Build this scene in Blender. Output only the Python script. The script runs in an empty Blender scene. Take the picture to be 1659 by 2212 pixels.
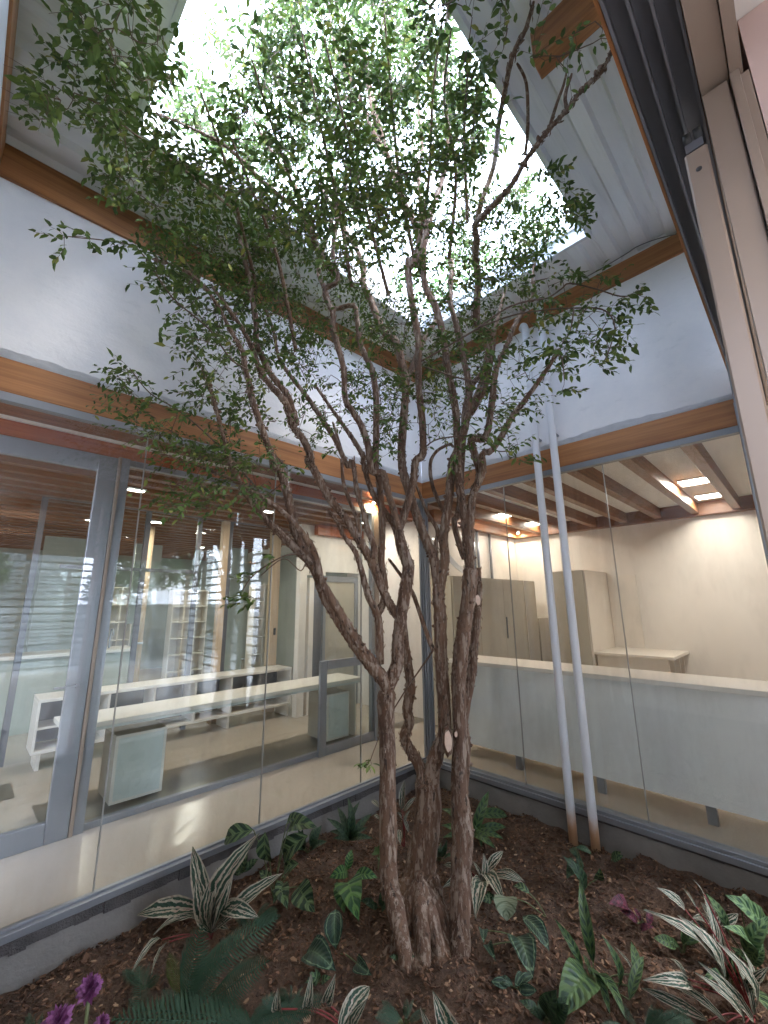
import bpy, bmesh, math, random
from mathutils import Vector, Matrix
R_ = math.radians
random.seed(11)
scene = bpy.context.scene
COL = scene.collection

# ---------------------------------------------------------------- camera
cam_d = bpy.data.cameras.new('camera'); cam = bpy.data.objects.new('camera', cam_d); COL.objects.link(cam)
cam_d.sensor_fit = 'VERTICAL'; cam_d.sensor_height = 24.0; cam_d.sensor_width = 18.0
cam_d.lens = 24.0 * 897.0 / 2212.0
cam_d.clip_start = 0.02; cam_d.clip_end = 400
CAM = Vector((-3.5202, -2.9035, 1.5))
rot = Matrix(((0.708490137, -0.146239138, -0.690402665), (-0.705648576, -0.160785412, -0.690078357), (-0.010090213, 0.976095367, -0.217108318)))
cam.matrix_world = Matrix.Translation(CAM) @ rot.to_4x4()
scene.camera = cam

# ---------------------------------------------------------------- light
EXPOSURE = 3.95
world = bpy.data.worlds.new('World'); scene.world = world; world.use_nodes = True
nt = world.node_tree; nt.nodes.clear()
wo = nt.nodes.new('ShaderNodeOutputWorld'); bg = nt.nodes.new('ShaderNodeBackground')
sky = nt.nodes.new('ShaderNodeTexSky'); sky.sky_type = 'NISHITA'; sky.sun_disc = False
sky.sun_elevation = R_(52); sky.sun_rotation = R_(150); sky.air_density = 1.0; sky.dust_density = 3.0; sky.ozone_density = 1.0
mx = nt.nodes.new('ShaderNodeMix'); mx.data_type = 'RGBA'; mx.inputs[0].default_value = 0.72     # cloud layer over the blue
mx.inputs[7].default_value = (5.6, 6.6, 8.8, 1)
nt.links.new(sky.outputs[0], mx.inputs[6]); nt.links.new(mx.outputs[2], bg.inputs[0]); nt.links.new(bg.outputs[0], wo.inputs[0])
bg.inputs[1].default_value = 0.15
sun_d = bpy.data.lights.new('sun', 'SUN'); sun_d.energy = 0.5; sun_d.angle = R_(25); sun_d.color = (1, .96, .9)
sun = bpy.data.objects.new('sun', sun_d); COL.objects.link(sun)
_el, _az = R_(52), R_(150)
sun.rotation_euler = Vector((math.sin(_az) * math.cos(_el), math.cos(_az) * math.cos(_el), math.sin(_el))).to_track_quat('Z', 'Y').to_euler()
sun.location = (0, 0, 12)
vs = scene.view_settings; vs.view_transform = 'Standard'; vs.look = 'None'; vs.gamma = 1; vs.exposure = EXPOSURE; vs.use_curve_mapping = False
cy = scene.cycles
cy.max_bounces = 12; cy.diffuse_bounces = 8; cy.glossy_bounces = 4; cy.transmission_bounces = 4; cy.transparent_max_bounces = 32
cy.caustics_reflective = False; cy.caustics_refractive = False; cy.sample_clamp_indirect = 6
cy.use_denoising = True

# ---------------------------------------------------------------- helpers
ORIGIN = {}
def tag(o, label=None, cat=None, group=None, kind=None):
    if label: o['label'] = label
    if cat: o['category'] = cat
    if group: o['group'] = group
    if kind: o['kind'] = kind
    return o
def thing(name, label, cat, loc=(0, 0, 0), group=None):
    o = bpy.data.objects.new(name, None); COL.objects.link(o); o.location = loc; o.empty_display_size = .1
    ORIGIN[o.name] = Vector(loc)
    return tag(o, label, cat, group)
class MB:
    """collects polygons in world coordinates and links them as ONE mesh object"""
    def __init__(s): s.v = []; s.f = []; s.uv = []
    def add(s, vs_, fs, uv=None):
        n = len(s.v); s.v += [tuple(p) for p in vs_]; s.f += [tuple(i + n for i in f) for f in fs]
        return s
    def box(s, x0, x1, y0, y1, z0, z1, b=0.0):
        if x0 > x1: x0, x1 = x1, x0
        if y0 > y1: y0, y1 = y1, y0
        if z0 > z1: z0, z1 = z1, z0
        if b <= 0:
            P = [(x, y, z) for x in (x0, x1) for y in (y0, y1) for z in (z0, z1)]
            return s.add(P, [(0, 1, 3, 2), (4, 6, 7, 5), (0, 4, 5, 1), (2, 3, 7, 6), (0, 2, 6, 4), (1, 5, 7, 3)])
        bm = bmesh.new(); bmesh.ops.create_cube(bm, size=1)
        for v in bm.verts: v.co = Vector(((x0 + x1) / 2 + v.co.x * (x1 - x0), (y0 + y1) / 2 + v.co.y * (y1 - y0), (z0 + z1) / 2 + v.co.z * (z1 - z0)))
        bmesh.ops.bevel(bm, geom=bm.edges[:], offset=b, segments=1, profile=.5, affect='EDGES')
        bm.verts.index_update()
        s.add([v.co[:] for v in bm.verts], [[v.index for v in f.verts] for f in bm.faces]); bm.free(); return s
    def tube(s, pts, rad, n=8, cap=True, lump=0.0, seed=0, flat=1.0):
        pts = [Vector(p) for p in pts]; rings = []; base = len(s.v); rr = random.Random(seed)
        nrm = None
        for i, p in enumerate(pts):
            t = (pts[min(i + 1, len(pts) - 1)] - pts[max(i - 1, 0)])
            if t.length < 1e-9: t = Vector((0, 0, 1))
            t.normalize()
            if nrm is None: nrm = t.orthogonal().normalized()
            nrm = (nrm - t * nrm.dot(t)); nrm = nrm.normalized() if nrm.length > 1e-6 else t.orthogonal().normalized()
            bn = t.cross(nrm); r = rad[i] if hasattr(rad, '__len__') else rad
            for k in range(n):
                a = 2 * math.pi * k / n
                q = r * (1 + (lump * (rr.random() - .5) if lump else 0))
                s.v.append(tuple(p + nrm * (math.cos(a) * q) + bn * (math.sin(a) * q)))
        for i in range(len(pts) - 1):
            for k in range(n):
                a = base + i * n + k; b = base + i * n + (k + 1) % n
                s.f.append((a, b, b + n, a + n))
        if cap:
            s.f.append(tuple(base + k for k in range(n))[::-1]); s.f.append(tuple(base + (len(pts) - 1) * n + k for k in range(n)))
        return s
    def build(s, name, mat, parent=None, smooth=False, loc=None):
        o_ = Vector(loc) if loc is not None else None
        if o_ is None:
            xs = [min(p[i] for p in s.v) for i in range(3)]; xe = [max(p[i] for p in s.v) for i in range(3)]
            o_ = Vector(((xs[0] + xe[0]) / 2, (xs[1] + xe[1]) / 2, xs[2]))
        me = bpy.data.meshes.new(name)
        me.from_pydata([(p[0] - o_.x, p[1] - o_.y, p[2] - o_.z) for p in s.v], [], s.f); me.update()
        if smooth: me.polygons.foreach_set('use_smooth', [True] * len(me.polygons))
        me.materials.append(mat)
        o = bpy.data.objects.new(name, me); COL.objects.link(o)
        ORIGIN[o.name] = o_.copy()
        if parent is not None: o.parent = parent; o.location = o_ - ORIGIN[parent.name]
        else: o.location = o_
        return o
def bx(name, mat, parent, x0, x1, y0, y1, z0, z1, b=0.0): return MB().box(x0, x1, y0, y1, z0, z1, b).build(name, mat, parent)
def solo(o, label, cat, group=None): return tag(o, label, cat, group)
def copy_to(o, loc, parent=None):
    c = o.copy(); COL.objects.link(c); c.location = loc; c.parent = parent
    ORIGIN[c.name] = Vector(loc)
    for ch in [x for x in bpy.data.objects if x.parent == o]: copy_to(ch, ch.location, c)
    return c
def catmull(pts, k):
    P = [Vector(p) for p in pts]; out = []
    for i in range(len(P) - 1):
        a, b, c, d = P[max(i - 1, 0)], P[i], P[i + 1], P[min(i + 2, len(P) - 1)]
        for j in range(k):
            t = j / k
            out.append(.5 * ((2 * b) + (c - a) * t + (2 * a - 5 * b + 4 * c - d) * t * t + (3 * b - a - 3 * c + d) * t ** 3))
    out.append(P[-1]); return out

# ---------------------------------------------------------------- materials
def new_mat(name):
    m = bpy.data.materials.new(name); m.use_nodes = True; return m, m.node_tree, m.node_tree.nodes['Principled BSDF']
def N(nt, t, **kw):
    n = nt.nodes.new(t)
    for k, v in kw.items(): setattr(n, k, v)
    return n
def M_(nt, op, a, b=None, c=None, clamp=False):
    n = N(nt, 'ShaderNodeMath', operation=op); n.use_clamp = clamp
    for i, x in enumerate((a, b, c)):
        if x is None: continue
        if isinstance(x, (int, float)): n.inputs[i].default_value = x
        else: nt.links.new(x, n.inputs[i])
    return n.outputs[0]
def mixc(nt, fac, a, b):
    n = N(nt, 'ShaderNodeMix', data_type='RGBA')
    for i, x in ((0, fac), (6, a), (7, b)):
        if isinstance(x, (int, float)): n.inputs[i].default_value = x
        elif isinstance(x, tuple): n.inputs[i].default_value = (*x, 1) if len(x) == 3 else x
        else: nt.links.new(x, n.inputs[i])
    return n.outputs[2]
def noise(nt, scale, sc=(1, 1, 1), detail=4, rough=.55, coord='Object'):
    tc = N(nt, 'ShaderNodeTexCoord'); mp = N(nt, 'ShaderNodeMapping'); mp.inputs['Scale'].default_value = sc
    n = N(nt, 'ShaderNodeTexNoise'); n.inputs['Scale'].default_value = scale; n.inputs['Detail'].default_value = detail; n.inputs['Roughness'].default_value = rough
    nt.links.new(tc.outputs[coord], mp.inputs[0]); nt.links.new(mp.outputs[0], n.inputs['Vector']); return n.outputs[0]
def ramp(nt, fac, stops):
    r = N(nt, 'ShaderNodeValToRGB'); el = r.color_ramp.elements
    while len(el) < len(stops): el.new(.5)
    for e, (p, c) in zip(el, stops): e.position = p; e.color = (*c, 1) if len(c) == 3 else c
    nt.links.new(fac, r.inputs[0]); return r.outputs[0]
def bump(nt, bs, h, strength=.3, dist=.01):
    b = N(nt, 'ShaderNodeBump'); b.inputs['Strength'].default_value = strength; b.inputs['Distance'].default_value = dist
    nt.links.new(h, b.inputs['Height']); nt.links.new(b.outputs[0], bs.inputs['Normal'])
def plain(name, col, rough=.6, metal=0, var=.12, scale=6, bmp=.15, sc=(1, 1, 1), bdist=.004, spec=.5):
    m, nt, b = new_mat(name)
    n = noise(nt, scale, sc, 6, .6); n2 = noise(nt, scale * 14, sc, 3)
    lo = tuple(c * (1 - var) for c in col); hi = tuple(min(1, c * (1 + var)) for c in col)
    nt.links.new(ramp(nt, n, [(.3, lo), (.7, hi)]), b.inputs['Base Color'])
    rr_ = M_(nt, 'MULTIPLY_ADD', n, .16, rough - .08, clamp=True); nt.links.new(rr_, b.inputs['Roughness'])
    b.inputs['Metallic'].default_value = metal; b.inputs['Specular IOR Level'].default_value = spec
    if bmp: bump(nt, b, n2, bmp, bdist)
    return m
def wood(name, c0, c1, axis=0, rough=.42):
    m, nt, b = new_mat(name); s = [22, 22, 22]; s[axis] = .9; s2 = [90, 90, 90]; s2[axis] = 2.2
    n = noise(nt, 1.0, tuple(s), 5, .6); n2 = noise(nt, 1.0, tuple(s2), 4, .6); n3 = noise(nt, .8, (1, 1, 1), 2)
    f = M_(nt, 'ADD', M_(nt, 'MULTIPLY', n, .62), M_(nt, 'ADD', M_(nt, 'MULTIPLY', n2, .22), M_(nt, 'MULTIPLY', n3, .22)))
    mid = tuple((a + c) / 2 for a, c in zip(c0, c1))
    nt.links.new(ramp(nt, f, [(.38, c0), (.53, mid), (.68, c1)]), b.inputs['Base Color'])
    b.inputs['Roughness'].default_value = rough; bump(nt, b, n2, .25, .002); return m
W0, W1 = (.18, .068, .023), (.44, .2, .072)
wood_x = wood('varnished_timber_x', W0, W1, 0); wood_y = wood('varnished_timber_y', W0, W1, 1); wood_z = wood('pale_timber_post', (.42, .3, .19), (.6, .46, .32), 2)
wood_in = wood('inner_rafter_timber_x', (.11, .04, .016), (.26, .11, .045), 0); wood_in_y = wood('inner_timber_y', (.11, .04, .016), (.26, .11, .045), 1)
wood_red = wood('red_timber_x', (.24, .06, .025), (.46, .15, .06), 0)
alu = plain('grey_aluminium', (.27, .285, .31), .38, .55, .06, 3, .05)
alu_dark = plain('dark_aluminium', (.13, .135, .155), .45, .3, .1, 3, .05)
alu_warm = plain('champagne_aluminium', (.3, .235, .19), .4, .25, .05, 3, .05)
rubber = plain('black_gasket', (.02, .02, .02), .6)
concrete = plain('kerb_concrete', (.2, .19, .178), .85, 0, .2, 3.5, .5, bdist=.006)
mortar = plain('dark_mortar', (.07, .065, .065), .95, 0, .4, 9, .8, bdist=.01)
laminate = plain('white_laminate', (.7, .66, .6), .35, 0, .03, 3, .02)
grey_lam = plain('beige_laminate', (.4, .37, .3), .42, 0, .06, 2, .02)
frost = plain('frosted_glass_front', (.56, .61, .6), .28, 0, .05, 1.2, .02)
frost_dim = plain('frosted_counter_front', (.74, .75, .73), .3, 0, .06, .9, .02)
int_wall = plain('interior_plaster', (.7, .67, .63), .8, 0, .04, 1.5, .1)
grey_wall = plain('grey_green_panel', (.33, .37, .33), .7, 0, .08, 1.5, .05)
ceil_mat = plain('ceiling_board', (.8, .78, .75), .8, 0, .03, 2, .05)
pvc = plain('white_pvc', (.66, .69, .74), .4, 0, .05, 6, .08)
pink_wall = plain('pink_beige_wall', (.6, .45, .41), .7, 0, .03, 2, .05)
pave = plain('outdoor_paving', (.4, .4, .38), .9, 0, .15, 2, .2)

def plaster():
    m, nt, b = new_mat('white_plaster'); n = noise(nt, 1.3, (1, 1, 1), 7, .65); n2 = noise(nt, 45, (1, 1, 1), 4); n3 = noise(nt, 6, (1, 1, 2.5), 5, .7)
    c = ramp(nt, n, [(.25, (.66, .69, .74)), (.55, (.80, .81, .83))])
    st = ramp(nt, n3, [(.6, (0, 0, 0)), (.8, (1, 1, 1))])
    nt.links.new(mixc(nt, M_(nt, 'MULTIPLY', st, .35), c, (.42, .45, .48)), b.inputs['Base Color'])
    b.inputs['Roughness'].default_value = .75; bump(nt, b, M_(nt, 'ADD', n3, M_(nt, 'MULTIPLY', n2, .35)), .35, .012); return m
plaster_m = plaster()
sealant = plain('sealant_band', (.74, .77, .82), .5, 0, .1, 14, .9, (1, 1, 3), .02)

def roof_mat():
    m, nt, b = new_mat('white_metal_sheet'); n = noise(nt, 2.2, (.35, 2, 1), 6, .6); n2 = noise(nt, 7, (.3, 3, 1), 4)
    c = ramp(nt, n, [(.3, (.72, .74, .76)), (.65, (.83, .845, .86))])
    nt.links.new(mixc(nt, M_(nt, 'MULTIPLY', ramp(nt, n2, [(.55, (0, 0, 0)), (.75, (1, 1, 1))]), .3), c, (.42, .43, .43)), b.inputs['Base Color'])
    b.inputs['Roughness'].default_value = .45; return m
roof_m = roof_mat()

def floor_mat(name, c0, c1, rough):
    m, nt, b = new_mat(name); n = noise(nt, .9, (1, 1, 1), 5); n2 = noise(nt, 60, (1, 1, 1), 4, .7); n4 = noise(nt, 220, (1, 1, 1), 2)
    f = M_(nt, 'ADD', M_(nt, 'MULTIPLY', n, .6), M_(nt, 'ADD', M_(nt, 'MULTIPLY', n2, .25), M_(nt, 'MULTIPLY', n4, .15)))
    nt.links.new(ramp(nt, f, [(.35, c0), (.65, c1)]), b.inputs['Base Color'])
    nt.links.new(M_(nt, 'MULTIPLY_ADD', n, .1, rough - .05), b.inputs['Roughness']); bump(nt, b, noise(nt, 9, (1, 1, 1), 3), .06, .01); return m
floor_m = floor_mat('polished_beige_floor', (.4, .35, .29), (.46, .405, .34), .22)
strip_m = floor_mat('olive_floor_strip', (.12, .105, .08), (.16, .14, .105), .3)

def glass_mat(name, tint=(.93, .96, .95), k=1.0, dust=.0):
    m = bpy.data.materials.new(name); m.use_nodes = True; nt = m.node_tree; nt.nodes.clear()
    out = N(nt, 'ShaderNodeOutputMaterial'); tr = N(nt, 'ShaderNodeBsdfTransparent'); gl = N(nt, 'ShaderNodeBsdfGlossy'); mxs = N(nt, 'ShaderNodeMixShader')
    ge = N(nt, 'ShaderNodeNewGeometry'); dp = N(nt, 'ShaderNodeVectorMath', operation='DOT_PRODUCT')
    nt.links.new(ge.outputs['Incoming'], dp.inputs[0]); nt.links.new(ge.outputs['Normal'], dp.inputs[1])
    c1 = M_(nt, 'SUBTRACT', 1, M_(nt, 'ABSOLUTE', dp.outputs['Value'])); sch = M_(nt, 'MULTIPLY_ADD', M_(nt, 'POWER', c1, 5), .96, .045)
    tr.inputs[0].default_value = (*tint, 1); gl.inputs[0].default_value = (1, 1, 1, 1); gl.inputs['Roughness'].default_value = 0.005
    nt.links.new(M_(nt, 'MULTIPLY', sch, k, clamp=True), mxs.inputs[0])
    nt.links.new(tr.outputs[0], mxs.inputs[1]); nt.links.new(gl.outputs[0], mxs.inputs[2]); 
    df = N(nt, 'ShaderNodeBsdfDiffuse'); df.inputs[0].default_value = (.6, .6, .58, 1); mx2 = N(nt, 'ShaderNodeMixShader'); nd = noise(nt, 3, (1, 1, .35), 7, .75)
    nr_ = N(nt, 'ShaderNodeMapRange'); nr_.inputs[1].default_value = .45; nr_.inputs[2].default_value = .8; nr_.inputs[4].default_value = dust; nt.links.new(nd, nr_.inputs[0])
    nt.links.new(nr_.outputs[0], mx2.inputs[0]); nt.links.new(mxs.outputs[0], mx2.inputs[1]); nt.links.new(df.outputs[0], mx2.inputs[2]); nt.links.new(mx2.outputs[0], out.inputs[0]); return m
glass = glass_mat('clear_glass', (.955, .965, .96), .72, .09); glass_in = glass_mat('inner_glass', (.96, .98, .97), .5, .015)

def emit_mat(name, col, s):
    m, nt, b = new_mat(name); b.inputs['Base Color'].default_value = (*col, 1)
    b.inputs['Emission Color'].default_value = (*col, 1); b.inputs['Emission Strength'].default_value = s; return m
led_m = emit_mat('lit_led_panel', (1, .93, .8), 3); spot_m = emit_mat('lit_spot', (1, .82, .55), 6)

def bark():
    m, nt, b = new_mat('flaking_bark')
    n = noise(nt, 5, (1, 1, .3), 6, .65); p = noise(nt, 44, (1, 1, .2), 5, .7); d = noise(nt, 42, (1, 1, .4), 4, .6); fi = noise(nt, 90, (1, 1, .15), 4)
    base = ramp(nt, n, [(.3, (.06, .03, .019)), (.5, (.13, .072, .044)), (.7, (.215, .13, .082))])
    pale = ramp(nt, p, [(.5, (0, 0, 0)), (.57, (1, 1, 1))]); dark = ramp(nt, d, [(.60, (0, 0, 0)), (.66, (1, 1, 1))])
    c = mixc(nt, M_(nt, 'MULTIPLY', pale, .65), base, (.36, .285, .225)); c = mixc(nt, M_(nt, 'MULTIPLY', dark, .85), c, (.03, .018, .013))
    nt.links.new(c, b.inputs['Base Color']); b.inputs['Roughness'].default_value = .85
    hgt = M_(nt, 'ADD', M_(nt, 'MULTIPLY', pale, -.6), M_(nt, 'ADD', M_(nt, 'MULTIPLY', dark, .8), M_(nt, 'MULTIPLY', fi, .6)))
    bump(nt, b, hgt, .9, .007); return m
bark_m = bark()
twig_m = plain('twig_bark', (.11, .07, .05), .8, 0, .3, 30, .3)
cut_m = plain('fresh_cut_wood', (.62, .46, .36), .8, 0, .12, 40, .3)

def leafy(name, cols, trans=.35, rough=.42, spec=.4):
    """foliage colour varies leaf by leaf through a face attribute"""
    m = bpy.data.materials.new(name); m.use_nodes = True; nt = m.node_tree; b = nt.nodes['Principled BSDF']; out = nt.nodes['Material Output']
    at_ = N(nt, 'ShaderNodeAttribute'); at_.attribute_name = 'tone'
    c = ramp(nt, at_.outputs['Fac'], cols)
    nt.links.new(c, b.inputs['Base Color']); b.inputs['Roughness'].default_value = rough; b.inputs['Specular IOR Level'].default_value = spec
    tl = N(nt, 'ShaderNodeBsdfTranslucent'); mxs = N(nt, 'ShaderNodeMixShader'); mxs.inputs[0].default_value = trans
    hs = N(nt, 'ShaderNodeHueSaturation'); hs.inputs['Value'].default_value = 1.3; hs.inputs['Saturation'].default_value = 1.1
    nt.links.new(c, hs.inputs['Color']); nt.links.new(hs.outputs[0], tl.inputs[0])
    nt.links.new(b.outputs[0], mxs.inputs[1]); nt.links.new(tl.outputs[0], mxs.inputs[2]); nt.links.new(mxs.outputs[0], out.inputs[0]); return m
leaf_m = leafy('tree_leaf', [(0, (.045, .08, .026)), (.45, (.095, .155, .042)), (.8, (.155, .215, .055)), (1, (.26, .27, .07))], .02, .55, .15)
leaf_far = leafy('outdoor_leaf', [(0, (.03, .07, .02)), (1, (.09, .17, .04))])

def plant_mat(name, fn, rough=.5, trans=.15):
    m, nt, b = new_mat(name); tc = N(nt, 'ShaderNodeTexCoord'); sp = N(nt, 'ShaderNodeSeparateXYZ'); nt.links.new(tc.outputs['UV'], sp.inputs[0])
    u = M_(nt, 'ABSOLUTE', M_(nt, 'MULTIPLY_ADD', sp.outputs[0], 2, -1)); v = sp.outputs[1]
    nz = noise(nt, 9, (1, 1, 1), 4, .6); side = M_(nt, 'GREATER_THAN', sp.outputs[0], .5)
    nt.links.new(mixc(nt, .32, fn(nt, u, v, nz, side), (.008, .012, .008)), b.inputs['Base Color']); b.inputs['Roughness'].default_value = rough
    b.inputs['Specular IOR Level'].default_value = .3; bump(nt, b, M_(nt, 'SINE', M_(nt, 'ADD', M_(nt, 'MULTIPLY', v, 70), M_(nt, 'MULTIPLY', u, -14))), .25, .02)
    return m
def sm(nt, x, a, b_):
    n = N(nt, 'ShaderNodeMapRange'); n.interpolation_type = 'SMOOTHSTEP'; n.inputs[1].default_value = a; n.inputs[2].default_value = b_
    nt.links.new(x, n.inputs[0]); return n.outputs[0]
def f_trio(nt, u, v, nz, side):
    ph = M_(nt, 'ADD', M_(nt, 'MULTIPLY', v, 8), M_(nt, 'ADD', M_(nt, 'MULTIPLY', u, -11), M_(nt, 'ADD', M_(nt, 'MULTIPLY', nz, 9), M_(nt, 'MULTIPLY', side, 2.6))))
    s = sm(nt, M_(nt, 'SINE', ph), .35, .7); rib = M_(nt, 'SUBTRACT', 1, sm(nt, u, .03, .1)); edge = sm(nt, u, .78, .9)
    f = M_(nt, 'MAXIMUM', M_(nt, 'MAXIMUM', s, rib), edge)
    return mixc(nt, f, mixc(nt, nz, (.012, .045, .03), (.03, .08, .045)), mixc(nt, sm(nt, nz, .45, .65), (.5, .46, .36), (.46, .34, .28)))
def f_zebra(nt, u, v, nz, side, n=26., k=5., a=(.13, .2, .085), d=(.018, .05, .026)):
    ph = M_(nt, 'ADD', M_(nt, 'MULTIPLY', v, n), M_(nt, 'ADD', M_(nt, 'MULTIPLY', u, -k), M_(nt, 'MULTIPLY', nz, 3)))
    s = sm(nt, M_(nt, 'SINE', ph), -.15, .45); rib = M_(nt, 'SUBTRACT', 1, sm(nt, u, .03, .09))
    return mixc(nt, M_(nt, 'MAXIMUM', s, rib), d, a)
def f_zb(nt, u, v, nz, side): return f_zebra(nt, u, v, nz, side, 38., 6., (.12, .26, .07), (.02, .09, .03))
def f_rat(nt, u, v, nz, side, a=(.1, .18, .06), d=(.02, .055, .03)):
    ph = M_(nt, 'ADD', M_(nt, 'MULTIPLY', v, 44), M_(nt, 'ADD', M_(nt, 'MULTIPLY', u, -5), M_(nt, 'MULTIPLY', side, .0)))
    s = sm(nt, M_(nt, 'SINE', ph), -.2, .4); inn = M_(nt, 'MULTIPLY', sm(nt, u, .08, .2), M_(nt, 'SUBTRACT', 1, sm(nt, u, .62, .85)))
    return mixc(nt, M_(nt, 'MULTIPLY', s, inn), mixc(nt, nz, a, tuple(c * .7 for c in a)), d)
def f_ratd(nt, u, v, nz, side): return f_rat(nt, u, v, nz, side, (.05, .1, .045), (.012, .035, .02))
def f_ratb(nt, u, v, nz, side): return f_rat(nt, u, v, nz, side, (.16, .27, .11), (.03, .08, .04))
def f_rose(nt, u, v, nz, side):
    vv = M_(nt, 'ABSOLUTE', M_(nt, 'MULTIPLY_ADD', v, 2, -1)); r = M_(nt, 'MAXIMUM', u, vv)
    r = M_(nt, 'ADD', r, M_(nt, 'MULTIPLY_ADD', nz, .22, -.11))
    ring = M_(nt, 'MULTIPLY', sm(nt, r, .72, .76), M_(nt, 'SUBTRACT', 1, sm(nt, r, .8, .85))); rib = M_(nt, 'SUBTRACT', 1, sm(nt, u, .03, .09))
    ff = M_(nt, 'MULTIPLY', M_(nt, 'SUBTRACT', 1, sm(nt, u, .1, .4)), .5)
    return mixc(nt, M_(nt, 'MAXIMUM', M_(nt, 'MULTIPLY', ring, .8), M_(nt, 'MAXIMUM', M_(nt, 'MULTIPLY', rib, .6), M_(nt, 'MULTIPLY', ff, .5))), (.016, .045, .028), (.2, .3, .17))
def f_round(nt, u, v, nz, side):
    s = sm(nt, M_(nt, 'SINE', M_(nt, 'ADD', M_(nt, 'MULTIPLY', v, 20), M_(nt, 'MULTIPLY', u, -8))), .6, .95)
    return mixc(nt, s, mixc(nt, nz, (.2, .26, .17), (.26, .31, .22)), (.1, .14, .08))
def f_mag(nt, u, v, nz, side): return mixc(nt, sm(nt, nz, .4, .6), (.05, .015, .03), (.2, .035, .07))
def f_green(nt, u, v, nz, side): return mixc(nt, nz, (.05, .13, .03), (.1, .2, .05))
def f_fern(nt, u, v, nz, side): return mixc(nt, nz, (.03, .075, .045), (.06, .125, .07))
def f_fernl(nt, u, v, nz, side): return mixc(nt, nz, (.06, .085, .02), (.13, .16, .035))
PM = {k: plant_mat(k + '_leaf', f) for k, f in dict(triostar=f_trio, zebra=f_zebra, zebra_bright=f_zb, rattle=f_rat, rattle_dark=f_ratd, rattle_bright=f_ratb, rose=f_rose, round=f_round, magenta=f_mag, green=f_green, fern=f_fern, fern_light=f_fernl).items()}
petiole_m = plain('plant_stalk', (.1, .12, .05), .6)
red_stalk = plain('red_plant_stalk', (.2, .03, .03), .5)
petal_m = plain('magenta_petal', (.16, .045, .14), .6, 0, .25, 20, .1)

def soil_mat():
    m, nt, b = new_mat('bark_mulch_soil'); n = noise(nt, 6, (1, 1, 1), 6, .7); n2 = noise(nt, 60, (1, 1, 1), 5, .7)
    nt.links.new(ramp(nt, M_(nt, 'ADD', M_(nt, 'MULTIPLY', n, .5), M_(nt, 'MULTIPLY', n2, .5)), [(.35, (.04, .024, .017)), (.52, (.1, .06, .04)), (.66, (.18, .11, .07))]), b.inputs['Base Color'])
    b.inputs['Roughness'].default_value = .95; bump(nt, b, n2, 1, .02); return m
soil_m = soil_mat()
def chip_mat():
    m, nt, b = new_mat('bark_chip'); at_ = N(nt, 'ShaderNodeAttribute'); at_.attribute_name = 'tone'; n = noise(nt, 80, (1, 1, 1), 3)
    oi = N(nt, 'ShaderNodeObjectInfo')
    f = M_(nt, 'ADD', at_.outputs['Fac'], M_(nt, 'MULTIPLY', n, .15))
    nt.links.new(ramp(nt, f, [(0, (.03, .015, .01)), (.4, (.1, .052, .032)), (.75, (.19, .105, .062)), (1, (.36, .24, .15))]), b.inputs['Base Color']); b.inputs['Roughness'].default_value = .9; return m
chip_m = chip_mat()

def dirty_pvc():
    m, nt, b = new_mat('muddy_white_pvc'); tc = N(nt, 'ShaderNodeTexCoord'); sp = N(nt, 'ShaderNodeSeparateXYZ'); nt.links.new(tc.outputs['Object'], sp.inputs[0])
    n = noise(nt, 14, (1, 1, .5), 5, .65); n5 = noise(nt, 40, (1, 1, .3), 3)
    z = M_(nt, 'ADD', sp.outputs[2], M_(nt, 'MULTIPLY', n, .22))
    f = M_(nt, 'SUBTRACT', 1, sm(nt, z, .28, .5))
    c = mixc(nt, f, (.66, .69, .74), (.5, .3, .17)); st = ramp(nt, n5, [(.68, (0, 0, 0)), (.75, (1, 1, 1))])
    nt.links.new(mixc(nt, M_(nt, 'MULTIPLY', st, .3), c, (.3, .27, .25)), b.inputs['Base Color']); b.inputs['Roughness'].default_value = .42; return m
pvc_dirty = dirty_pvc()

WR = 1.45
WL = 1.15
STUB1 = (-1.472,-1.346,0.748)
STUB2 = (-1.228,-1.434,1.520)
STUB3 = (-1.432,-1.371,0.780)
FL = [(-3.157,-1.499,0.565),(-3.230,-1.568,0.598),(-3.144,-1.582,0.556)]

# ================================================================ SETTING
def zr(x): return 4.30 + .038 * x          # top of the upper beams: the roof falls away from the right wall
S = lambda name, mat, *a, **k: tag(bx(name, mat, None, *a, **k), kind='structure')

# floor: sheets round the planting pit
fm = MB(); fm.box(-8, 3.8, .055, 9, -.12, 0); fm.box(.055, 3.8, -6, .055, -.12, 0); fm.box(-8, .055, -10, -2.8, -.12, 0); fm.box(-8, -3.78, -2.8, .055, -.12, 0)
floor = tag(fm.build('floor', floor_m), kind='structure')
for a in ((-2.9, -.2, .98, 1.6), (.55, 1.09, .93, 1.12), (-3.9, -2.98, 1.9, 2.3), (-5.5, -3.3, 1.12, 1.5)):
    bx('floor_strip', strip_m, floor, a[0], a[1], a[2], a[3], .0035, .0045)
tag(MB().add([(-120, -120, -.45), (120, -120, -.45), (120, 120, -.45), (-120, 120, -.45)], [(0, 1, 2, 3)]).build('ground', pave), kind='structure')

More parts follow.
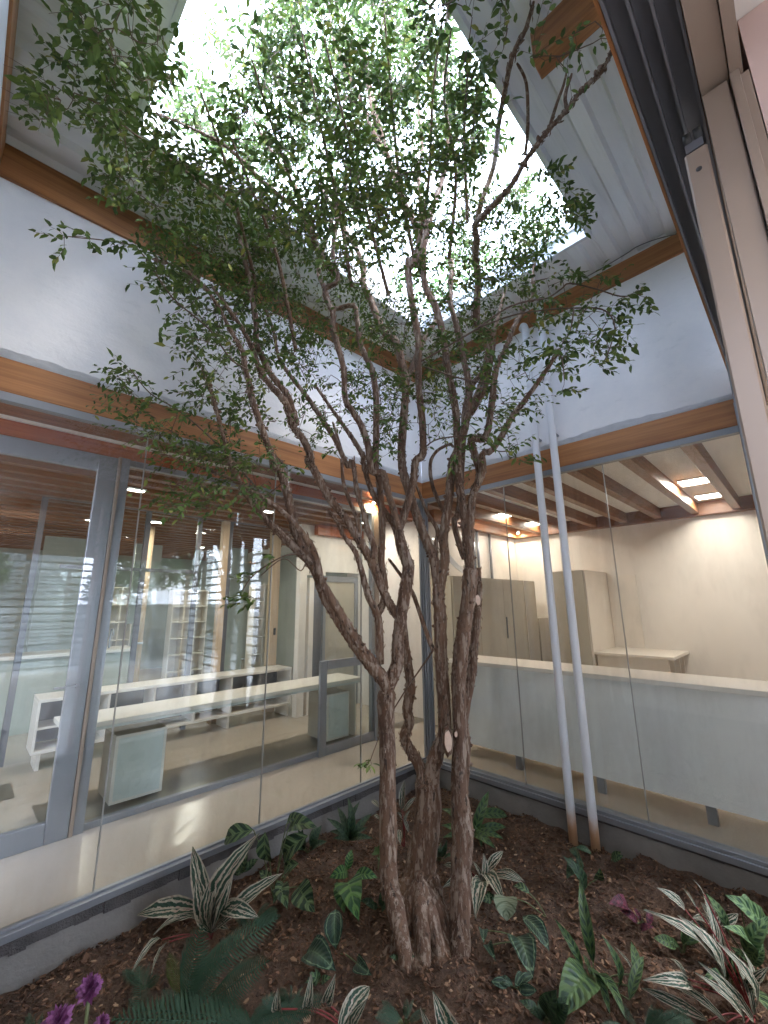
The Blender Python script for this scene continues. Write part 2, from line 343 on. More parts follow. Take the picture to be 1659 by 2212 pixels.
# soil bed with a rough surface
def soil_h(x, y):
    r2 = (x + 1.5) ** 2 + (y + 1.25) ** 2
    return -.205 + .02 * math.sin(x * 5.3 + 1.2) * math.sin(y * 4.7) + .012 * math.sin(x * 17 + y * 9) + .012 * math.sin(y * 23 - x * 6) + .05 * math.exp(-r2 / .12) + (.03 if x > -.4 and y < -1.8 else 0) * 1.0
nx = 110; ny = 86; sm_ = MB(); vv = []
rs = random.Random(5)
for j in range(ny + 1):
    for i in range(nx + 1):
        x = -3.73 + 3.715 * i / nx; y = -2.77 + 2.755 * j / ny
        vv.append((x, y, soil_h(x, y) + rs.uniform(-.006, .006)))
sm_.add(vv, [(j * (nx + 1) + i, j * (nx + 1) + i + 1, (j + 1) * (nx + 1) + i + 1, (j + 1) * (nx + 1) + i) for j in range(ny) for i in range(nx)])
soil = tag(sm_.build('soil', soil_m, None, True), kind='structure')

# bark chips: the nearest ones singly, the rest as one part
def chip_geo(rr, l, w, t):
    n = 5; top = []; 
    pts = [(-l / 2, -w * rr.uniform(.1, .4)), (-l * .1, -w / 2 * rr.uniform(.8, 1.2)), (l / 2, -w * rr.uniform(.05, .3)), (l * .35, w / 2 * rr.uniform(.6, 1)), (-l * .3, w / 2 * rr.uniform(.7, 1.1))]
    v = [(x, y, 0) for x, y in pts] + [(x * .85, y * .85, t) for x, y in pts]
    return v, [(0, 1, 2, 3, 4)[::-1], (5, 6, 7, 8, 9)] + [(i, (i + 1) % 5, 5 + (i + 1) % 5, 5 + i) for i in range(5)]
def add_tone(me, tones):
    a = me.attributes.new('tone', 'FLOAT', 'FACE'); a.data.foreach_set('value', tones)
rr = random.Random(8); V_ = []; F_ = []; T_ = []; near = []
for _ in range(24000):
    x = rr.uniform(-3.7, -.03); y = rr.uniform(-2.74, -.03)
    if (x + 1.5) ** 2 + (y + 1.2) ** 2 < .02: continue
    l = rr.uniform(.009, .032) * (1.5 if rr.random() < .12 else 1); w = l * rr.uniform(.3, .65); v, f_ = chip_geo(rr, l, w, l * .12)
    mt = Matrix.Translation((x, y, soil_h(x, y) + rr.uniform(.0, .014))) @ Matrix.Rotation(rr.uniform(0, 6.3), 4, 'Z') @ Matrix.Rotation(rr.gauss(0, .45), 4, 'X') @ Matrix.Rotation(rr.gauss(0, .4), 4, 'Y')
    tone = min(1, max(0, rr.gauss(.36, .2) + (.5 if rr.random() < .03 else 0)))
    d = (Vector((x, y, -.2)) - CAM).length
    if d < 2.45 and l > .027 and len(near) < 260 and x > CAM.x: near.append((mt, l, w, rr.random())); continue
    n0 = len(V_); V_ += [tuple(mt @ Vector(p)) for p in v]; F_ += [tuple(i + n0 for i in q) for q in f_]; T_ += [tone] * len(f_)
cm = MB(); cm.v = V_; cm.f = F_; co = cm.build('bark_mulch', chip_m, soil); add_tone(co.data, T_); tag(co, kind='stuff')
protos = []
for k in range(6):
    v, f_ = chip_geo(rr, .045, .022, .006); me = bpy.data.meshes.new('bark_chip'); me.from_pydata(v, [], f_); me.materials.append(chip_m); add_tone(me, [.2 + .13 * k] * len(f_)); protos.append(me)
for i, (mt, l, w, q) in enumerate(near):
    o = bpy.data.objects.new('bark_chip', protos[int(q * 6)]); COL.objects.link(o); o.parent = soil
    m4 = Matrix.Translation(-ORIGIN[soil.name]) @ mt @ Matrix.Scale(l / .045, 4); o.matrix_local = m4

# ---- kerbs
def kerb(name, label, left):
    t = thing(name, label, 'kerb', (-1.87, 0, -.5) if left else (0, -1.4, -.5))
    if left:
        bx('kerb_face', concrete, t, -3.78, .06, -.022, .055, -.5, -.055, .004)
        m = MB(); n = 60; rk = random.Random(3)
        for i in range(n):
            x0 = -3.75 + 3.74 * i / n; x1 = -3.75 + 3.74 * (i + 1) / n; d = rk.uniform(.002, .02) * (1 + math.sin(i * .9) * .5)
            m.box(x0, x1, -.024 - d * .5, -.0, -.055 - d * .5, -.012)
        m.build('mortar_bed', mortar, t)
    else:
        bx('kerb_face', concrete, t, -.022, .055, -2.8, -.024, -.5, -.045, .004)
        m = MB(); n = 40; rk = random.Random(3)
        for i in range(n):
            y0 = -2.76 + 2.72 * i / n; y1 = -2.76 + 2.72 * (i + 1) / n; d = rk.uniform(.002, .01)
            m.box(-.028 - d * .5, 0, y0, y1, -.045 - d * .3, -.03)
        m.build('mortar_bed', mortar, t)
kerb('concrete_kerb', 'grey concrete kerb with ragged dark mortar under the left glass wall', True)
kerb('concrete_kerb', 'grey concrete kerb under the right glass wall behind the two white pipes', False)
tag(bx('pit_edge', concrete, None, -3.78, .055, -2.82, -2.77, -.5, -.003), 'concrete edge of the planting bed under the sliding door', 'kerb')
tag(bx('pit_edge', concrete, None, -3.80, -3.735, -2.77, .055, -.5, -.003), 'concrete edge of the planting bed along the near left side', 'kerb')

# ---- outer glass walls
def glass_wall_left():
    t = thing('glass_wall', 'tall frameless glass wall of four panes left of the tree', 'glass wall', (-1.87, 0, 0))
    bx('sill_track', alu, t, -3.75, -.05, -.03, .05, -.012, .022, .002); bx('sill_bead', alu, t, -3.75, -.05, .0, .012, .022, .034, .001)
    bx('head_track', alu, t, -3.75, -.05, -.004, .05, 2.6, 2.648, .002)
    xs = [-3.74, -2.8, -1.842, -.905, -.055]
    for a, b in zip(xs, xs[1:]): bx('glass_pane', glass, t, a + .003, b - .003, .018, .026, .034, 2.6)
    for x in xs[1:4]: bx('silicone_joint', plain_joint, t, x - .003, x + .003, .016, .028, .034, 2.6)
    return t
plain_joint = plain('grey_silicone', (.3, .3, .28), .3)
glass_wall_left()
def glass_wall_right():
    t = thing('glass_wall', 'tall frameless glass wall of three panes right of the tree, behind the white pipes', 'glass wall', (0, -1.4, 0))
    bx('sill_track', alu, t, -.03, .05, -2.75, -.055, .0, .03, .002); bx('sill_step', alu, t, -.045, -.03, -2.75, -.055, -.03, .008, .002)
    bx('head_track', alu, t, -.004, .05, -2.75, -.055, 2.6, 2.648, .002)
    ys = [-2.745, -1.885, -.995, -.06]
    for a, b in zip(ys, ys[1:]): bx('glass_pane', glass, t, .018, .026, a + .003, b - .003, .03, 2.6)
    for y in ys[1:3]: bx('silicone_joint', plain_joint, t, .016, .028, y - .003, y + .003, .03, 2.6)
glass_wall_right()
t = thing('corner_post', 'ribbed grey aluminium corner post where the two glass walls meet behind the tree', 'post', (0, 0, 0))
bx('post_core', alu, t, -.035, .05, -.035, .05, -.01, 2.65, .003)
for a in (-.05, -.022, .006): bx('rib', alu, t, a, a + .012, -.052, -.035, -.01, 2.65, .002); bx('rib', alu, t, -.052, -.0355, a + .002, a + .014, -.01, 2.65, .002)

# ---- timber ring beams
G = 'varnished timber beams round the courtyard'
tag(bx('timber_beam', wood_x, None, -3.76, -.002, 0, .13, 2.65, 2.843, .003), 'lower varnished timber beam above the left glass wall', 'beam', G)
tag(bx('timber_beam', wood_y, None, -.001, .13, -2.78, .13, 2.65, 2.842, .003), 'lower varnished timber beam above the right glass wall', 'beam', G)
def sloped(name, mat, x0, x1, y0, y1, h, lift=0):
    m = MB(); P = []
    for x in (x0, x1):
        for y in (y0, y1): P += [(x, y, zr(x) - h + lift), (x, y, zr(x) + lift)]
    m.add(P, [(0, 1, 3, 2), (4, 6, 7, 5), (0, 4, 5, 1), (2, 3, 7, 6), (0, 2, 6, 4), (1, 5, 7, 3)]); return m.build(name, mat)
tag(sloped('timber_beam', wood_x, -3.76, -.01, -.012, .12, .222), 'upper timber beam under the roof along the left white wall', 'beam', G)
tag(bx('timber_beam', wood_y, None, -.009, .13, -2.75, .12, 4.105, 4.288, .003), 'upper timber beam under the roof along the right white wall', 'beam', G)
tag(bx('timber_beam', wood_y, None, -4.02, -3.728, -2.75, -.014, 3.93, 4.155, .003), 'upper timber beam in the top left corner of the view, over the near side', 'beam', G)
tag(bx('timber_beam', wood_x, None, -3.84, .13, -2.98, -2.79, 2.80, 3.0, .003), 'timber beam over the sliding door beside the viewer', 'beam', G)
tag(bx('timber_beam', wood_x, None, -3.72, -.012, -2.88, -2.752, 4.04, 4.15, .003), 'upper timber beam over the sliding door side', 'beam', G)
# cut rafter reaching to the roof opening
m = MB(); m.box(-1.965, -1.875, -2.75, -2.385, 4.0, 4.205, .003); tag(m.build('cut_rafter', wood_y), 'short cut timber rafter under the roof at the upper right', 'rafter')

# ---- white upper walls
def wavy_band(name, parent, along, x0, x1, face, z0):
    m = MB(); n = 150; rk = random.Random(int(abs(x0) * 10) + along); V = []; 
    hh = .05
    for i in range(n + 1):
        q = x0 + (x1 - x0) * i / n; hh += rk.uniform(-.006, .006); hh = min(.075, max(.04, hh)); d1, d2 = rk.uniform(.003, .007), rk.uniform(.004, .012)
        for zz, dd in ((z0, d1), (z0 + .02, d2), (z0 + hh * .7, .005), (z0 + hh, .0005)):
            V.append((q, face - dd, zz) if along == 0 else (face - dd, q, zz))
    fs = [(i * 4 + k, (i + 1) * 4 + k, (i + 1) * 4 + k + 1, i * 4 + k + 1) for i in range(n) for k in range(3)]
    if along == 1: fs = [f[::-1] for f in fs]
    m.add(V, fs); return m.build(name, sealant, parent, True)
t = thing('white_wall', 'white plastered wall between the two timber beams at left', 'wall', (-1.87, .01, 2.843))
m = MB(); P = []
for x in (-3.76, .0079):
    for y in (.008, .13): P += [(x, y, 2.843), (x, y, zr(x) - .222)]
m.add(P, [(0, 1, 3, 2), (4, 6, 7, 5), (0, 4, 5, 1), (2, 3, 7, 6), (0, 2, 6, 4), (1, 5, 7, 3)]); m.build('wall_face', plaster_m, t)
wavy_band('sealant_band', t, 0, -3.75, -.012, .008, 2.8435)
t = thing('white_wall', 'white plastered wall between the two timber beams at right, behind the white pipes', 'wall', (.01, -1.4, 2.842))
bx('wall_face', plaster_m, t, .008, .13, -2.78, .0075, 2.842, 4.105); wavy_band('sealant_band', t, 1, -2.75, -.0, .008, 2.8425)
tag(bx('white_wall', plaster_m, None, -3.85, -3.74, -2.78, .13, 2.6, 3.93), 'white wall on the near left side, under the top left beam', 'wall')
tag(bx('white_wall', int_wall, None, -3.86, -3.75, -2.78, .0, -.01, 2.6), 'beige wall below the white wall on the near left side', 'wall')
tag(bx('white_wall', plaster_m, None, -3.84, .0, -2.9, -2.80, 3.0, 4.04), 'white wall over the sliding door side', 'wall')

# ---- ribbed metal roof with a rectangular opening
t = thing('metal_roof', 'white ribbed metal roof with a rectangular opening to the sky', 'roof', (-1.87, -1.4, 4.3))
OX0, OX1, OY0, OY1 = -3.19, -.60, -2.16, -.60
def rib_profile(y0, y1):
    ys = []; y = y0; P = .205; out = [(y0, 0)]
    k = math.floor((y0 + 2.365) / P)
    while True:
        a = -2.365 + k * P
        for yy, zz in ((a, 0), (a + .02, .044), (a + .107, .044), (a + .125, 0)):
            if y0 < yy < y1: out.append((yy, zz))
        k += 1
        if a > y1: break
    def h_at(y):
        q = (y + 2.365) % P
        return .044 if .018 < q < .107 else (q / .018 * .044 if q <= .018 else ((.125 - q) / .018 * .044 if q < .125 else 0))
    out[0] = (y0, h_at(y0)); out.append((y1, h_at(y1))); return out
def roof_piece(x0, x1, y0, y1):
    pr = rib_profile(y0, y1); V = []
    for x in (x0, x1):
        for y, z in pr: V.append((x, y, zr(x) + .03 + z))
    n = len(pr); V += [(p[0], p[1], p[2] + .035) for p in V]
    F = [(i, n + i, n + i + 1, i + 1) for i in range(n - 1)] + [(2 * n + i, 2 * n + i + 1, 3 * n + i + 1, 3 * n + i) for i in range(n - 1)]
    F += [(0, 2 * n, 3 * n, n), (n - 1, 2 * n - 1, 4 * n - 1, 3 * n - 1)] + [(i, i + 1, 2 * n + i + 1, 2 * n + i) for i in range(n - 1)] + [(n + i, 3 * n + i, 3 * n + i + 1, n + i + 1) for i in range(n - 1)]
    MB().add(V, F).build('roof_sheet', roof_m, t)
roof_piece(-3.95, .25, OY1, .25); roof_piece(-3.95, .25, -3.05, OY0); roof_piece(-3.95, OX0, OY0, OY1); roof_piece(OX1, .25, OY0, OY1)
def flash(x0, x1, y0, y1, zo):
    P = []
    for x in (x0, x1):
        for y in (y0, y1): P += [(x, y, zr(x) + zo), (x, y, zr(x) + zo + .004)]
    MB().add(P, [(0, 1, 3, 2), (4, 6, 7, 5), (0, 4, 5, 1), (2, 3, 7, 6), (0, 2, 6, 4), (1, 5, 7, 3)]).build('flashing', roof_m, t)
flash(OX0 - .06, OX1 - .02, OY0 - .13, OY0, .022); flash(OX0 - .06, OX1, OY1, OY1 + .1, .022); flash(OX0 - .1, OX0, OY0, OY1, .0255); flash(OX1 - .018, OX1 + .09, OY0 - .05, OY1 + .02, .016)
for a in ((OX0 - .03, OX0 - .001, OY0, OY1), (OX1 + .001, OX1 + .03, OY0, OY1), (OX0 - .03, OX1 + .03, OY0 - .03, OY0 - .001), (OX0 - .03, OX1 + .03, OY1 + .001, OY1 + .03)):
    bx('upstand', pvc, t, *a, 4.18, 4.40)
for a in ((.03, .2, -3.0, .2), (-3.9, .0299, .03, .2), (-3.95, -3.80, -3.0, .0299), (-3.7999, .0299, -3.0, -2.80)):
    P = []
    for x in a[:2]:
        for y in a[2:]: P += [(x, y, zr(x) - .2), (x, y, zr(x) + .066)]
    MB().add(P, [(0, 1, 3, 2), (4, 6, 7, 5), (0, 4, 5, 1), (2, 3, 7, 6), (0, 2, 6, 4), (1, 5, 7, 3)]).build('edge_closure', roof_m, t)
# thin cable along the right end of the roof
cb = MB(); pts = catmull([(-.03, -2.63, 4.26), (-.06, -2.5, 4.285), (-.1, -2.38, 4.275), (-.08, -2.3, 4.28), (-.06, -2.16, 4.285), (-.05, -1.95, 4.284)], 5); cb.tube(pts, .004, 5); tag(cb.build('loose_cable', alu_dark, None, True), 'thin loose cable along the roof edge above the right upper beam', 'cable')

# ---- white drain pipes
for (y, lab) in ((-1.405, 'left of the two white plastic pipes, against the right glass wall'), (-1.56, 'right of the two white plastic pipes, against the right glass wall')):
    t = thing('drain_pipe', lab, 'pipe', (-.1, y, -.2), 'two white plastic drain pipes')
    mpipe = MB().tube([(-.1 + .004 * math.sin(z * 2 + y), y, z) for z in (-.3, 0, .3, .7, 1.2, 1.8, 2.4, 3, 3.6, 4.0)], .031, 20)
    po = mpipe.build('pipe', pvc_dirty, t, True)
    cpl = MB().tube([(-.1, y, 3.42), (-.1, y, 3.50)], .035, 20); cpl.build('coupling', pvc, t, True)
    bx('clip', alu, t, -.068, .006, y - .012, y + .012, 2.93, 2.945)
    if y > -1.5: MB().tube(catmull([(-.1, y, 3.99), (-.1, y, 4.05), (-.085, y + .02, 4.09), (-.03, y + .06, 4.11)], 5), .032, 16).build('elbow', pvc, t, True)
    else: MB().tube(catmull([(-.1, y, 3.99), (-.1, y, 4.08), (-.1, y, 4.3)], 3), .031, 16).build('elbow', pvc, t, True)

# ================================================================ ROOMS
# ceilings and outer room walls
S('ceiling', ceil_mat, -8, 3.9, .135, 9.1, 2.84, 2.98)
S('ceiling', ceil_mat, .135, 3.9, -3.6, .13, 2.838, 2.98)
S('ceiling', ceil_mat, -8, .13, -10, -2.985, 2.84, 2.98)
tag(bx('room_wall', int_wall, None, 3.65, 3.78, -3.6, .815, 0.001, 2.838), 'plain beige end wall of the right room', 'wall')
tag(bx('room_wall', int_wall, None, 1.102, 3.78, .82, .92, .001, 2.838), 'beige side wall of the right room carrying the grey conduits', 'wall')
tag(bx('room_wall', int_wall, None, 1.1, 1.2, .921, 2.62, .001, 2.838), 'beige passage wall seen through the glass behind the corner post', 'wall')
tag(bx('room_wall', int_wall, None,   .13, 3.65, -3.6, -3.5, .001, 2.838), 'far side wall of the right room beyond the view', 'wall')
tag(bx('room_wall', grey_wall, None, -8, 3.8, 9, 9.1, .001, 2.838), 'grey green back wall far inside the left room', 'wall')
tag(bx('room_wall', int_wall, None, -8.1, -8, -10, 9, .001, 2.838), 'beige wall closing the rooms on the near left side', 'wall')
tag(bx('room_wall', grey_wall, None, 2.6, 2.7, 2.66, 9, .001, 2.838), 'grey green wall at the right of the far room', 'wall')

# ---- right room: perimeter timbers and rafters
ORD = 'first second third fourth fifth sixth seventh eighth ninth tenth'.split()
G = 'varnished ceiling rafters of the right room'
tag(bx('wall_plate', wood_in_y, None, 3.52, 3.648, -3.49, .815, 2.655, 2.836, .003), 'timber wall plate along the end wall of the right room', 'beam')
tag(bx('wall_plate', wood_in, None, 1.1, 3.519, .70, .818, 2.66, 2.836, .003), 'timber wall plate along the conduit wall of the right room', 'beam')
r0 = None
for k in range(9):
    y = -2.415 + .4455 * (k - 2)
    if r0 is None: r0 = bx('ceiling_rafter', wood_in, None, .14, 3.518, y - .045, y + .045, 2.685, 2.837, .003); r = r0
    else: r = r0.copy(); COL.objects.link(r); r.location.y = y
    tag(r, ORD[k] + ' timber rafter from the sliding door side under the right room ceiling', 'rafter', G)

def led(name, label, x, y, w, d, watts, z=2.836, col=(1, .9, .79), group=None):
    t = thing(name, label, 'ceiling light', (x, y, z), group)
    bx('fixture_frame', pvc, t, x - w / 2 - .015, x + w / 2 + .015, y - d / 2 - .015, y + d / 2 + .015, z - .018, z)
    bx('light_panel', led_m, t, x - w / 2, x + w / 2, y - d / 2, y + d / 2, z - .0215, z - .0185)
    L = bpy.data.lights.new(name + '_lamp', 'AREA'); L.shape = 'RECTANGLE'; L.size = w; L.size_y = d; L.energy = watts; L.color = col
    o = bpy.data.objects.new(name + '_lamp', L); COL.objects.link(o); o.parent = t; o.location = (0, 0, -.024)
    return t
led('ceiling_light', 'lit square ceiling light nearer the glass at the right of the right room', 2.17, -2.19, .26, .26, WR)
led('ceiling_light', 'lit square ceiling light nearer the end wall at the right of the right room', 3.12, -2.19, .24, .24, WR * .25)
led('ceiling_light', 'lit square ceiling light nearer the glass at the far left of the right room', 2.2, .26, .28, .28, WR)
led('ceiling_light', 'lit square ceiling light near the far corner of the right room', 3.2, .26, .28, .28, WR * .45)
def spot(label, x, y, z, watts, dirv=(0, 0, -1)):
    t = thing('spot_light', label, 'spot light', (x, y, z))
    MB().tube([(x, y, z + .05), (x, y, z + .012)], .03, 16).build('spot_body', pvc, t, True)
    MB().tube([(x, y, z + .011), (x, y, z)], .022, 16).build('bulb', spot_m, t, True)
    L = bpy.data.lights.new('spot_lamp', 'AREA'); L.shape = 'DISK'; L.size = .05; L.energy = watts; L.color = (1, .78, .5)
    o = bpy.data.objects.new('spot_lamp', L); COL.objects.link(o); o.parent = t; o.location = (0, 0, -.005)
spot('small glowing spot light on the partition beam just left of the corner post', .05, .84, 2.765, 1)
spot('small warm spot light in the far corner of the right room', 3.42, .62, 2.72, .35)

# ---- right room furniture
t = thing('counter', 'long white topped counter with frosted front behind the right glass wall', 'counter', (.5, -2.4, 0))
bx('counter_top', laminate, t, .27, .76, -3.49, -.06, .885, .922, .003)
ys = [-3.48, -.07]
for a, b in zip(ys, ys[1:]): bx('frosted_panel', frost_dim, t, .335, .345, a + .002, b - .002, .12, .885)
for y in (-.15, -.76, -1.475, -2.19, -2.9): bx('leg', alu, t, .35, .39, y - .03, y + .03, 0.001, .13)
bx('back_panel', laminate, t, .72, .735, -3.48, -.08, .15, .884)
bx('bottom_shelf', laminate, t, .346, .719, -3.48, -.08, .131, .149)

t = thing('tall_cabinet', 'row of tall beige flat fronted cabinets under the conduits', 'cabinet', (2.1, .55, 0))
xs = [.92, 1.52, 2.18, 2.83]
for a, b in zip(xs, xs[1:]): bx('cabinet_door', grey_lam, t, a + .002, b - .002, .3, .318, .08, 1.85)
bx('cabinet_side', laminate, t, 2.84, 2.857, .3, .80, .02, 1.86); bx('cabinet_door', grey_lam, t, 2.875, 3.24, .31, .328, .08, 1.85); bx('cabinet_body', grey_lam, t, .92, 3.24, .33, .80, .02, 1.848)
bx('handle', alu_dark, t, 2.2, 2.215, .282, .298, 1.0, 1.3); bx('plinth', alu_dark, t, .94, 3.2, .34, .5, .001, .019)
tag(bx('low_cabinet', grey_lam, None, 3.28, 3.64, .3, .8, .001, 1.25, .003), 'lower beige box between the tall cabinets and the wardrobe', 'cabinet')
# end wall wardrobe and low desk
t = thing('wardrobe', 'pale wardrobe with fluted beige side on the end wall of the right room', 'wardrobe', (3.2, -.7, 0))
for k in range(4): bx('side_panel', grey_lam, t, 2.69 + (k % 2) * .006, 2.71, -.68 + .14 * k + .001, -.68 + .14 * (k + 1) - .001, .0, 1.95)
bx('wardrobe_body', laminate, t, 2.711, 3.648, -.70, -.12, .001, 1.953, .003)
t = thing('low_desk', 'low white desk with upright dividers beside the wardrobe', 'desk', (3.1, -1.1, 0))
bx('desk_top', laminate, t, 2.72, 3.648, -1.62, -.703, .80, .835, .003)
for x in (2.76, 3.05, 3.34, 3.6): bx('divider', laminate, t, x, x + .02, -1.55, -.72, .001, .80)
bx('upright_panel', laminate, t, 3.62, 3.648, -1.1, -.705, .836, 1.9)

# conduits on the wall, with one sagging bundle
G = 'grey conduits running up the wall above the cabinets'
for x, r, lab in ((2.02, .022, 'thin grey conduit, leftmost above the tall cabinets'), (2.22, .03, 'thickest grey conduit above the tall cabinets'), (2.34, .022, 'thin grey conduit just right of the thickest one'), (2.72, .022, 'thin grey conduit standing apart, rightmost above the tall cabinets')):
    c = MB().tube([(x, .79, 1.87), (x, .79, 2.655)], r, 10).build('wall_conduit', alu, None, True)
    tag(c, lab, 'conduit', G)
cb = MB()
for k in range(7):
    d = .018 * k; cb.tube(catmull([(1.18 + d, .74, 2.63), (1.26 + d, .72, 2.3), (1.5 + d * 1.5, .7, 2.05), (1.95 + d, .70, 1.88)], 6), .006, 5)
tag(cb.build('cable_bundle', pvc, None, True), 'loose bundle of pale cables sagging down behind the trunk onto the cabinets', 'cables')

# ================================================================ LEFT ROOM
tag(bx('partition_beam', wood_red, None, -7.9, 1.095, .89, .985, 2.685, 2.802, .003), 'reddish timber beam over the glazed partition of the left room', 'beam')
tag(bx('cornice', laminate, None, -7.9, 1.095, .872, .889, 2.803, 2.826), 'thin pale cornice line above the reddish beam', 'cornice')
for k in range(6):
    y = .16 + .118 * k
    tag(bx('ceiling_plank', wood_in, None, -7.9, 1.09, y, y + .113, 2.822, 2.838), 'brown timber plank of the passage ceiling behind the left glass wall', 'plank', 'planks of the passage ceiling')
G = 'brown rafters of the left room'
r0 = None
for k in range(27):
    y = 1.15 + .28 * k
    if r0 is None: r0 = bx('ceiling_rafter', wood_in, None, -7.9, 1.09, y - .05, y + .05, 2.70, 2.838, .003); r = r0
    else: r = r0.copy(); COL.objects.link(r); r.location.y = y
    tag(r, 'brown rafter of the left room ceiling, ' + ('nearest the glazed partition' if k == 0 else 'one of the dense row fading into the room'), 'rafter', G)

t = thing('sliding_glass_door', 'large grey aluminium framed glass door at the far left', 'door', (-3.4, .87, 0))
bx('stile', alu, t, -2.915, -2.788, .845, .895, .0, 2.67, .003); bx('stile', alu, t, -4.03, -3.92, .845, .895, 0, 2.67, .003)
bx('bottom_rail', alu, t, -3.92, -2.916, .845, .895, 0.001, .13, .003); bx('top_rail', alu, t, -3.92, -2.916, .845, .895, 2.545, 2.67, .003)
bx('glass_pane', glass_in, t, -3.92, -2.916, .867, .873, .13, 2.545)
h_ = bx('handle', alu, t, -2.865, -2.845, .80, .845, .95, .975); bx('lever', alu, t, -2.99, -2.845, .79, .806, .958, .972, .002)
tag(bx('door_post', alu_warm, None, -2.784, -2.762, .84, .93, 0, 2.684, .002), 'narrow pale post beside the sliding door of the left room', 'post')
tag(bx('door_post', alu, None, -2.760, -2.70, .85, .93, 0, 2.684, .002), 'grey aluminium post right of the sliding door of the left room', 'post')
t = thing('glazed_partition', 'long glazed partition with slim grey frame in front of the white benches', 'partition', (-1.3, .9, 0))
bx('bottom_rail', alu, t, -2.699, .03, .875, .925, .0005, .045, .002); bx('top_rail', alu, t, -2.699, .03, .875, .925, 2.635, 2.684, .002)
xs = [-2.698, -1.85, -.93, .029]
for a, b in zip(xs, xs[1:]): bx('glass_pane', glass_in, t, a + .002, b - .002, .897, .903, .045, 2.635)
bx('end_post', alu, t, .03, .075, .87, .93, 0, 2.684, .002); tag(bx('door_post', alu_warm, None, .08, .16, .87, .95, 0, 2.684, .002), 'pale post at the end of the glazed partition, behind the trunk fork', 'post')
t = thing('low_gate', 'low grey framed glazed gate standing in front of the benches behind the trunk', 'gate', (-.3, .86, 0))
bx('stile', alu, t, -.742, -.655, .835, .87, .0, .92, .003); bx('stile', alu, t, .03, .115, .80, .834, .0, .92, .003)
bx('bottom_rail', alu, t, -.654, .029, .835, .87, .0, .09, .003); bx('top_rail', alu, t, -.654, .029, .835, .87, .83, .92, .003); bx('glass_pane', glass_in, t, -.654, .029, .85, .856, .09, .83)

t = thing('bench', 'long low white topped bench with frosted cabinets behind the glazed partition', 'bench', (-1.4, 1.3, 0))
bx('bench_top', laminate, t, -2.86, .03, 1.05, 1.5, .615, .652, .003); bx('apron', frost, t, -2.84, .01, 1.062, 1.075, .592, .6148)
for x0, x1 in ((-2.5, -2.13), (-.445, -.125)):
    c = bx('cabinet_box', grey_lam, t, x0, x1, 1.115, 1.46, .03, .51); 
    MB().box(x0 + .02, x1 - .02, 1.1, 1.1135, .05, .49).build('frosted_front', frost, c)
    MB().box(x0, x0 + .0195, 1.098, 1.114, .03, .51).box(x1 - .0195, x1, 1.098, 1.114, .03, .51).box(x0 + .02, x1 - .02, 1.098, 1.114, .03, .0495).box(x0 + .02, x1 - .02, 1.098, 1.114, .4905, .51).build('front_frame', laminate, c)
for x in (-2.82, -.02): bx('leg', laminate, t, x, x + .02, 1.12, 1.46, .001, .6148)
t = thing('open_shelf', 'long low open white shelf unit behind the bench', 'shelf', (-1.4, 2.6, 0))
bx('top_board', laminate, t, -2.85, -.04, 2.46, 2.84, .608, .64, .003); bx('bottom_board', laminate, t, -2.85, -.04, 2.47, 2.82, .15, .175); bx('middle_board', laminate, t, -2.84, -.05, 2.49, 2.82, .36, .378)
for x in (-2.85, -2.27, -1.83, -1.375, -.925, -.06): bx('divider', laminate, t, x, x + .02, 2.472, 2.82, .1755, .6075)
for x in (-2.80, -1.83, -.94, -.08): bx('leg', laminate, t, x, x + .03, 2.5, 2.8, .001, .15)
bx('back_board', alu_dark, t, -2.83, -.06, 2.825, 2.835, .18, .606)
cb = MB().tube(catmull([(-2.0, 1.35, .56), (-1.7, 1.5, .50), (-1.45, 1.6, .56), (-1.2, 1.75, .52), (-1.05, 1.9, .60)], 6), .007, 6); tag(cb.build('loose_cable', rubber, None, True), 'black cable sagging under the bench top', 'cable')

# inner back partition
G = 'pale timber posts of the inner partition'
tag(bx('timber_post', wood_z, None, -1.005, -.91, 2.86, 2.95, 0, 2.698, .003), 'pale timber post behind the left half of the shelf unit', 'post', G)
tag(bx('timber_post', wood_z, None, -.19, -.06, 2.86, 2.99, 0, 2.698, .003), 'pale timber post with a small switch at the right end of the shelf unit', 'post')
bx2 = bx('switch_box', rubber, None, -.13, -.10, 2.845, 2.859, 1.07, 1.17); tag(bx2, 'small dark switch on the pale post at the end of the shelf unit', 'switch')
t = thing('inner_partition', 'grey framed inner glass partition behind the shelf unit', 'partition', (-2, 2.9, 0))
for x in (-3.05, -2.0, -1.35, -.905): bx('mullion', alu_dark, t, x, x + .055, 2.88, 2.93, .0, 2.695)
bx('top_rail', alu_dark, t, -3.05, -.19, 2.8795, 2.9305, 2.6951, 2.74)
bx('transom', alu_dark, t, -2.8, -1.36, 2.885, 2.925, 1.93, 1.97)
for a, b in ((-2.995, -2.0), (-1.945, -1.35), (-1.295, -1.01), (-.84, -.19)): bx('glass_pane', glass_in, t, a, b, 2.9, 2.906, .0, 2.69)
t = thing('doorway', 'white framed doorway with dark opening at the end of the shelf unit', 'door', (.2, 2.35, 0))
bx('door_frame', laminate, t, -.055, .06, 2.3, 2.40, 0, 1.94); bx('door_frame', laminate, t, .12, .2, 2.31, 2.40, 0, 1.9); bx('lintel', laminate, t, -.055, .4, 2.30, 2.4, 1.941, 2.0)
bx('dark_opening', alu_dark, t, .201, .39, 2.37, 2.385, .0, 1.9)
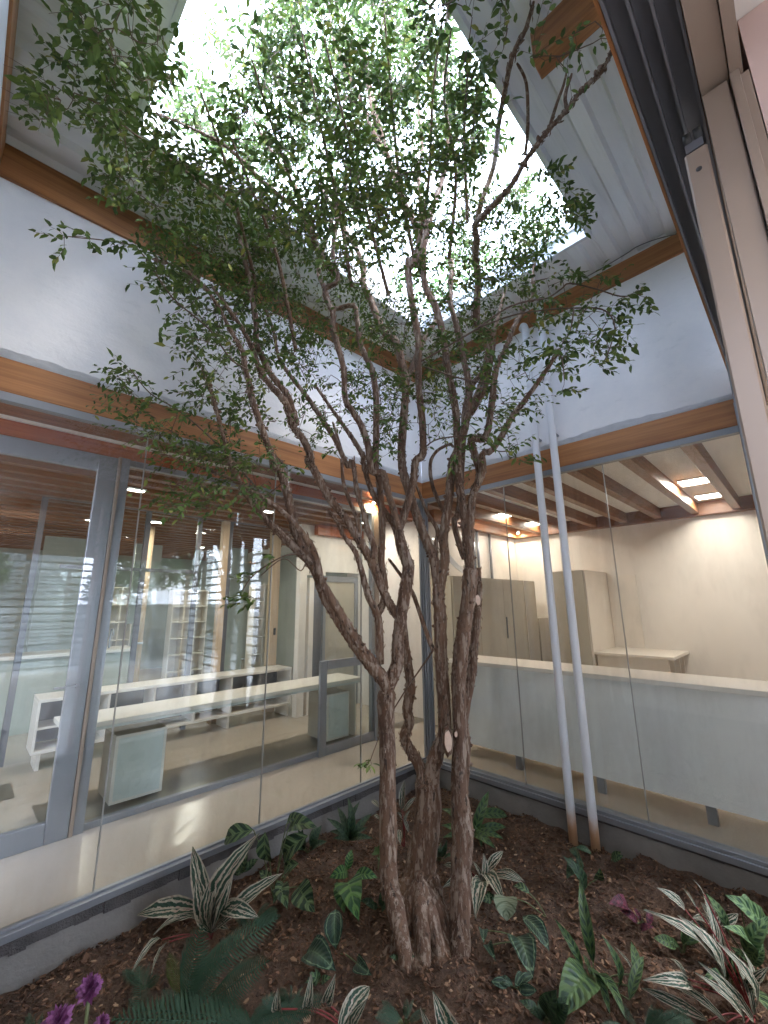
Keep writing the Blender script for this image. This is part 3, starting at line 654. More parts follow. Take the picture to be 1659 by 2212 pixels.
bx('sliding_stile', alu, t, .391, .44, 2.33, 2.37, 0, 1.94, .002); bx('sliding_stile', alu, t, 1.02, 1.09, 2.33, 2.37, 0, 1.94, .002); bx('sliding_rail', alu, t, .4405, 1.0195, 2.33, 2.37, 1.85, 1.94, .002); bx('sliding_panel', grey_lam, t, .4405, 1.0195, 2.345, 2.355, 0.001, 1.85)
bx('wall_over_door', int_wall, t, -.055, 1.095, 2.31, 2.42, 2.0005, 2.698)
tag(bx('passage_beam', wood_red, None, .17, 1.098, 2.2, 2.3, 2.55, 2.699, .002), 'reddish beam end over the white framed doorway', 'beam')

# far room: panels, shelves, counter, lights
for i, (x0, x1, z0) in enumerate(((-2.69, -2.1, .0), (-2.0, -1.7, .0), (-1.35, -.9, 1.2))):
    tag(bx('wall_panel', grey_wall, None, x0, x1, 5.8, 5.86, z0 + .001, 2.66), ('wide', 'narrow', 'short upper')[i] + ' grey green panel in the far part of the left room', 'panel')
tag(bx('grey_door', grey_wall, None, .3, .72, 5.5, 5.55, 0.001, 1.95, .003), 'grey door in the far room, right of the pale timber post', 'door')
tag(bx('wall_panel', grey_wall, None, .3, .72, 5.5, 5.54, 2.02, 2.698), 'grey green panel over the grey door of the far room', 'panel')
def shelf_unit(x0, x1, y, z1, nx_, nz_, label):
    t = thing('wall_shelves', label, 'shelves', ((x0 + x1) / 2, y, 0))
    for i in range(nx_ + 1): x = x0 + (x1 - x0) * i / nx_; bx('upright', laminate, t, x - .01, x + .01, y, y + .28, .001, z1)
    for k in range(nz_ + 1): z = .12 + (z1 - .12) * k / nz_; bx('shelf_board', laminate, t, x0 + .011, x1 - .011, y + .01, y + .27, z - .01, z + .01)
    bx('back_board', laminate, t, x0, x1, y + .2805, y + .29, .001, z1)
shelf_unit(-.2, .55, 7.0, 1.85, 3, 5, 'white cubby shelves lit in the far room left of the pale post')
shelf_unit(1.0, 1.45, 5.6, 1.95, 2, 5, 'white cubby shelves seen through the far door opening')
shelf_unit(-1.6, -.9, 7.3, 1.9, 3, 5, 'white cubby shelves at the back of the far room')
t = thing('island_counter', 'pale counter with a tap in the middle of the far room', 'counter', (-2.2, 4.4, 0))
bx('counter_top', laminate, t, -3.6, -1.6, 4.1, 4.7, .88, .92, .003); bx('counter_body', grey_wall, t, -3.55, -1.65, 4.15, 4.65, .001, .88)
MB().tube(catmull([(-1.9, 4.4, .92), (-1.9, 4.4, 1.12), (-1.9, 4.36, 1.18), (-1.9, 4.26, 1.17), (-1.9, 4.24, 1.1)], 5), .012, 8).build('tap', alu, t, True)
t = thing('wooden_pole', 'round orange brown wooden pole with a white band in the left room', 'pole', (-1.62, 4.0, 0))
MB().tube([(-1.62, 4.0, 0), (-1.62, 4.0, 2.69)], .045, 14).build('shaft', wood_z, t, True); MB().tube([(-1.62, 4.0, .98), (-1.62, 4.0, 1.01)], .052, 14).build('band', pvc, t, True)
LK = ['in the row just behind the glazed partition', 'over the bench', 'over the open shelf', 'before the pale timber posts', 'over the island counter']
for (x, y, w_, lab) in ((-2.4, 1.85, WL, 'added unseen ceiling light over the bench at left'), (-.9, 1.85, WL, 'added unseen ceiling light over the bench at right'), (-1.7, 3.6, WL, 'added unseen ceiling light over the middle of the left room'), (-.2, 5.85, WL * 1.4, 'added unseen ceiling light near the far shelves'), (-1.6, 6.35, WL * 1.4, 'added unseen ceiling light at the back of the far room'), (.6, 1.6, WL * .8, 'added unseen ceiling light in the passage behind the corner post'), (-5.2, 3.1, WL, 'added ceiling light of the left room outside the view'), (.55, 6.9, WL, 'ceiling light at the end of the far room')):
    led('ceiling_light', lab, x, 1.29 + .28 * round((y - 1.29) / .28), .14, .07, w_, 2.697)  # added lamps light the left room, none seen; the last follows the floor glare

# ================================================================ SLIDING DOOR SIDE (viewer's right)
t = thing('sliding_door', 'open sliding door with grey stile and rollers in the near right foreground', 'door', (-1.2, -2.88, 0))
bx('stile', alu_warm, t, -2.43, -2.37, -2.905, -2.86, 0.02, 2.56, .004); bx('stile', alu, t, -1.25, -1.19, -2.905, -2.86, 0.02, 2.6, .003)
bx('top_rail', alu, t, -2.369, -1.251, -2.9, -2.865, 2.5, 2.6, .002); bx('bottom_rail', alu, t, -2.369, -1.251, -2.9, -2.865, .02, .12, .002); bx('glass_pane', glass, t, -2.369, -1.251, -2.885, -2.878, .12, 2.5)
for y in (-2.872, -2.893): 
    MB().tube([(-2.415, y - .008, 2.60), (-2.415, y + .008, 2.60)], .022, 14).build('roller', rubber, t, True)
bx('roller_bracket', alu_dark, t, -2.43, -2.38, -2.9, -2.865, 2.5605, 2.585)
MB().tube([(-2.432, -2.882, 2.5), (-2.4295, -2.882, 2.5)], .006, 10).build('screw', rubber, t, True)
t = thing('sliding_door', 'closed far leaf of the sliding door, edge on at the right', 'door', (-.6, -2.83, 0))
bx('stile', alu, t, -1.2, -1.14, -2.845, -2.805, .02, 2.6, .003); bx('stile', alu, t, -.11, -.05, -2.845, -2.805, .02, 2.6, .003); bx('glass_pane', glass, t, -1.139, -.111, -2.828, -2.822, .1, 2.5)
bx('top_rail', alu, t, -1.139, -.111, -2.842, -2.808, 2.5, 2.6, .002); bx('bottom_rail', alu, t, -1.139, -.111, -2.842, -2.808, .02, .1, .002)
tag(bx('door_jamb', alu, None, -.055, .06, -2.9, -2.752, .0, 2.795, .003), 'grey aluminium jamb where the right glass wall ends at the sliding door', 'jamb')
t = thing('door_track', 'dark three channel head track of the sliding door overhead at the right', 'track', (-1.8, -2.85, 2.7))
bx('channel_back', alu_dark, t, -3.7, -.056, -2.912, -2.80, 2.76, 2.797)
for y in (-2.80, -2.838, -2.873, -2.912): bx('channel_rib', alu_dark, t, -3.7, -.056, y, y + .006, 2.715, 2.7595)
bx('timber_lip', wood_x, t, -3.7, -.056, -2.7925, -2.785, 2.72, 2.799)
bx('outer_trim', alu_warm, t, -3.7, -.056, -2.966, -2.914, 2.70, 2.797); bx('outer_trim', alu_warm, t, -3.7, -.056, -2.99, -2.968, 2.69, 2.797)
t = thing('door_frame', 'beige ribbed jamb very close at the right edge of the view', 'jamb', (-2.4, -2.96, 0))
for a, b, x in ((-2.962, -2.914, -2.43), (-2.966, -2.9625, -2.40), (-2.984, -2.9665, -2.44), (-3.0, -2.9845, -2.42)): bx('jamb_rib', alu_warm, t, x, -2.3, a, b, .0, 2.69, .001)
tag(bx('pink_wall', pink_wall, None, -2.42, -2.25, -3.3, -3.002, .0, 2.838), 'pinkish beige wall at the right edge of the view beyond the door jamb', 'wall')

# room behind the viewer and the daylight beyond it
G = 'timber rafters behind the viewer'
r0 = None
for k in range(8):
    y = -3.6 - .8 * k
    if r0 is None: r0 = bx('ceiling_rafter', wood_in, None, -7.9, .12, y - .05, y + .05, 2.68, 2.838); r = r0
    else: r = r0.copy(); COL.objects.link(r); r.location.y = y
    tag(r, ORD[k] + ' timber rafter behind the viewer counted from the sliding door', 'rafter', G)
led('ceiling_light', 'added unseen ceiling light behind the viewer', -3.1, -4.0, .3, .3, WL * .8)  # added lamp, no fixture seen: warms the door jamb and pink wall
led('ceiling_light', 'added unseen ceiling light deeper in the room behind the viewer', -1.5, -6.0, .3, .3, WL * .8)  # second added lamp for the unseen room
t = thing('slat_screen', 'horizontal slat screen on the open side behind the viewer', 'screen', (-3, -9.6, 0))
for k in range(15): bx('slat', alu_dark, t, -7.9, .1, -9.62, -9.6, .15 + .17 * k, .19 + .17 * k)
for x in (-6, -4, -2.6, -1, .0): bx('post', wood_z, t, x, x + .1, -9.7, -9.621, 0, 2.84)
t = thing('slat_screen', 'horizontal slat screen along the outdoor side right of the room behind the viewer', 'screen', (.9, -6.5, -.2))
for k in range(14): bx('slat', alu_dark, t, .9, .92, -9.6, -3.7, .1 + .19 * k, .14 + .19 * k)
for y in (-3.8, -5.2, -6.6, -8.0, -9.5): bx('post', wood_z, t, .921, 1.0, y, y + .08, -.45, 2.75)
tag(bx('garden_wall', pave, None, 9, 9.2, -16, -3, -.45, 1.9), 'long white garden wall outside to the right behind the viewer', 'wall')
tag(bx('neighbour_house', pave, None, 13, 18, -14, -6, -.45, 4.2), 'white neighbour house outside to the right behind the viewer', 'house')
tag(bx('garden_wall', pave, None, -14, 6, -16.2, -16, -.45, 1.6), 'white garden wall outside behind the viewer', 'wall')
tag(bx('neighbour_house', pave, None, -7, 0, -24, -19, -.45, 4.5), 'white neighbour house outside behind the viewer', 'house')

BRANCHES=[
 ("trunk",[(-1.856,-1.344,-0.115,0.0230),(-1.820,-1.309,-0.076,0.0323),(-1.781,-1.220,0.022,0.0432),(-1.748,-1.140,0.143,0.0455),(-1.714,-1.104,0.387,0.0451),(-1.678,-1.069,0.757,0.0450),(-1.683,-1.064,0.911,0.0484),(-1.675,-1.072,1.012,0.0515)]),
 ("trunk",[(-1.624,-1.265,-0.324,0.1003),(-1.562,-1.214,-0.218,0.1196),(-1.533,-1.171,-0.136,0.1134),(-1.513,-1.135,-0.042,0.0962),(-1.480,-1.125,0.064,0.0777),(-1.431,-1.146,0.311,0.0721),(-1.429,-1.148,0.492,0.0706)]),
 ("trunk",[(-1.596,-1.462,-0.287,0.0324),(-1.541,-1.418,-0.185,0.0497),(-1.496,-1.393,-0.085,0.0491),(-1.441,-1.376,0.142,0.0514),(-1.405,-1.370,0.308,0.0579),(-1.397,-1.350,0.489,0.0439),(-1.369,-1.350,0.748,0.0374),(-1.363,-1.355,1.002,0.0410),(-1.351,-1.367,1.173,0.0444),(-1.328,-1.390,1.349,0.0422),(-1.302,-1.417,1.531,0.0429),(-1.288,-1.431,1.719,0.0436)]),
 ("stem",[(-1.431,-1.146,0.431,0.0540),(-1.441,-1.111,0.547,0.0379),(-1.476,-1.062,0.643,0.0340),(-1.493,-1.032,0.712,0.0337),(-1.468,-1.052,0.795,0.0340),(-1.475,-1.045,0.874,0.0342),(-1.464,-1.066,0.995,0.0335),(-1.485,-1.070,1.117,0.0311),(-1.514,-1.072,1.257,0.0289),(-1.565,-1.097,1.416,0.0287)]),
 ("stem",[(-1.428,-1.149,0.431,0.0594),(-1.409,-1.185,0.584,0.0491),(-1.383,-1.228,0.699,0.0438),(-1.377,-1.251,0.746,0.0411),(-1.386,-1.259,0.993,0.0418),(-1.400,-1.262,1.170,0.0422),(-1.397,-1.265,1.394,0.0430),(-1.399,-1.263,1.581,0.0408),(-1.366,-1.296,1.772,0.0326),(-1.367,-1.295,1.920,0.0330),(-1.341,-1.321,2.123,0.0305),(-1.320,-1.342,2.333,0.0310),(-1.299,-1.351,2.443,0.0313),(-1.234,-1.383,2.601,0.0288),(-1.166,-1.411,2.875,0.0296),(-1.135,-1.399,3.099,0.0253),(-1.128,-1.364,3.300,0.0242),(-1.132,-1.332,3.551,0.0230),(-1.163,-1.301,3.772,0.0216),(-1.141,-1.295,3.940,0.0220),(-1.100,-1.294,4.229,0.0188)]),
 ("branch",[(-1.397,-1.265,1.533,0.0348),(-1.407,-1.242,1.774,0.0343),(-1.425,-1.211,1.874,0.0334),(-1.458,-1.167,2.028,0.0326),(-1.477,-1.134,2.155,0.0316),(-1.499,-1.090,2.331,0.0312),(-1.497,-1.061,2.458,0.0310),(-1.478,-1.049,2.631,0.0309),(-1.444,-1.052,2.909,0.0310),(-1.417,-1.046,3.088,0.0309),(-1.420,-1.012,3.274,0.0315),(-1.432,-0.969,3.467,0.0321),(-1.468,-0.901,3.557,0.0314),(-1.490,-0.848,3.673,0.0302),(-1.525,-0.789,3.891,0.0283),(-1.566,-0.733,4.085,0.0253),(-1.566,-0.717,4.312,0.0223),(-1.745,-0.523,4.863,0.0196),(-1.827,-0.425,5.248,0.0165)]),
 ("branch",[(-1.346,-0.976,3.133,0.0249),(-1.270,-1.010,3.365,0.0237),(-1.180,-1.058,3.608,0.0224),(-1.088,-1.107,3.796,0.0229),(-1.108,-1.074,3.990,0.0232),(-1.152,-1.029,4.208,0.0216),(-1.169,-1.012,4.560,0.0200),(-1.156,-1.032,4.907,0.0204),(-1.169,-1.040,5.350,0.0209),(-1.155,-1.076,5.559,0.0189),(-1.201,-1.051,6.620,0.0178)]),
 ("branch",[(-1.289,-1.429,1.681,0.0318),(-1.301,-1.424,1.912,0.0308),(-1.310,-1.422,2.060,0.0296),(-1.326,-1.412,2.212,0.0283),(-1.333,-1.412,2.335,0.0273),(-1.338,-1.421,2.679,0.0279),(-1.358,-1.418,2.876,0.0277),(-1.389,-1.404,3.058,0.0263),(-1.409,-1.400,3.264,0.0249),(-1.448,-1.377,3.532,0.0236),(-1.515,-1.327,3.751,0.0221),(-1.498,-1.361,4.262,0.0211),(-1.459,-1.416,4.428,0.0206),(-1.408,-1.485,4.723,0.0210),(-1.394,-1.515,5.030,0.0199),(-1.402,-1.524,5.557,0.0186),(-1.412,-1.531,5.860,0.0169),(-2.402,-2.214,4.039,0.0080)]),
 ("branch",[(-1.288,-1.430,1.700,0.0319),(-1.291,-1.437,1.862,0.0305),(-1.282,-1.455,2.059,0.0291),(-1.268,-1.479,2.209,0.0276),(-1.220,-1.503,2.338,0.0275),(-1.237,-1.462,2.576,0.0281),(-1.155,-1.521,2.602,0.0265),(-1.105,-1.548,2.794,0.0251),(-1.066,-1.563,3.015,0.0237),(-1.021,-1.584,3.189,0.0221),(-0.949,-1.609,3.312,0.0205),(-0.864,-1.647,3.522,0.0189),(-0.753,-1.711,3.741,0.0172),(-0.665,-1.752,3.906,0.0154),(-0.640,-1.746,4.093,0.0134),(-0.539,-1.784,4.377,0.0116)]),
 ("branch",[(-1.260,-1.487,2.230,0.0240),(-1.249,-1.545,2.343,0.0240),(-1.277,-1.564,2.439,0.0229),(-1.262,-1.627,2.454,0.0207),(-1.267,-1.715,2.539,0.0203),(-1.288,-1.789,2.610,0.0190),(-1.292,-1.879,2.686,0.0167),(-1.268,-1.974,2.795,0.0147),(-1.265,-2.048,2.873,0.0127),(-1.269,-2.114,2.940,0.0108)]),
 ("branch",[(-1.142,-1.393,2.836,0.0398),(-1.051,-1.451,3.011,0.0406),(-0.983,-1.485,3.251,0.0396),(-0.974,-1.519,3.473,0.0354),(-1.058,-1.468,3.541,0.0308),(-1.109,-1.501,3.710,0.0278),(-1.157,-1.552,3.830,0.0274),(-1.265,-1.606,3.950,0.0257),(-1.381,-1.690,3.913,0.0235),(-1.532,-1.772,3.874,0.0211),(-1.656,-1.914,3.754,0.0179),(-1.717,-2.107,3.731,0.0151),(-1.809,-2.248,3.708,0.0132),(-1.883,-2.390,3.674,0.0111),(-1.945,-2.495,3.618,0.0091),(-2.019,-2.579,3.556,0.0072),(-2.043,-2.654,3.529,0.0054),(-2.076,-2.721,3.554,0.0035)]),
 ("branch",[(-1.212,-1.606,4.274,0.0241),(-1.308,-1.712,4.306,0.0217),(-1.377,-1.854,4.410,0.0194),(-1.809,-2.115,4.066,0.0153),(-1.965,-2.251,4.057,0.0134),(-2.040,-2.327,4.051,0.0118),(-2.080,-2.406,4.046,0.0102),(-2.144,-2.476,4.039,0.0080)]),
 ("branch",[(-1.776,-2.357,3.816,0.0105),(-1.822,-2.423,3.868,0.0079),(-1.873,-2.476,3.867,0.0065),(-1.931,-2.513,3.849,0.0042)]),
 ("branch",[(-1.583,-2.154,4.032,0.0107),(-1.697,-2.229,4.062,0.0102),(-1.883,-2.312,4.057,0.0082),(-1.992,-2.319,4.053,0.0067)]),
 ("branch",[(-1.836,-2.466,3.764,0.0098),(-1.891,-2.482,3.779,0.0085),(-1.916,-2.527,3.829,0.0063)]),
 ("trunk",[(-1.816,-1.426,-0.257,0.0445),(-1.732,-1.326,-0.236,0.0651),(-1.646,-1.214,-0.178,0.0794),(-1.603,-1.144,-0.059,0.0736),(-1.557,-1.105,0.025,0.0508)]),
 ("trunk",[(-1.751,-1.490,-0.244,0.0365),(-1.642,-1.387,-0.227,0.0614),(-1.539,-1.278,-0.171,0.0806),(-1.505,-1.214,-0.043,0.0694),(-1.461,-1.173,0.043,0.0462)]),
 ("trunk",[(-1.655,-1.516,-0.298,0.0310),(-1.579,-1.451,-0.277,0.0436),(-1.530,-1.414,-0.192,0.0454)]),
 ("stem",[(-1.292,-1.285,0.115,0.0446),(-1.272,-1.277,0.367,0.0352),(-1.229,-1.292,0.636,0.0335),(-1.218,-1.274,0.795,0.0343),(-1.157,-1.307,1.058,0.0353),(-1.127,-1.322,1.243,0.0330),(-1.097,-1.339,1.434,0.0305),(-1.085,-1.351,1.583,0.0278),(-1.083,-1.353,1.735,0.0250)]),
 ("branch",[(-1.200,-1.335,1.790,0.0245),(-1.200,-1.304,1.875,0.0221),(-1.205,-1.267,2.047,0.0222),(-1.156,-1.284,2.170,0.0226),(-1.088,-1.321,2.846,0.0239),(-1.023,-1.354,3.094,0.0229),(-0.938,-1.408,3.246,0.0202),(-0.852,-1.463,3.526,0.0175),(-0.769,-1.514,3.845,0.0146),(-0.707,-1.545,4.047,0.0115)]),
 ("branch",[(-1.431,-1.230,1.223,0.0170),(-1.453,-1.187,1.349,0.0158),(-1.471,-1.145,1.488,0.0146),(-1.483,-1.108,1.584,0.0148),(-1.530,-1.033,1.713,0.0121),(-1.557,-0.978,1.795,0.0092)]),
 ("branch",[(-1.387,-1.247,1.804,0.0150),(-1.381,-1.239,1.865,0.0151),(-1.363,-1.242,1.978,0.0153),(-1.402,-1.189,2.105,0.0124),(-1.442,-1.136,2.300,0.0095)]),
 ("branch",[(-1.250,-1.214,2.124,0.0160),(-1.282,-1.154,2.306,0.0150),(-1.273,-1.134,2.483,0.0140),(-1.223,-1.156,2.585,0.0128),(-1.140,-1.210,2.646,0.0116),(-1.103,-1.220,2.632,0.0103)]),
 ("limb",[(-1.671,-1.076,1.011,0.0461),(-1.700,-1.062,1.071,0.0431),(-1.771,-1.007,1.176,0.0406),(-1.842,-0.951,1.298,0.0393),(-1.914,-0.894,1.431,0.0380),(-1.977,-0.853,1.557,0.0366),(-2.031,-0.829,1.702,0.0352),(-2.092,-0.800,1.810,0.0336),(-2.153,-0.769,1.957,0.0307),(-2.197,-0.756,2.143,0.0280),(-2.239,-0.745,2.273,0.0265),(-2.273,-0.741,2.364,0.0249),(-2.291,-0.754,2.311,0.0230),(-2.329,-0.747,2.409,0.0214),(-2.395,-0.712,2.599,0.0200),(-2.448,-0.690,2.754,0.0185),(-2.467,-0.701,2.816,0.0168),(-2.499,-0.699,2.916,0.0152),(-2.526,-0.703,3.016,0.0136),(-2.592,-0.677,3.131,0.0120),(-2.668,-0.648,3.271,0.0104),(-2.755,-0.607,3.401,0.0088),(-2.856,-0.552,3.482,0.0072),(-3.002,-0.452,3.542,0.0056)]),
 ("limb",[(-1.744,-1.031,1.158,0.0327),(-1.809,-0.996,1.247,0.0307),(-1.881,-0.954,1.379,0.0288),(-1.986,-0.879,1.583,0.0270),(-2.060,-0.837,1.727,0.0251),(-2.142,-0.793,1.816,0.0248),(-2.230,-0.743,1.914,0.0237),(-2.298,-0.713,1.984,0.0218),(-2.403,-0.655,2.126,0.0207),(-2.471,-0.644,2.218,0.0196),(-2.526,-0.645,2.327,0.0180),(-2.524,-0.704,2.236,0.0156),(-2.571,-0.699,2.359,0.0126),(-2.619,-0.689,2.509,0.0105),(-2.673,-0.672,2.677,0.0086),(-2.712,-0.671,2.776,0.0066)]),
 ("branch",[(-2.046,-0.913,1.625,0.0216),(-2.103,-0.909,1.799,0.0216),(-2.164,-0.901,1.884,0.0194),(-2.237,-0.881,1.967,0.0169),(-2.327,-0.844,2.049,0.0158),(-2.460,-0.782,2.136,0.0137),(-2.545,-0.767,2.175,0.0096),(-2.747,-0.636,2.266,0.0073),(-2.873,-0.581,2.297,0.0050)]),
 ("branch",[(-1.691,-1.028,1.152,0.0277),(-1.696,-1.029,1.355,0.0253),(-1.709,-1.023,1.446,0.0254),(-1.752,-0.988,1.556,0.0228),(-1.782,-0.965,1.705,0.0202),(-1.826,-0.956,1.817,0.0173),(-1.890,-0.928,1.910,0.0144),(-1.940,-0.913,2.002,0.0115),(-1.996,-0.892,2.065,0.0086)]),
 ("branch",[(-1.688,-1.002,1.436,0.0257),(-1.659,-1.027,1.509,0.0245),(-1.649,-1.032,1.631,0.0234),(-1.660,-1.017,1.775,0.0236),(-1.653,-1.020,1.974,0.0240),(-1.656,-1.012,2.179,0.0244),(-1.664,-1.000,2.338,0.0248),(-1.674,-0.982,2.397,0.0249),(-1.666,-0.982,2.649,0.0255),(-1.660,-0.978,2.913,0.0252),(-1.672,-0.957,3.112,0.0240),(-1.696,-0.924,3.227,0.0227),(-1.728,-0.884,3.368,0.0214),(-1.740,-0.866,3.533,0.0203),(-1.762,-0.843,3.688,0.0197),(-1.870,-0.735,3.665,0.0189),(-1.917,-0.688,3.848,0.0183),(-1.950,-0.655,4.034,0.0176),(-1.872,-0.733,4.589,0.0165),(-1.934,-0.671,4.810,0.0150)]),
 ("stem",[(-1.674,-1.073,1.027,0.0434),(-1.634,-1.113,1.154,0.0412),(-1.626,-1.121,1.311,0.0390),(-1.607,-1.132,1.444,0.0395),(-1.582,-1.145,1.581,0.0430),(-1.560,-1.155,1.723,0.0407),(-1.579,-1.123,1.850,0.0383),(-1.592,-1.098,1.980,0.0359)]),
 ("branch",[(-1.588,-1.102,1.960,0.0298),(-1.564,-1.136,2.069,0.0287),(-1.547,-1.163,2.169,0.0276),(-1.528,-1.191,2.302,0.0274),(-1.521,-1.209,2.426,0.0276),(-1.493,-1.246,2.470,0.0271),(-1.497,-1.256,2.664,0.0261),(-1.519,-1.258,2.858,0.0251),(-1.535,-1.267,3.056,0.0253),(-1.544,-1.282,3.258,0.0255),(-1.574,-1.277,3.464,0.0258),(-1.607,-1.268,3.674,0.0261),(-1.624,-1.277,3.889,0.0260),(-1.627,-1.298,3.814,0.0250),(-1.596,-1.354,3.964,0.0244),(-1.615,-1.359,4.087,0.0237),(-1.676,-1.323,4.256,0.0232),(-1.728,-1.295,4.413,0.0220),(-1.798,-1.250,4.709,0.0208),(-1.851,-1.221,4.951,0.0196),(-1.906,-1.191,5.299,0.0185),(-1.890,-1.231,4.892,0.0164),(-1.940,-1.207,5.221,0.0152),(-1.975,-1.196,5.639,0.0140)]),
 ("branch",[(-1.817,-1.269,4.657,0.0200),(-1.876,-1.244,4.747,0.0180),(-1.943,-1.211,4.884,0.0167),(-1.988,-1.211,4.964,0.0166),(-2.082,-1.174,5.001,0.0151),(-2.144,-1.168,4.953,0.0129)]),
 ("branch",[(-2.023,-1.218,5.002,0.0148),(-2.132,-1.181,5.230,0.0132),(-2.232,-1.151,5.444,0.0099),(-2.280,-1.174,5.569,0.0065)]),
 ("branch",[(-1.505,-1.242,3.932,0.0205),(-1.471,-1.299,4.061,0.0206),(-1.443,-1.351,4.312,0.0197),(-1.426,-1.392,4.477,0.0175)]),
 ("branch",[(-1.603,-1.115,1.967,0.0267),(-1.631,-1.104,2.085,0.0257),(-1.666,-1.086,2.214,0.0247),(-1.694,-1.074,2.335,0.0241),(-1.756,-1.028,2.348,0.0240),(-1.777,-1.024,2.506,0.0242),(-1.817,-1.000,2.648,0.0234),(-1.867,-0.974,2.739,0.0222),(-1.916,-0.949,2.831,0.0214),(-1.935,-0.954,3.024,0.0216),(-1.973,-0.939,3.180,0.0218),(-2.011,-0.924,3.317,0.0210),(-2.023,-0.936,3.433,0.0198),(-2.070,-0.900,3.601,0.0188),(-2.009,-0.973,3.670,0.0176),(-2.043,-0.951,3.855,0.0166),(-2.029,-0.977,4.162,0.0156),(-1.999,-1.018,4.385,0.0146),(-1.999,-1.030,4.709,0.0136)]),
 ("branch",[(-1.581,-1.081,1.944,0.0240),(-1.598,-1.057,2.026,0.0223),(-1.664,-0.984,2.172,0.0207),(-1.696,-0.944,2.280,0.0190),(-1.722,-0.912,2.454,0.0189),(-1.718,-0.908,2.484,0.0186),(-1.762,-0.857,2.608,0.0168),(-1.857,-0.756,2.820,0.0138),(-1.954,-0.651,3.039,0.0099)]),
 ("branch",[(-1.602,-1.089,1.435,0.0314),(-1.633,-1.068,1.490,0.0300),(-1.671,-1.040,1.583,0.0288),(-1.730,-0.993,1.773,0.0291),(-1.776,-0.957,1.869,0.0290),(-1.822,-0.922,1.966,0.0276),(-1.882,-0.885,2.073,0.0266),(-1.943,-0.851,2.149,0.0266),(-1.997,-0.824,2.246,0.0266),(-2.044,-0.803,2.342,0.0266),(-2.084,-0.791,2.397,0.0262),(-2.085,-0.816,2.417,0.0253),(-2.130,-0.799,2.522,0.0245),(-2.193,-0.763,2.618,0.0238),(-2.231,-0.751,2.743,0.0226),(-2.275,-0.735,2.801,0.0210),(-2.344,-0.693,2.888,0.0195),(-2.394,-0.669,2.975,0.0179),(-2.433,-0.658,3.081,0.0164),(-2.498,-0.619,3.229,0.0150),(-2.590,-0.554,3.389,0.0121),(-2.669,-0.502,3.519,0.0090)]),
 ("branch",[(-2.137,-0.723,2.648,0.0242),(-2.166,-0.713,2.750,0.0242),(-2.203,-0.697,2.852,0.0237),(-2.292,-0.627,2.996,0.0220),(-2.335,-0.604,3.090,0.0215),(-2.379,-0.580,3.205,0.0216),(-2.400,-0.602,3.341,0.0197),(-2.449,-0.595,3.551,0.0186),(-2.482,-0.605,3.666,0.0186),(-2.537,-0.591,3.858,0.0174),(-2.566,-0.605,4.017,0.0156),(-2.672,-0.647,4.080,0.0133),(-2.802,-0.726,4.076,0.0108),(-2.917,-0.677,4.074,0.0090),(-3.037,-0.658,4.072,0.0071),(-3.127,-0.696,4.069,0.0052)]),
 ("branch",[(-1.735,-1.012,1.780,0.0203),(-1.720,-1.011,1.859,0.0205),(-1.739,-0.975,1.969,0.0205),(-1.752,-0.945,2.093,0.0192),(-1.773,-0.908,2.230,0.0183),(-1.788,-0.877,2.447,0.0187),(-1.802,-0.847,2.410,0.0188),(-1.856,-0.776,2.606,0.0191),(-1.941,-0.675,2.820,0.0185),(-1.999,-0.617,2.948,0.0169),(-2.099,-0.550,3.099,0.0152),(-2.172,-0.510,3.228,0.0134),(-2.219,-0.496,3.437,0.0118),(-2.295,-0.452,3.649,0.0100)]),
 ("branch",[(-1.789,-0.958,1.897,0.0146),(-1.792,-0.931,2.039,0.0149),(-1.817,-0.883,2.165,0.0151),(-1.835,-0.841,2.295,0.0138),(-1.833,-0.819,2.451,0.0125),(-1.820,-0.809,2.505,0.0111),(-1.860,-0.746,2.749,0.0097)]),
 ("branch",[(-1.975,-0.913,3.764,0.0196),(-2.050,-0.915,3.795,0.0193),(-2.153,-0.889,3.914,0.0190),(-2.196,-0.937,3.908,0.0177),(-2.307,-0.954,4.025,0.0165),(-2.452,-0.937,4.040,0.0151),(-2.606,-0.912,4.092,0.0135),(-2.727,-0.920,4.112,0.0116),(-2.828,-0.947,4.089,0.0097),(-2.953,-0.951,4.048,0.0079),(-3.087,-0.946,4.001,0.0062),(-3.193,-0.968,3.926,0.0047)]),
 ("branch",[(-2.218,-0.812,4.210,0.0131),(-2.257,-0.826,4.334,0.0118),(-2.363,-0.772,4.509,0.0106),(-2.486,-0.703,4.726,0.0090),(-2.586,-0.655,4.916,0.0066)]),
 ("branch",[(-2.732,-0.863,3.796,0.0096),(-2.923,-0.861,3.828,0.0082),(-3.086,-0.887,3.810,0.0069),(-3.177,-0.984,3.716,0.0057),(-3.264,-1.015,3.668,0.0047),(-3.396,-1.001,3.712,0.0038),(-3.495,-1.019,3.663,0.0030)]),
 ("branch",[(-1.574,-1.314,3.900,0.0152),(-1.783,-1.600,4.127,0.0119),(-2.073,-1.876,4.278,0.0082),(-2.400,-2.189,4.040,0.0041)]),
 ("branch",[(-1.586,-1.302,3.900,0.0152),(-1.915,-1.468,4.204,0.0120),(-2.237,-1.712,4.281,0.0082),(-2.476,-1.897,4.312,0.0045)]),
 ("branch",[(-1.717,-1.171,3.597,0.0148),(-2.067,-1.316,3.950,0.0117),(-2.418,-1.531,4.051,0.0081),(-2.681,-1.692,4.161,0.0044)]),
 ("branch",[(-2.041,-0.847,3.908,0.0152),(-2.381,-1.002,4.064,0.0118),(-2.693,-1.256,4.024,0.0080),(-2.919,-1.454,4.015,0.0044)]),
 ("branch",[(-2.357,-0.532,3.607,0.0149),(-2.623,-0.760,3.853,0.0116),(-2.881,-1.068,3.868,0.0079),(-3.086,-1.287,3.844,0.0043)]),
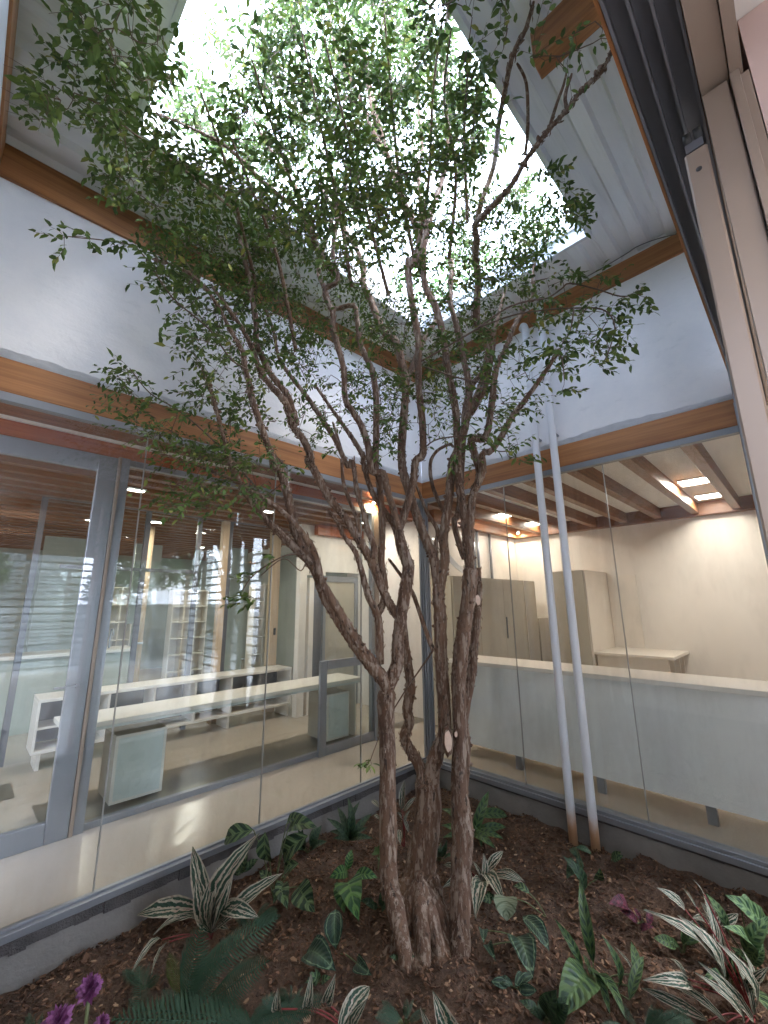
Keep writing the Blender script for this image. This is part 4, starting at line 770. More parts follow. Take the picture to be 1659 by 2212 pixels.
 ("branch",[(-1.305,-1.583,4.216,0.0155),(-1.783,-1.883,4.225,0.0100),(-2.196,-2.177,4.031,0.0044)]),
 ("branch",[(-1.900,-0.988,3.675,0.0149),(-2.192,-1.191,3.988,0.0118),(-2.516,-1.432,4.086,0.0081),(-2.761,-1.612,4.224,0.0045)]),
 ("branch",[(-2.163,-0.725,3.170,0.0144),(-2.449,-0.934,3.574,0.0114),(-2.766,-1.183,3.650,0.0078),(-2.965,-1.408,3.540,0.0041)]),
 ("branch",[(-1.411,-1.477,3.897,0.0152),(-1.655,-1.729,4.199,0.0120),(-2.030,-1.919,4.209,0.0082),(-2.327,-2.174,4.045,0.0042)]),
 ("twig",[(-2.466,-0.705,2.909,0.0063),(-2.608,-0.745,2.903,0.0056),(-2.759,-0.775,3.012,0.0051),(-2.954,-0.723,3.143,0.0047),(-3.122,-0.676,3.359,0.0041),(-3.262,-0.656,3.332,0.0033),(-3.359,-0.680,3.261,0.0028),(-3.426,-0.735,3.183,0.0026)]),
 ("twig",[(-2.350,-0.679,2.172,0.0061),(-2.584,-0.587,2.430,0.0052),(-2.786,-0.527,2.590,0.0043),(-2.945,-0.509,2.653,0.0036),(-3.063,-0.532,2.749,0.0030)]),
 ("twig",[(-1.607,-1.352,3.059,0.0079),(-1.550,-1.494,3.109,0.0075),(-1.439,-1.690,3.215,0.0072),(-1.363,-1.850,3.308,0.0069),(-1.315,-1.983,3.312,0.0065),(-1.297,-2.086,3.281,0.0061),(-1.277,-2.163,3.309,0.0056),(-1.282,-2.214,3.311,0.0051),(-1.208,-2.331,3.243,0.0045),(-1.142,-2.425,3.179,0.0041),(-1.082,-2.513,3.176,0.0036)]),
 ("twig",[(-1.466,-1.705,3.193,0.0064),(-1.348,-1.884,3.247,0.0061),(-1.237,-2.056,3.251,0.0057),(-1.168,-2.185,3.225,0.0054),(-1.100,-2.314,3.182,0.0051),(-1.105,-2.369,3.050,0.0046),(-1.186,-2.349,2.873,0.0040),(-1.276,-2.319,2.734,0.0035)]),
 ("twig",[(-1.246,-2.208,3.168,0.0048),(-1.301,-2.188,2.995,0.0045),(-1.374,-2.151,2.873,0.0041),(-1.396,-2.164,2.763,0.0036),(-1.424,-2.171,2.649,0.0032)]),
 ("twig",[(-1.595,-1.364,3.018,0.0055),(-1.507,-1.558,2.892,0.0048),(-1.422,-1.749,2.799,0.0042)]),
 ("twig",[(-1.562,-1.327,2.478,0.0053),(-1.528,-1.414,2.518,0.0050),(-1.386,-1.608,2.518,0.0048),(-1.351,-1.696,2.411,0.0044),(-1.339,-1.762,2.387,0.0042)]),
 ("twig",[(-2.149,-0.853,1.792,0.0054),(-2.250,-0.836,1.777,0.0047),(-2.358,-0.813,1.712,0.0041),(-2.439,-0.803,1.643,0.0035),(-2.493,-0.819,1.562,0.0029)]),
 ("twig",[(-2.129,-0.872,1.765,0.0040),(-2.175,-0.883,1.691,0.0037),(-2.266,-0.848,1.758,0.0034),(-2.374,-0.797,1.662,0.0031)]),
]
CLUSTERS=[
 (-234,-52,591,11,46),(-124,-151,564,7,34),(-179,-113,331,7,39),(-162,-60,573,12,36),(-184,-63,484,8,27),(-266,-58,368,8,47),
 (-224,-50,577,11,37),(-254,-60,365,8,32),(-125,-140,369,9,34),(-175,-115,274,7,39),(-141,-165,457,9,47),(-127,-109,655,12,28),
 (-222,-95,507,8,38),(-283,-57,482,7,45),(-159,-10,786,12,37),(-98,-62,391,7,37),(-115,-96,753,11,32),(-153,-165,397,10,32),
 (-233,-69,282,12,39),(-195,-31,306,7,27),(-244,-28,400,7,31),(-162,-106,341,9,46),(-124,-63,516,10,30),(-193,-114,463,12,38),
 (-260,-61,474,11,47),(-101,-75,351,12,29),(-205,-28,398,8,29),(-24,-155,548,9,29),(-101,-50,756,12,38),(-171,-106,510,12,35),
 (-279,-80,348,8,32),(-138,-36,490,7,31),(-257,-63,434,7,46),(-77,-72,444,7,30),(-110,-108,460,8,28),(-48,-126,484,10,33),
 (-228,-57,363,11,47),(-178,11,724,8,37),(-187,-131,498,8,36),(-88,-175,425,12,39),(-248,-26,387,12,26),(-163,-125,265,9,34),
 (-148,-44,455,11,36),(-282,-39,335,12,43),(-307,-98,372,8,32),(-309,-56,400,7,39),(-145,-158,301,10,36),(-167,-50,658,11,33),
 (-247,-44,347,10,42),(-269,-26,482,12,37),(-284,-27,405,12,33),(-89,-89,430,7,36),(-189,-124,371,12,39),(-284,-40,395,12,47),
 (-165,-45,509,10,34),(-210,-102,370,7,38),(-245,-25,505,10,33),(-179,-81,467,10,44),(-197,-96,530,10,39),(-192,-97,371,11,47),
 (-209,-59,510,8,36),(-283,-38,392,8,42),(-248,-67,261,7,47),(-127,-25,702,8,30),(-222,-85,300,7,44),(-255,-68,449,11,37),
 (-224,-83,300,8,38),(-338,-75,387,11,43),(-173,-118,331,12,39),(-103,-89,335,7,29),(-160,-130,528,8,42),(-137,-176,357,9,33),
 (-89,-93,405,10,26),(-244,-56,342,12,33),(-234,-45,570,7,38),(-56,-122,371,7,37),(-181,-94,549,9,32),(-109,-99,530,8,33),
 (-95,-174,401,9,33),(-118,-49,732,11,29),(-133,-153,490,9,43),(-184,-74,642,11,32),(-130,-107,320,7,28),(-2,-151,502,9,26),
 (-293,-25,384,8,34),(-146,-94,497,8,34),(-281,-86,374,7,42),(-165,-22,639,7,27),(-129,-132,468,10,37),(-162,-43,327,7,36),
 (-121,-76,626,8,37),(-258,-60,238,10,44),(-259,-25,486,10,39),(-28,-162,548,8,29),(-241,-27,574,12,47),(-203,-31,476,9,33),
 (-177,-39,675,9,27),(-203,-56,620,10,30),(-155,-60,480,7,31),(-228,-90,332,10,34),(-266,-46,276,11,46),(-267,-68,400,8,35),
 (-154,-145,269,12,34),(-86,-62,844,11,34),(-120,-108,375,10,37),(-152,-121,381,9,45),(-150,-152,420,10,43),(-209,-74,601,10,35),
 (-268,-25,504,12,44),(-272,-74,425,11,39),(-183,-78,414,9,42),(-134,-55,362,12,36),(-176,-36,321,12,36),(-173,-91,546,12,45),
 (-284,-81,393,7,37),(-256,-40,344,12,28),(-186,-7,579,10,36),(-163,-53,562,9,28),(-202,-108,532,11,37),(-273,-14,527,8,43),
 (-156,-65,479,8,38),(-175,-146,330,11,35),(-275,-43,383,9,34),(-106,-78,498,10,36),(-116,-84,374,9,28),(-141,-52,520,11,37),
 (-53,-105,499,12,37),(-141,-113,436,10,37),(-104,-140,357,12,30),(-87,-79,584,11,32),(-266,-108,372,12,42),(-140,-7,525,12,32),
 (-163,-71,614,8,34),(-117,-139,513,12,34),(-185,-51,470,7,30),(-139,-177,511,11,42),(-147,-144,508,10,46),(-51,-105,509,11,37),
 (-231,-22,301,9,34),(-34,-140,471,8,28),(-266,-54,387,12,40),(-205,-87,397,9,31),(-284,-89,396,12,44),(-287,-74,436,10,40),
 (-185,-107,274,8,36),(-262,-26,395,12,28),(-82,-132,570,10,26),(-123,-94,604,8,28),(-273,-46,357,8,33),(-119,-59,550,9,32),
 (-132,-105,443,9,27),(-148,-86,407,10,32),(-127,-193,371,11,33),(-156,-81,396,9,38),(-294,-102,379,11,38),(-101,-79,663,11,26),
 (-167,-11,592,10,30),(-112,-151,300,9,47),(-163,-82,712,9,28),(-305,-99,372,8,37),(-203,-102,451,9,36),(-217,-50,376,9,42),
 (-275,-34,367,8,43),(-302,-101,371,7,45),(-181,-73,651,11,33),(-131,-49,336,10,28),(-161,-105,250,11,41),(-161,-27,776,7,36),
 (-116,-120,386,10,30),(-200,-36,369,7,31),(-164,-86,460,10,26),(-202,-82,489,9,45),(-95,-115,346,10,25),(-123,-85,711,7,33),
 (-139,-170,310,8,44),(-105,-139,396,10,29),(-94,-172,391,8,38),(-109,-181,381,10,43),(-252,-44,380,10,35),(-149,-65,709,10,32),
 (-159,-145,314,8,43),(-190,-70,346,10,45),(-78,-130,662,10,35),(-200,-86,393,9,37),(-283,-39,398,9,33),(-84,-93,356,8,26),
 (-247,-73,547,7,46),(-249,-43,352,11,46),(-25,-139,547,9,31),(-185,-125,311,8,47),(-179,-103,498,7,38),(-209,-75,554,8,46),
 (-152,-72,394,11,31),(-94,-105,708,8,28),(-33,-132,510,7,31),(-178,-92,452,9,34),(-145,-74,702,9,25),(-195,-49,528,11,30),
 (-196,-100,561,12,46),(-32,-191,463,8,35),(-180,-131,463,9,43),(-281,32,562,11,26),(-103,-176,438,12,35),(-68,-111,645,12,28),
 (-160,-103,677,10,35),(-108,-152,557,12,40),(-116,-83,367,11,30),(-133,-72,677,8,33),(-42,-110,715,11,36),(-156,-136,306,11,40),
 (-113,-110,347,9,27),(-85,-181,464,10,42),(-229,-54,398,8,29),(-278,-69,353,7,39),(-303,-39,398,10,36),(-237,-65,309,12,47),
 (-184,-126,500,10,43),(-128,-107,365,8,30),(-167,-147,270,10,46),(-182,-75,401,10,28),(-178,-128,279,9,38),(-198,-74,370,8,36),
 (-130,-92,285,8,31),(-254,-32,338,9,29),(-205,-110,571,8,39),(-268,-26,372,7,32),(-248,-24,373,11,46),(-273,-42,384,8,26),
 (-72,-138,594,7,35),(-152,-143,379,12,36),(-258,-55,359,7,39),(-302,-71,379,10,36),(-193,-72,430,11,33),(-285,-43,493,10,34),
 (-235,-30,400,10,46),(-261,28,627,9,27),(-266,-17,519,11,38),(-269,-23,499,7,37),(-113,-132,573,12,34),(-154,-165,344,12,38),
 (-79,-194,415,8,39),(-199,-93,604,11,41),(-233,-36,289,8,32),(-120,-66,385,10,30),(-236,-67,363,10,45),(-229,-84,510,8,38),
 (-66,-122,401,7,33),(-133,-93,325,8,38),(-104,-148,420,11,26),(-126,-223,381,10,43),(-305,-86,399,10,42),(-109,-194,409,8,34),
 (-98,-110,416,9,30),(-175,-138,436,12,47),(-252,-58,363,12,34),(-197,-81,337,9,33),(-131,-66,299,9,33),(-295,-34,363,11,35),
 (-322,-125,377,7,33),(-204,-89,407,10,44),(-143,-18,717,10,36),(-203,-20,614,8,32),(-207,-94,624,10,45),(-295,-64,391,11,46),
 (-223,-19,503,11,29),(-78,-153,393,12,28),(-256,-65,350,7,34),(-162,-137,377,9,33),(-48,-113,395,7,31),(-21,-152,509,11,35),
 (-135,-22,389,9,28),(-188,-127,410,9,38),(-138,-152,265,7,42),(-163,-135,594,11,43),(-227,-64,483,9,41),(-268,-50,292,7,32),
 (-48,-135,478,12,26),(-151,-165,352,10,45),(-133,-83,504,10,33),(-81,-98,596,8,26),(-251,-98,378,11,44),(-111,-129,564,9,35),
 (-107,-118,619,7,36),(-260,21,619,8,35),(-239,-25,380,12,38),(-257,-63,372,12,47),(-117,-148,453,7,47),(-171,-127,289,7,38),
 (-113,-179,408,12,42),(-80,-178,435,10,34),(-268,-30,497,8,43),(-163,-106,544,9,36),(-178,1,521,11,26),(-218,-43,383,8,40),
 (-205,-53,399,8,35),(-85,-178,397,11,33),(-149,-219,381,7,37),(-109,-89,549,12,28),(-184,-125,405,9,39),(-211,-33,397,11,32),
 (-157,-113,466,8,35),(-104,-87,734,8,31),(-250,-57,396,9,28),(-143,-36,535,8,26),(-103,-71,813,7,27),(-139,-79,565,7,29),
 (-314,-33,400,12,36),(-296,-79,392,7,32),(-171,-131,330,10,40),(-100,-125,385,11,35),(-175,-70,574,8,35),(-186,-84,313,10,45),
 (-119,-135,563,11,37),(-271,-5,508,12,34),(-264,-75,381,9,37),(-331,-98,384,8,42),(-196,-49,356,9,35),(-184,-86,394,10,31),
 (-81,-96,300,9,25),(-144,-160,512,8,46),(-269,-11,544,7,32),(-129,-59,508,11,26),(-67,-134,367,8,31),(-252,-88,394,12,41),
 (-285,-51,392,12,46),(-120,-137,578,12,26),(-291,-34,372,11,47),(-62,-165,496,9,28),(-301,-51,363,12,33),(-203,-108,484,10,41),
 (-86,-87,777,10,32),(-231,-72,319,9,47),(-147,-92,493,11,31),(-69,-85,654,7,37),(-320,-49,399,7,33),(-99,-62,443,11,36),
 (-176,-92,442,12,39),(-163,-140,380,8,33),(-148,-47,626,10,34),(-84,-128,331,10,34),(-242,-49,394,11,43),(-236,-75,401,11,34),
 (-245,-56,486,9,47),(-132,-57,386,8,30),(-209,-30,611,11,31),(-112,-87,656,10,34),(-175,-129,610,11,39),(-60,-116,617,12,36),
 (-105,-132,356,12,35),(-129,-84,420,8,34),(-199,-33,507,12,30),(-149,-128,379,9,42),(-280,-47,349,8,47),(-210,-87,489,12,45),
 (-247,-85,389,7,43),(-143,-104,587,8,28),(-77,-83,597,8,30),(-210,-100,287,9,32),(-134,-80,265,7,36),(-120,-64,292,7,37),
 (-233,-69,387,11,41),(-169,-30,392,12,27),(-114,-78,659,10,29),(-132,-161,355,12,38),(-229,-61,371,12,47),(-249,-59,458,11,45),
 (-211,-111,419,11,44),(-240,-87,398,9,38),(-124,-74,506,12,28),(-82,-191,428,8,45),(-174,-85,310,11,36),(-92,-100,719,7,30),
 (-108,-192,381,9,39),(-161,-29,637,9,28),(-266,-47,372,9,34),(-252,-27,350,8,37),(-140,-131,271,7,42),(-136,-93,550,12,29),
 (-295,-72,339,11,34),(-132,-50,642,7,33),(-167,-94,594,10,46),(-85,-84,683,10,31),(-199,-41,341,7,37),(-190,-37,368,11,32),
 (-154,-91,466,10,30),(-206,-94,337,12,45),(-246,-26,378,8,28),(-197,-29,473,12,30),(-209,-31,399,12,36),(-114,-57,475,9,34),
 (-336,-93,371,12,34),(-135,-111,359,9,35),(-92,-98,413,7,35),(-198,-91,462,11,36),(-69,-83,454,7,35),(-235,-67,282,10,44),
 (-53,-95,534,12,37),(-173,-9,564,8,29),(-152,-152,489,10,43),(-102,-51,646,10,30),(-103,-64,747,11,35),(-274,-30,388,7,36),
 (-82,-64,697,7,36),(-269,-92,288,12,45),(-209,-77,393,9,42),(-93,-101,617,11,35),(-208,-93,414,8,35),(-102,-105,360,7,33),
 (-181,-13,638,10,30),(-216,-88,392,11,42),(-267,10,557,7,28),(-207,-20,641,10,26),(-175,-26,383,9,33),(-118,-165,510,10,36),
 (-217,-18,560,7,37),(-269,-36,318,10,46),(-234,-57,487,8,39),(-265,-48,392,10,30),(-130,-66,386,9,38),(-214,-41,588,8,38),
 (-258,-32,365,10,37),(-202,-100,544,12,42),(-284,-32,371,12,36),(-243,-56,311,10,41),(-86,-73,774,8,29),(-93,-97,771,10,32),
 (-219,-91,395,7,35),(-149,-99,281,11,30),(-265,-36,280,7,44),(-236,-68,388,12,45),(-140,-71,353,8,33),(-311,-64,396,11,33),
 (-113,-71,742,10,25),(-245,-22,340,12,39),(-280,-87,358,12,37),(-145,-93,275,7,35),(-173,-34,571,10,30),(-214,-89,382,8,29),
 (-97,-115,505,11,29),(-130,-73,361,7,31),(-171,-2,518,12,36),(-82,-184,449,10,36),(-174,-109,462,12,45),(-306,-38,394,10,47),
 (-144,-141,472,10,45),(-190,-128,365,12,44),(-135,-83,377,11,29),(-262,-101,374,11,34),(-221,-37,381,11,25),(-191,-23,667,10,34),
 (-141,-121,592,11,44),(-213,-91,502,11,38),(-58,-177,503,8,30),(-133,-50,615,12,37),(-223,-54,368,12,33),(-156,-139,498,9,35),
 (-98,-114,336,11,35),(-250,-55,453,10,32),(-215,-84,350,12,33),(-61,-88,619,7,29),(-208,-12,725,11,34),(-205,-76,400,10,34),
 (-117,-137,610,10,25),(-233,-85,400,8,38),(-246,-44,401,9,37),(-129,-125,556,10,38),(-264,-32,521,9,45),(-152,-83,384,8,30),
 (-238,-51,392,12,26),(-188,-6,624,7,34),(-251,-53,362,7,47),(-132,-163,286,12,42),(-184,-29,285,11,31),(-37,-131,552,8,29),
 (-176,-101,431,9,33),(-176,-80,343,8,35),(-261,-30,325,11,35),(-131,-21,516,8,33),(-241,-75,328,12,42),(-223,-20,507,11,31),
 (-184,-126,503,10,39),(-192,-90,485,7,37),(-268,-58,266,11,34),(-156,-154,391,10,47),(-156,-148,478,12,35),(-168,-118,364,9,33),
 (-222,-89,380,8,32),(-158,-116,298,7,45),(-50,-131,399,11,26),(-157,-141,310,12,36),(-182,-91,480,9,46),(-281,-37,258,11,32),
 (-182,-120,287,7,42),(-147,-6,557,11,26),(-138,-155,386,10,34),(-131,-131,408,10,47),(-119,-116,538,10,37),(-188,10,772,7,26),
 (-231,-67,323,11,47),(-233,-68,266,7,44),(-272,-70,384,7,44),(-191,-126,539,7,36),(-233,-46,451,11,40),(-154,-105,484,12,40),
 (-230,-74,333,9,42),(-103,-56,713,11,36),(-94,-96,285,12,33),(-207,-25,399,11,36),(-303,-65,385,9,40),(-148,-145,400,10,34),
 (-149,-97,692,9,37),(-194,-77,446,12,33),(-102,-179,453,9,37),(-102,-86,616,12,34),(-97,-105,406,7,33),(-130,-130,654,9,39),
 (-217,-76,497,11,45),(-279,-77,439,7,35),(-190,-56,510,10,30),(-189,-28,727,12,27),(-124,-79,542,7,34),(-62,-156,492,7,31),
 (-98,-91,420,8,26),(-326,-90,372,7,47),(-329,-77,393,10,40),(-140,-84,387,7,34),(-295,-106,371,7,46),(-129,-93,472,10,29),
 (-191,-24,595,9,26),(-239,-39,378,8,37),(-115,-55,329,7,28),(-121,-166,402,10,40),(-157,8,522,8,37),(-198,-66,448,11,43),
 (-254,-46,496,12,38),(-55,-105,518,8,32),(-173,-32,344,7,28),(-154,-134,384,9,47),(-208,-47,683,11,38),(-68,-85,600,12,26),
 (-286,-72,248,7,34),(-297,-52,344,11,32),(-173,-108,584,11,33),(-206,-79,390,7,33),(-262,-22,546,10,44),(-97,-136,431,7,30),
 (-126,-106,702,7,37),(-256,-36,258,12,46),(-36,-140,456,8,34),(-108,-69,380,10,33),(-281,-27,546,9,42),(-247,-59,267,7,47),
 (-215,-30,503,10,36),(-286,-82,325,12,34),(-251,-28,519,11,36),(-319,-117,390,12,33),(-284,-52,465,7,41),(-170,-52,464,10,29),
 (-224,-20,485,9,30),(-153,-48,374,7,32),(-66,-117,397,8,31),(-171,-139,461,7,40),(-130,-113,402,11,27),(-60,-159,460,10,38),
 (-167,-70,659,9,29),(-250,-67,487,12,39),(-155,-112,332,8,44),(-204,-109,412,9,34),(-198,-100,381,8,35),(-226,-48,471,7,40),
 (-129,-149,595,12,32),(-270,-4,581,8,43),(-185,-40,363,7,35),(-211,-83,297,11,45),(-78,-98,616,7,31),(-118,-72,617,10,34),
 (-192,-86,247,7,35),(-229,-76,400,7,30),(-229,-22,318,11,30),(-297,-55,468,7,45),(-307,-72,378,12,39),(-241,-46,577,12,39),
 (-74,-96,420,10,28),(-290,-24,369,8,42),(-156,-44,662,10,28),(-288,-37,353,10,29),(-131,-183,367,7,45),(-167,-129,648,12,32),
 (-276,27,589,10,38),(-167,2,547,12,28),(-173,-90,386,10,26),(-165,-119,609,12,32),(-304,-63,372,7,35),(-203,-57,534,8,41),
 (-216,-21,542,12,37),(-142,-83,286,9,28),(-212,-68,599,11,36),(-275,-75,261,10,35),(-160,-111,258,7,45),(-225,-24,349,11,32),
 (-135,-168,368,7,39),(-221,-61,463,12,39),(-196,-60,554,8,35),(-106,-91,489,12,36),(-163,-123,320,11,33),(-242,-41,351,11,33),
 (-74,-124,590,11,35),(-233,-79,394,8,39),(-210,-82,641,7,38),(-127,-153,327,11,40),(-114,-146,285,12,32),(-194,-90,390,11,35),
 (-139,-13,623,10,34),(-155,-102,290,7,31),(-108,-94,355,10,28),(-285,-68,368,12,44),(-196,-116,602,11,43),(-295,-93,386,12,46),
 (-272,-45,303,11,37),(-86,-83,478,10,29),(-150,-44,380,7,31),(-173,-122,424,12,35),(-147,-129,255,11,36),(-261,-40,472,9,39),
 (-166,-12,508,9,28),(-271,-43,318,11,36),(-179,-112,649,8,36),(-173,-102,416,9,41),(-204,-66,568,7,46),(-144,-52,500,10,30),
 (-152,-67,443,9,31),(-117,-135,544,8,35),(-184,-90,565,10,32),(-268,-92,279,7,46),(-134,-92,513,8,37),(-336,-94,367,11,32),
 (-237,-28,391,10,29),(-99,-124,329,12,29),(-100,-47,588,7,33),(-107,-99,350,9,31),(-116,-185,390,8,34),(-190,-127,259,8,46),
 (-236,-22,261,10,37),(-132,-86,323,8,32),(-284,-19,519,7,45),(-263,-27,343,9,39),(-147,-37,512,12,33),(-151,-42,402,10,35),
 (-153,-8,514,12,36),(-287,-1,541,7,38),(-133,-153,426,12,46),(-121,-69,494,10,37),(-84,-68,367,11,29),(-254,-67,399,12,36),
 (-252,-88,391,12,37),(-158,-76,277,9,33),(-114,-168,446,7,33),(-112,-113,550,7,31),(-152,-120,628,8,36),(-251,-64,266,9,34),
 (-243,-39,487,11,33),(-288,10,542,9,39),(-121,-41,789,11,30),(-181,-99,295,12,41),(-82,-179,439,9,43),(-155,-17,616,7,34),
 (-128,-148,348,12,39),(-301,-61,399,10,41),(-118,-73,669,9,36),(-184,-30,584,10,31),(-88,-132,646,9,36),(-282,-81,395,11,38),
 (-99,-85,494,8,30),(-283,-72,391,11,33),(-322,-54,388,12,46),(-250,-67,457,11,47),(-205,-100,375,8,39),(-305,-75,389,11,39),
 (-188,-37,330,10,28),(-255,-42,259,10,33),(-132,-47,727,7,32),(-113,-82,498,12,32),(-248,-67,540,11,46),(-205,-26,398,11,25),
 (-136,-157,372,7,47),(-270,-23,246,9,32),(-289,-64,357,9,43),(-301,-49,361,8,33),(-234,-55,500,7,33),(-160,-130,342,8,37),
 (-279,-26,365,12,42),(-261,-45,286,8,36),(-78,-108,626,10,38),(-140,-127,610,10,41),(-280,-1,511,9,43),(-277,-45,380,8,39),
 (-72,-100,614,8,26),(-251,-19,523,7,32),(-84,-116,354,9,37),(-223,-75,570,12,43),(-275,-91,348,10,41),(-185,30,669,11,37),
 (-165,-108,667,11,33),(-126,-38,595,8,28),(-314,-108,368,7,35),(-162,-87,603,8,33),(-183,-19,522,11,37),(-180,4,549,12,29),
 (-110,-123,283,8,34),(-223,-35,471,8,31),(-87,-147,397,12,32),(-201,-121,351,10,32),(-164,-6,749,7,27),(-218,-58,526,12,44),
 (-153,-167,487,7,44),(-295,-60,390,11,33),(-59,-121,592,9,32),(-111,-201,408,8,32),(-193,-42,350,9,30),(-149,-66,462,11,35),
 (-288,-97,375,12,45),(-156,-69,646,12,38),(-279,-60,482,9,34),(-193,-67,454,8,36),(-143,-96,633,7,32),(-132,-67,600,8,30),
 (-84,-136,298,11,36),(-132,-79,729,12,34),(-226,-58,558,11,47),(-248,-38,562,12,32),(-126,-120,302,12,30),(-163,-122,552,9,40),
 (-60,-140,404,7,26),(-68,-79,394,10,27),(-241,-85,394,8,43),(-277,-39,356,9,44),(-242,-81,373,9,36),(-101,-203,410,8,44),
 (-162,-151,403,11,35),(-129,-43,463,7,30),(-213,-64,603,8,32),(-201,-65,342,9,43),(-120,-120,518,7,27),(-253,-73,396,12,40),
 (-141,-143,242,12,32),(-224,-25,553,8,34),(-219,-62,432,11,42),(-148,-20,624,8,36),(-332,-101,389,7,44),(-191,-37,381,8,31),
 (-263,-74,269,9,47),(-137,-62,779,12,27),(-156,-151,398,8,36),(-65,-83,814,8,31),(-291,-12,494,12,39),(-172,-18,590,9,32),
 (-81,-115,507,9,29),(-245,-55,319,8,47),(-182,29,805,8,29),(-257,-24,383,11,31),(-179,-54,514,12,26),(-147,-94,352,10,26),
 (-244,-98,380,7,27),(-301,-101,371,12,47),(-169,-54,693,10,32),(-176,-53,524,8,35),(-237,-62,390,10,46),(-99,-106,344,10,38),
 (-152,-119,290,10,37),(-270,-46,308,9,31),(-118,-86,492,7,34),(-236,-64,317,7,33),(-130,-169,513,7,37),(-276,-67,283,11,45),
 (-227,-42,401,7,34),(-239,-68,399,7,33),(-68,-159,424,8,28),(-286,-14,524,12,37),(-206,-96,315,12,40),(-140,-19,780,10,34),
 (-218,-95,406,8,38),(-106,-112,273,8,27),(-265,-54,332,8,38),(-160,-73,450,12,35),(-189,-115,330,9,43),(-219,-33,392,8,28),
 (-222,-61,269,10,34),(-174,-94,310,8,34),(-152,-65,547,8,35),(-279,-94,378,10,46),(-62,-99,377,12,29),(-271,-42,475,9,34),
 (-133,-225,375,9,46),(-274,-41,398,9,44),(-204,-90,271,8,32),(-241,-50,460,10,44),(-237,-39,375,10,32),(-280,-93,383,7,46),
 (-286,-81,374,9,36),(-226,-24,563,8,36),(-289,-69,382,9,47),(-162,-89,258,7,35),(-226,-18,663,8,35),(-158,-115,463,7,46),
 (-111,-83,556,10,35),(-182,-113,248,12,47),(-134,-98,704,10,26),(-190,-71,404,11,30),(-296,-49,369,9,36),(-226,-25,302,10,28),
 (6,-156,498,7,36),(-203,-89,341,10,32),(-236,-36,510,12,33),(-200,-55,389,12,36),(-164,-129,515,7,40),(-98,-140,628,8,34),
 (-89,-176,406,7,46),(-154,-69,645,11,25),(-318,-112,368,10,39),(-196,-22,486,7,33),(-244,-80,395,12,38),(-178,-129,589,12,40),
 (-294,-90,390,7,43),(-244,-33,518,10,40),(-153,-71,517,12,32),(-240,-70,397,10,41),(-266,-59,362,10,40),(-155,-147,322,9,41),
 (-274,-72,297,9,37),(-239,-69,357,9,36),(-113,-126,476,9,28),(-208,-76,323,10,34),(-155,-124,595,12,35),(-145,-53,368,7,35),
 (-117,-64,553,10,28),(-112,-34,542,7,35),(-170,-70,658,12,33),(-189,-133,434,12,41),(-112,-68,314,9,36),(-273,-38,358,12,43),
 (-162,-114,354,11,35),(-254,-53,356,11,32),(-101,-89,322,10,31),(-274,-8,507,7,42),(-149,-36,750,11,36),(-282,-73,331,11,45),
 (-268,-72,281,10,41),(-183,-105,339,12,38),(-179,-43,590,12,36),(-264,-72,395,11,41),(-148,-121,428,8,43),(-254,-34,289,11,34),
 (-122,-65,331,10,26),(-67,-95,754,8,31),(-120,-88,396,9,37),(-200,-65,492,8,36),(-192,-25,347,11,27),(-178,-136,406,8,47),
 (-260,-5,528,10,43),(-233,-52,451,10,32),(-246,-63,386,11,27),(-217,-69,382,9,29),(-167,-150,445,9,41),(-137,-102,393,9,38),
 (-189,-107,606,9,42),(-129,-70,573,8,33),(-240,-28,517,9,37),(-86,-65,481,12,35),(-69,-90,530,12,31),(-15,-159,522,9,32),
 (-175,-81,402,8,36),(-201,-73,462,8,36),(-164,-100,292,12,33),(-195,-23,353,11,35),(-147,-221,394,8,45),(-250,-57,397,7,46),
 (-240,-59,275,9,43),(-184,-82,488,12,32),(-268,-46,398,8,44),(-251,-67,322,7,47),(-286,-56,343,7,40),(-7,-151,501,7,33),
 (-229,-73,384,7,37),(-215,-43,377,12,36),(-86,-132,619,9,37),(-51,-99,510,11,38),(-223,-39,508,9,32),(-216,-83,535,8,32),
 (-286,-59,364,7,43),(-273,-39,345,11,27),(-251,-39,325,8,36),(-15,-171,505,10,29),(-220,-24,327,10,32),(-228,-43,334,12,37),
 (-162,-78,422,12,37),(-132,-125,383,12,37),(-290,-24,387,11,45),(-194,-15,732,8,37),(-177,-105,368,11,43),(-168,-38,284,8,27),
 (-256,-55,296,9,39),(-259,-54,521,8,33),(-208,-38,401,11,30),(-210,-105,426,8,41),(-107,-53,463,10,36),(-146,-94,386,10,29),
 (-184,-26,340,7,34),(-255,-102,377,9,36),(-238,-80,286,8,33),(-48,-147,481,12,36),(-206,-108,505,10,37),(-321,-136,364,9,44),
 (-131,-154,585,10,41),(-189,-110,634,8,46),(-308,-75,395,9,44),(-203,-111,394,9,45),(-121,-55,501,8,28),(-119,-29,796,11,36),
 (-193,-70,455,8,37),(-135,-49,695,12,27),(-99,-90,448,9,35),(-233,-64,390,8,35),(-240,-67,274,7,32),(-143,-91,448,11,29),
 (-147,-175,390,8,33),(-137,-168,430,12,47),(-163,-154,309,9,45),(-155,-139,418,7,46),(-136,-83,681,9,29),(-48,-169,516,7,25),
 (-281,-75,294,9,45),(-205,-103,482,7,46),(-223,-49,362,9,35),(-281,-103,380,10,39),(-102,-103,336,7,28),(-282,-44,379,12,41),
 (-276,-38,363,9,44),(-175,-78,303,10,27),(-308,-76,390,12,36),(-64,-121,469,12,29),(-227,-59,576,9,38),(-178,-110,464,11,33),
 (-281,-49,356,7,46),(-220,-47,337,9,46),(-179,-94,293,8,38),(-109,-129,559,9,34),(-226,-46,509,11,32),(-221,-64,493,11,44),
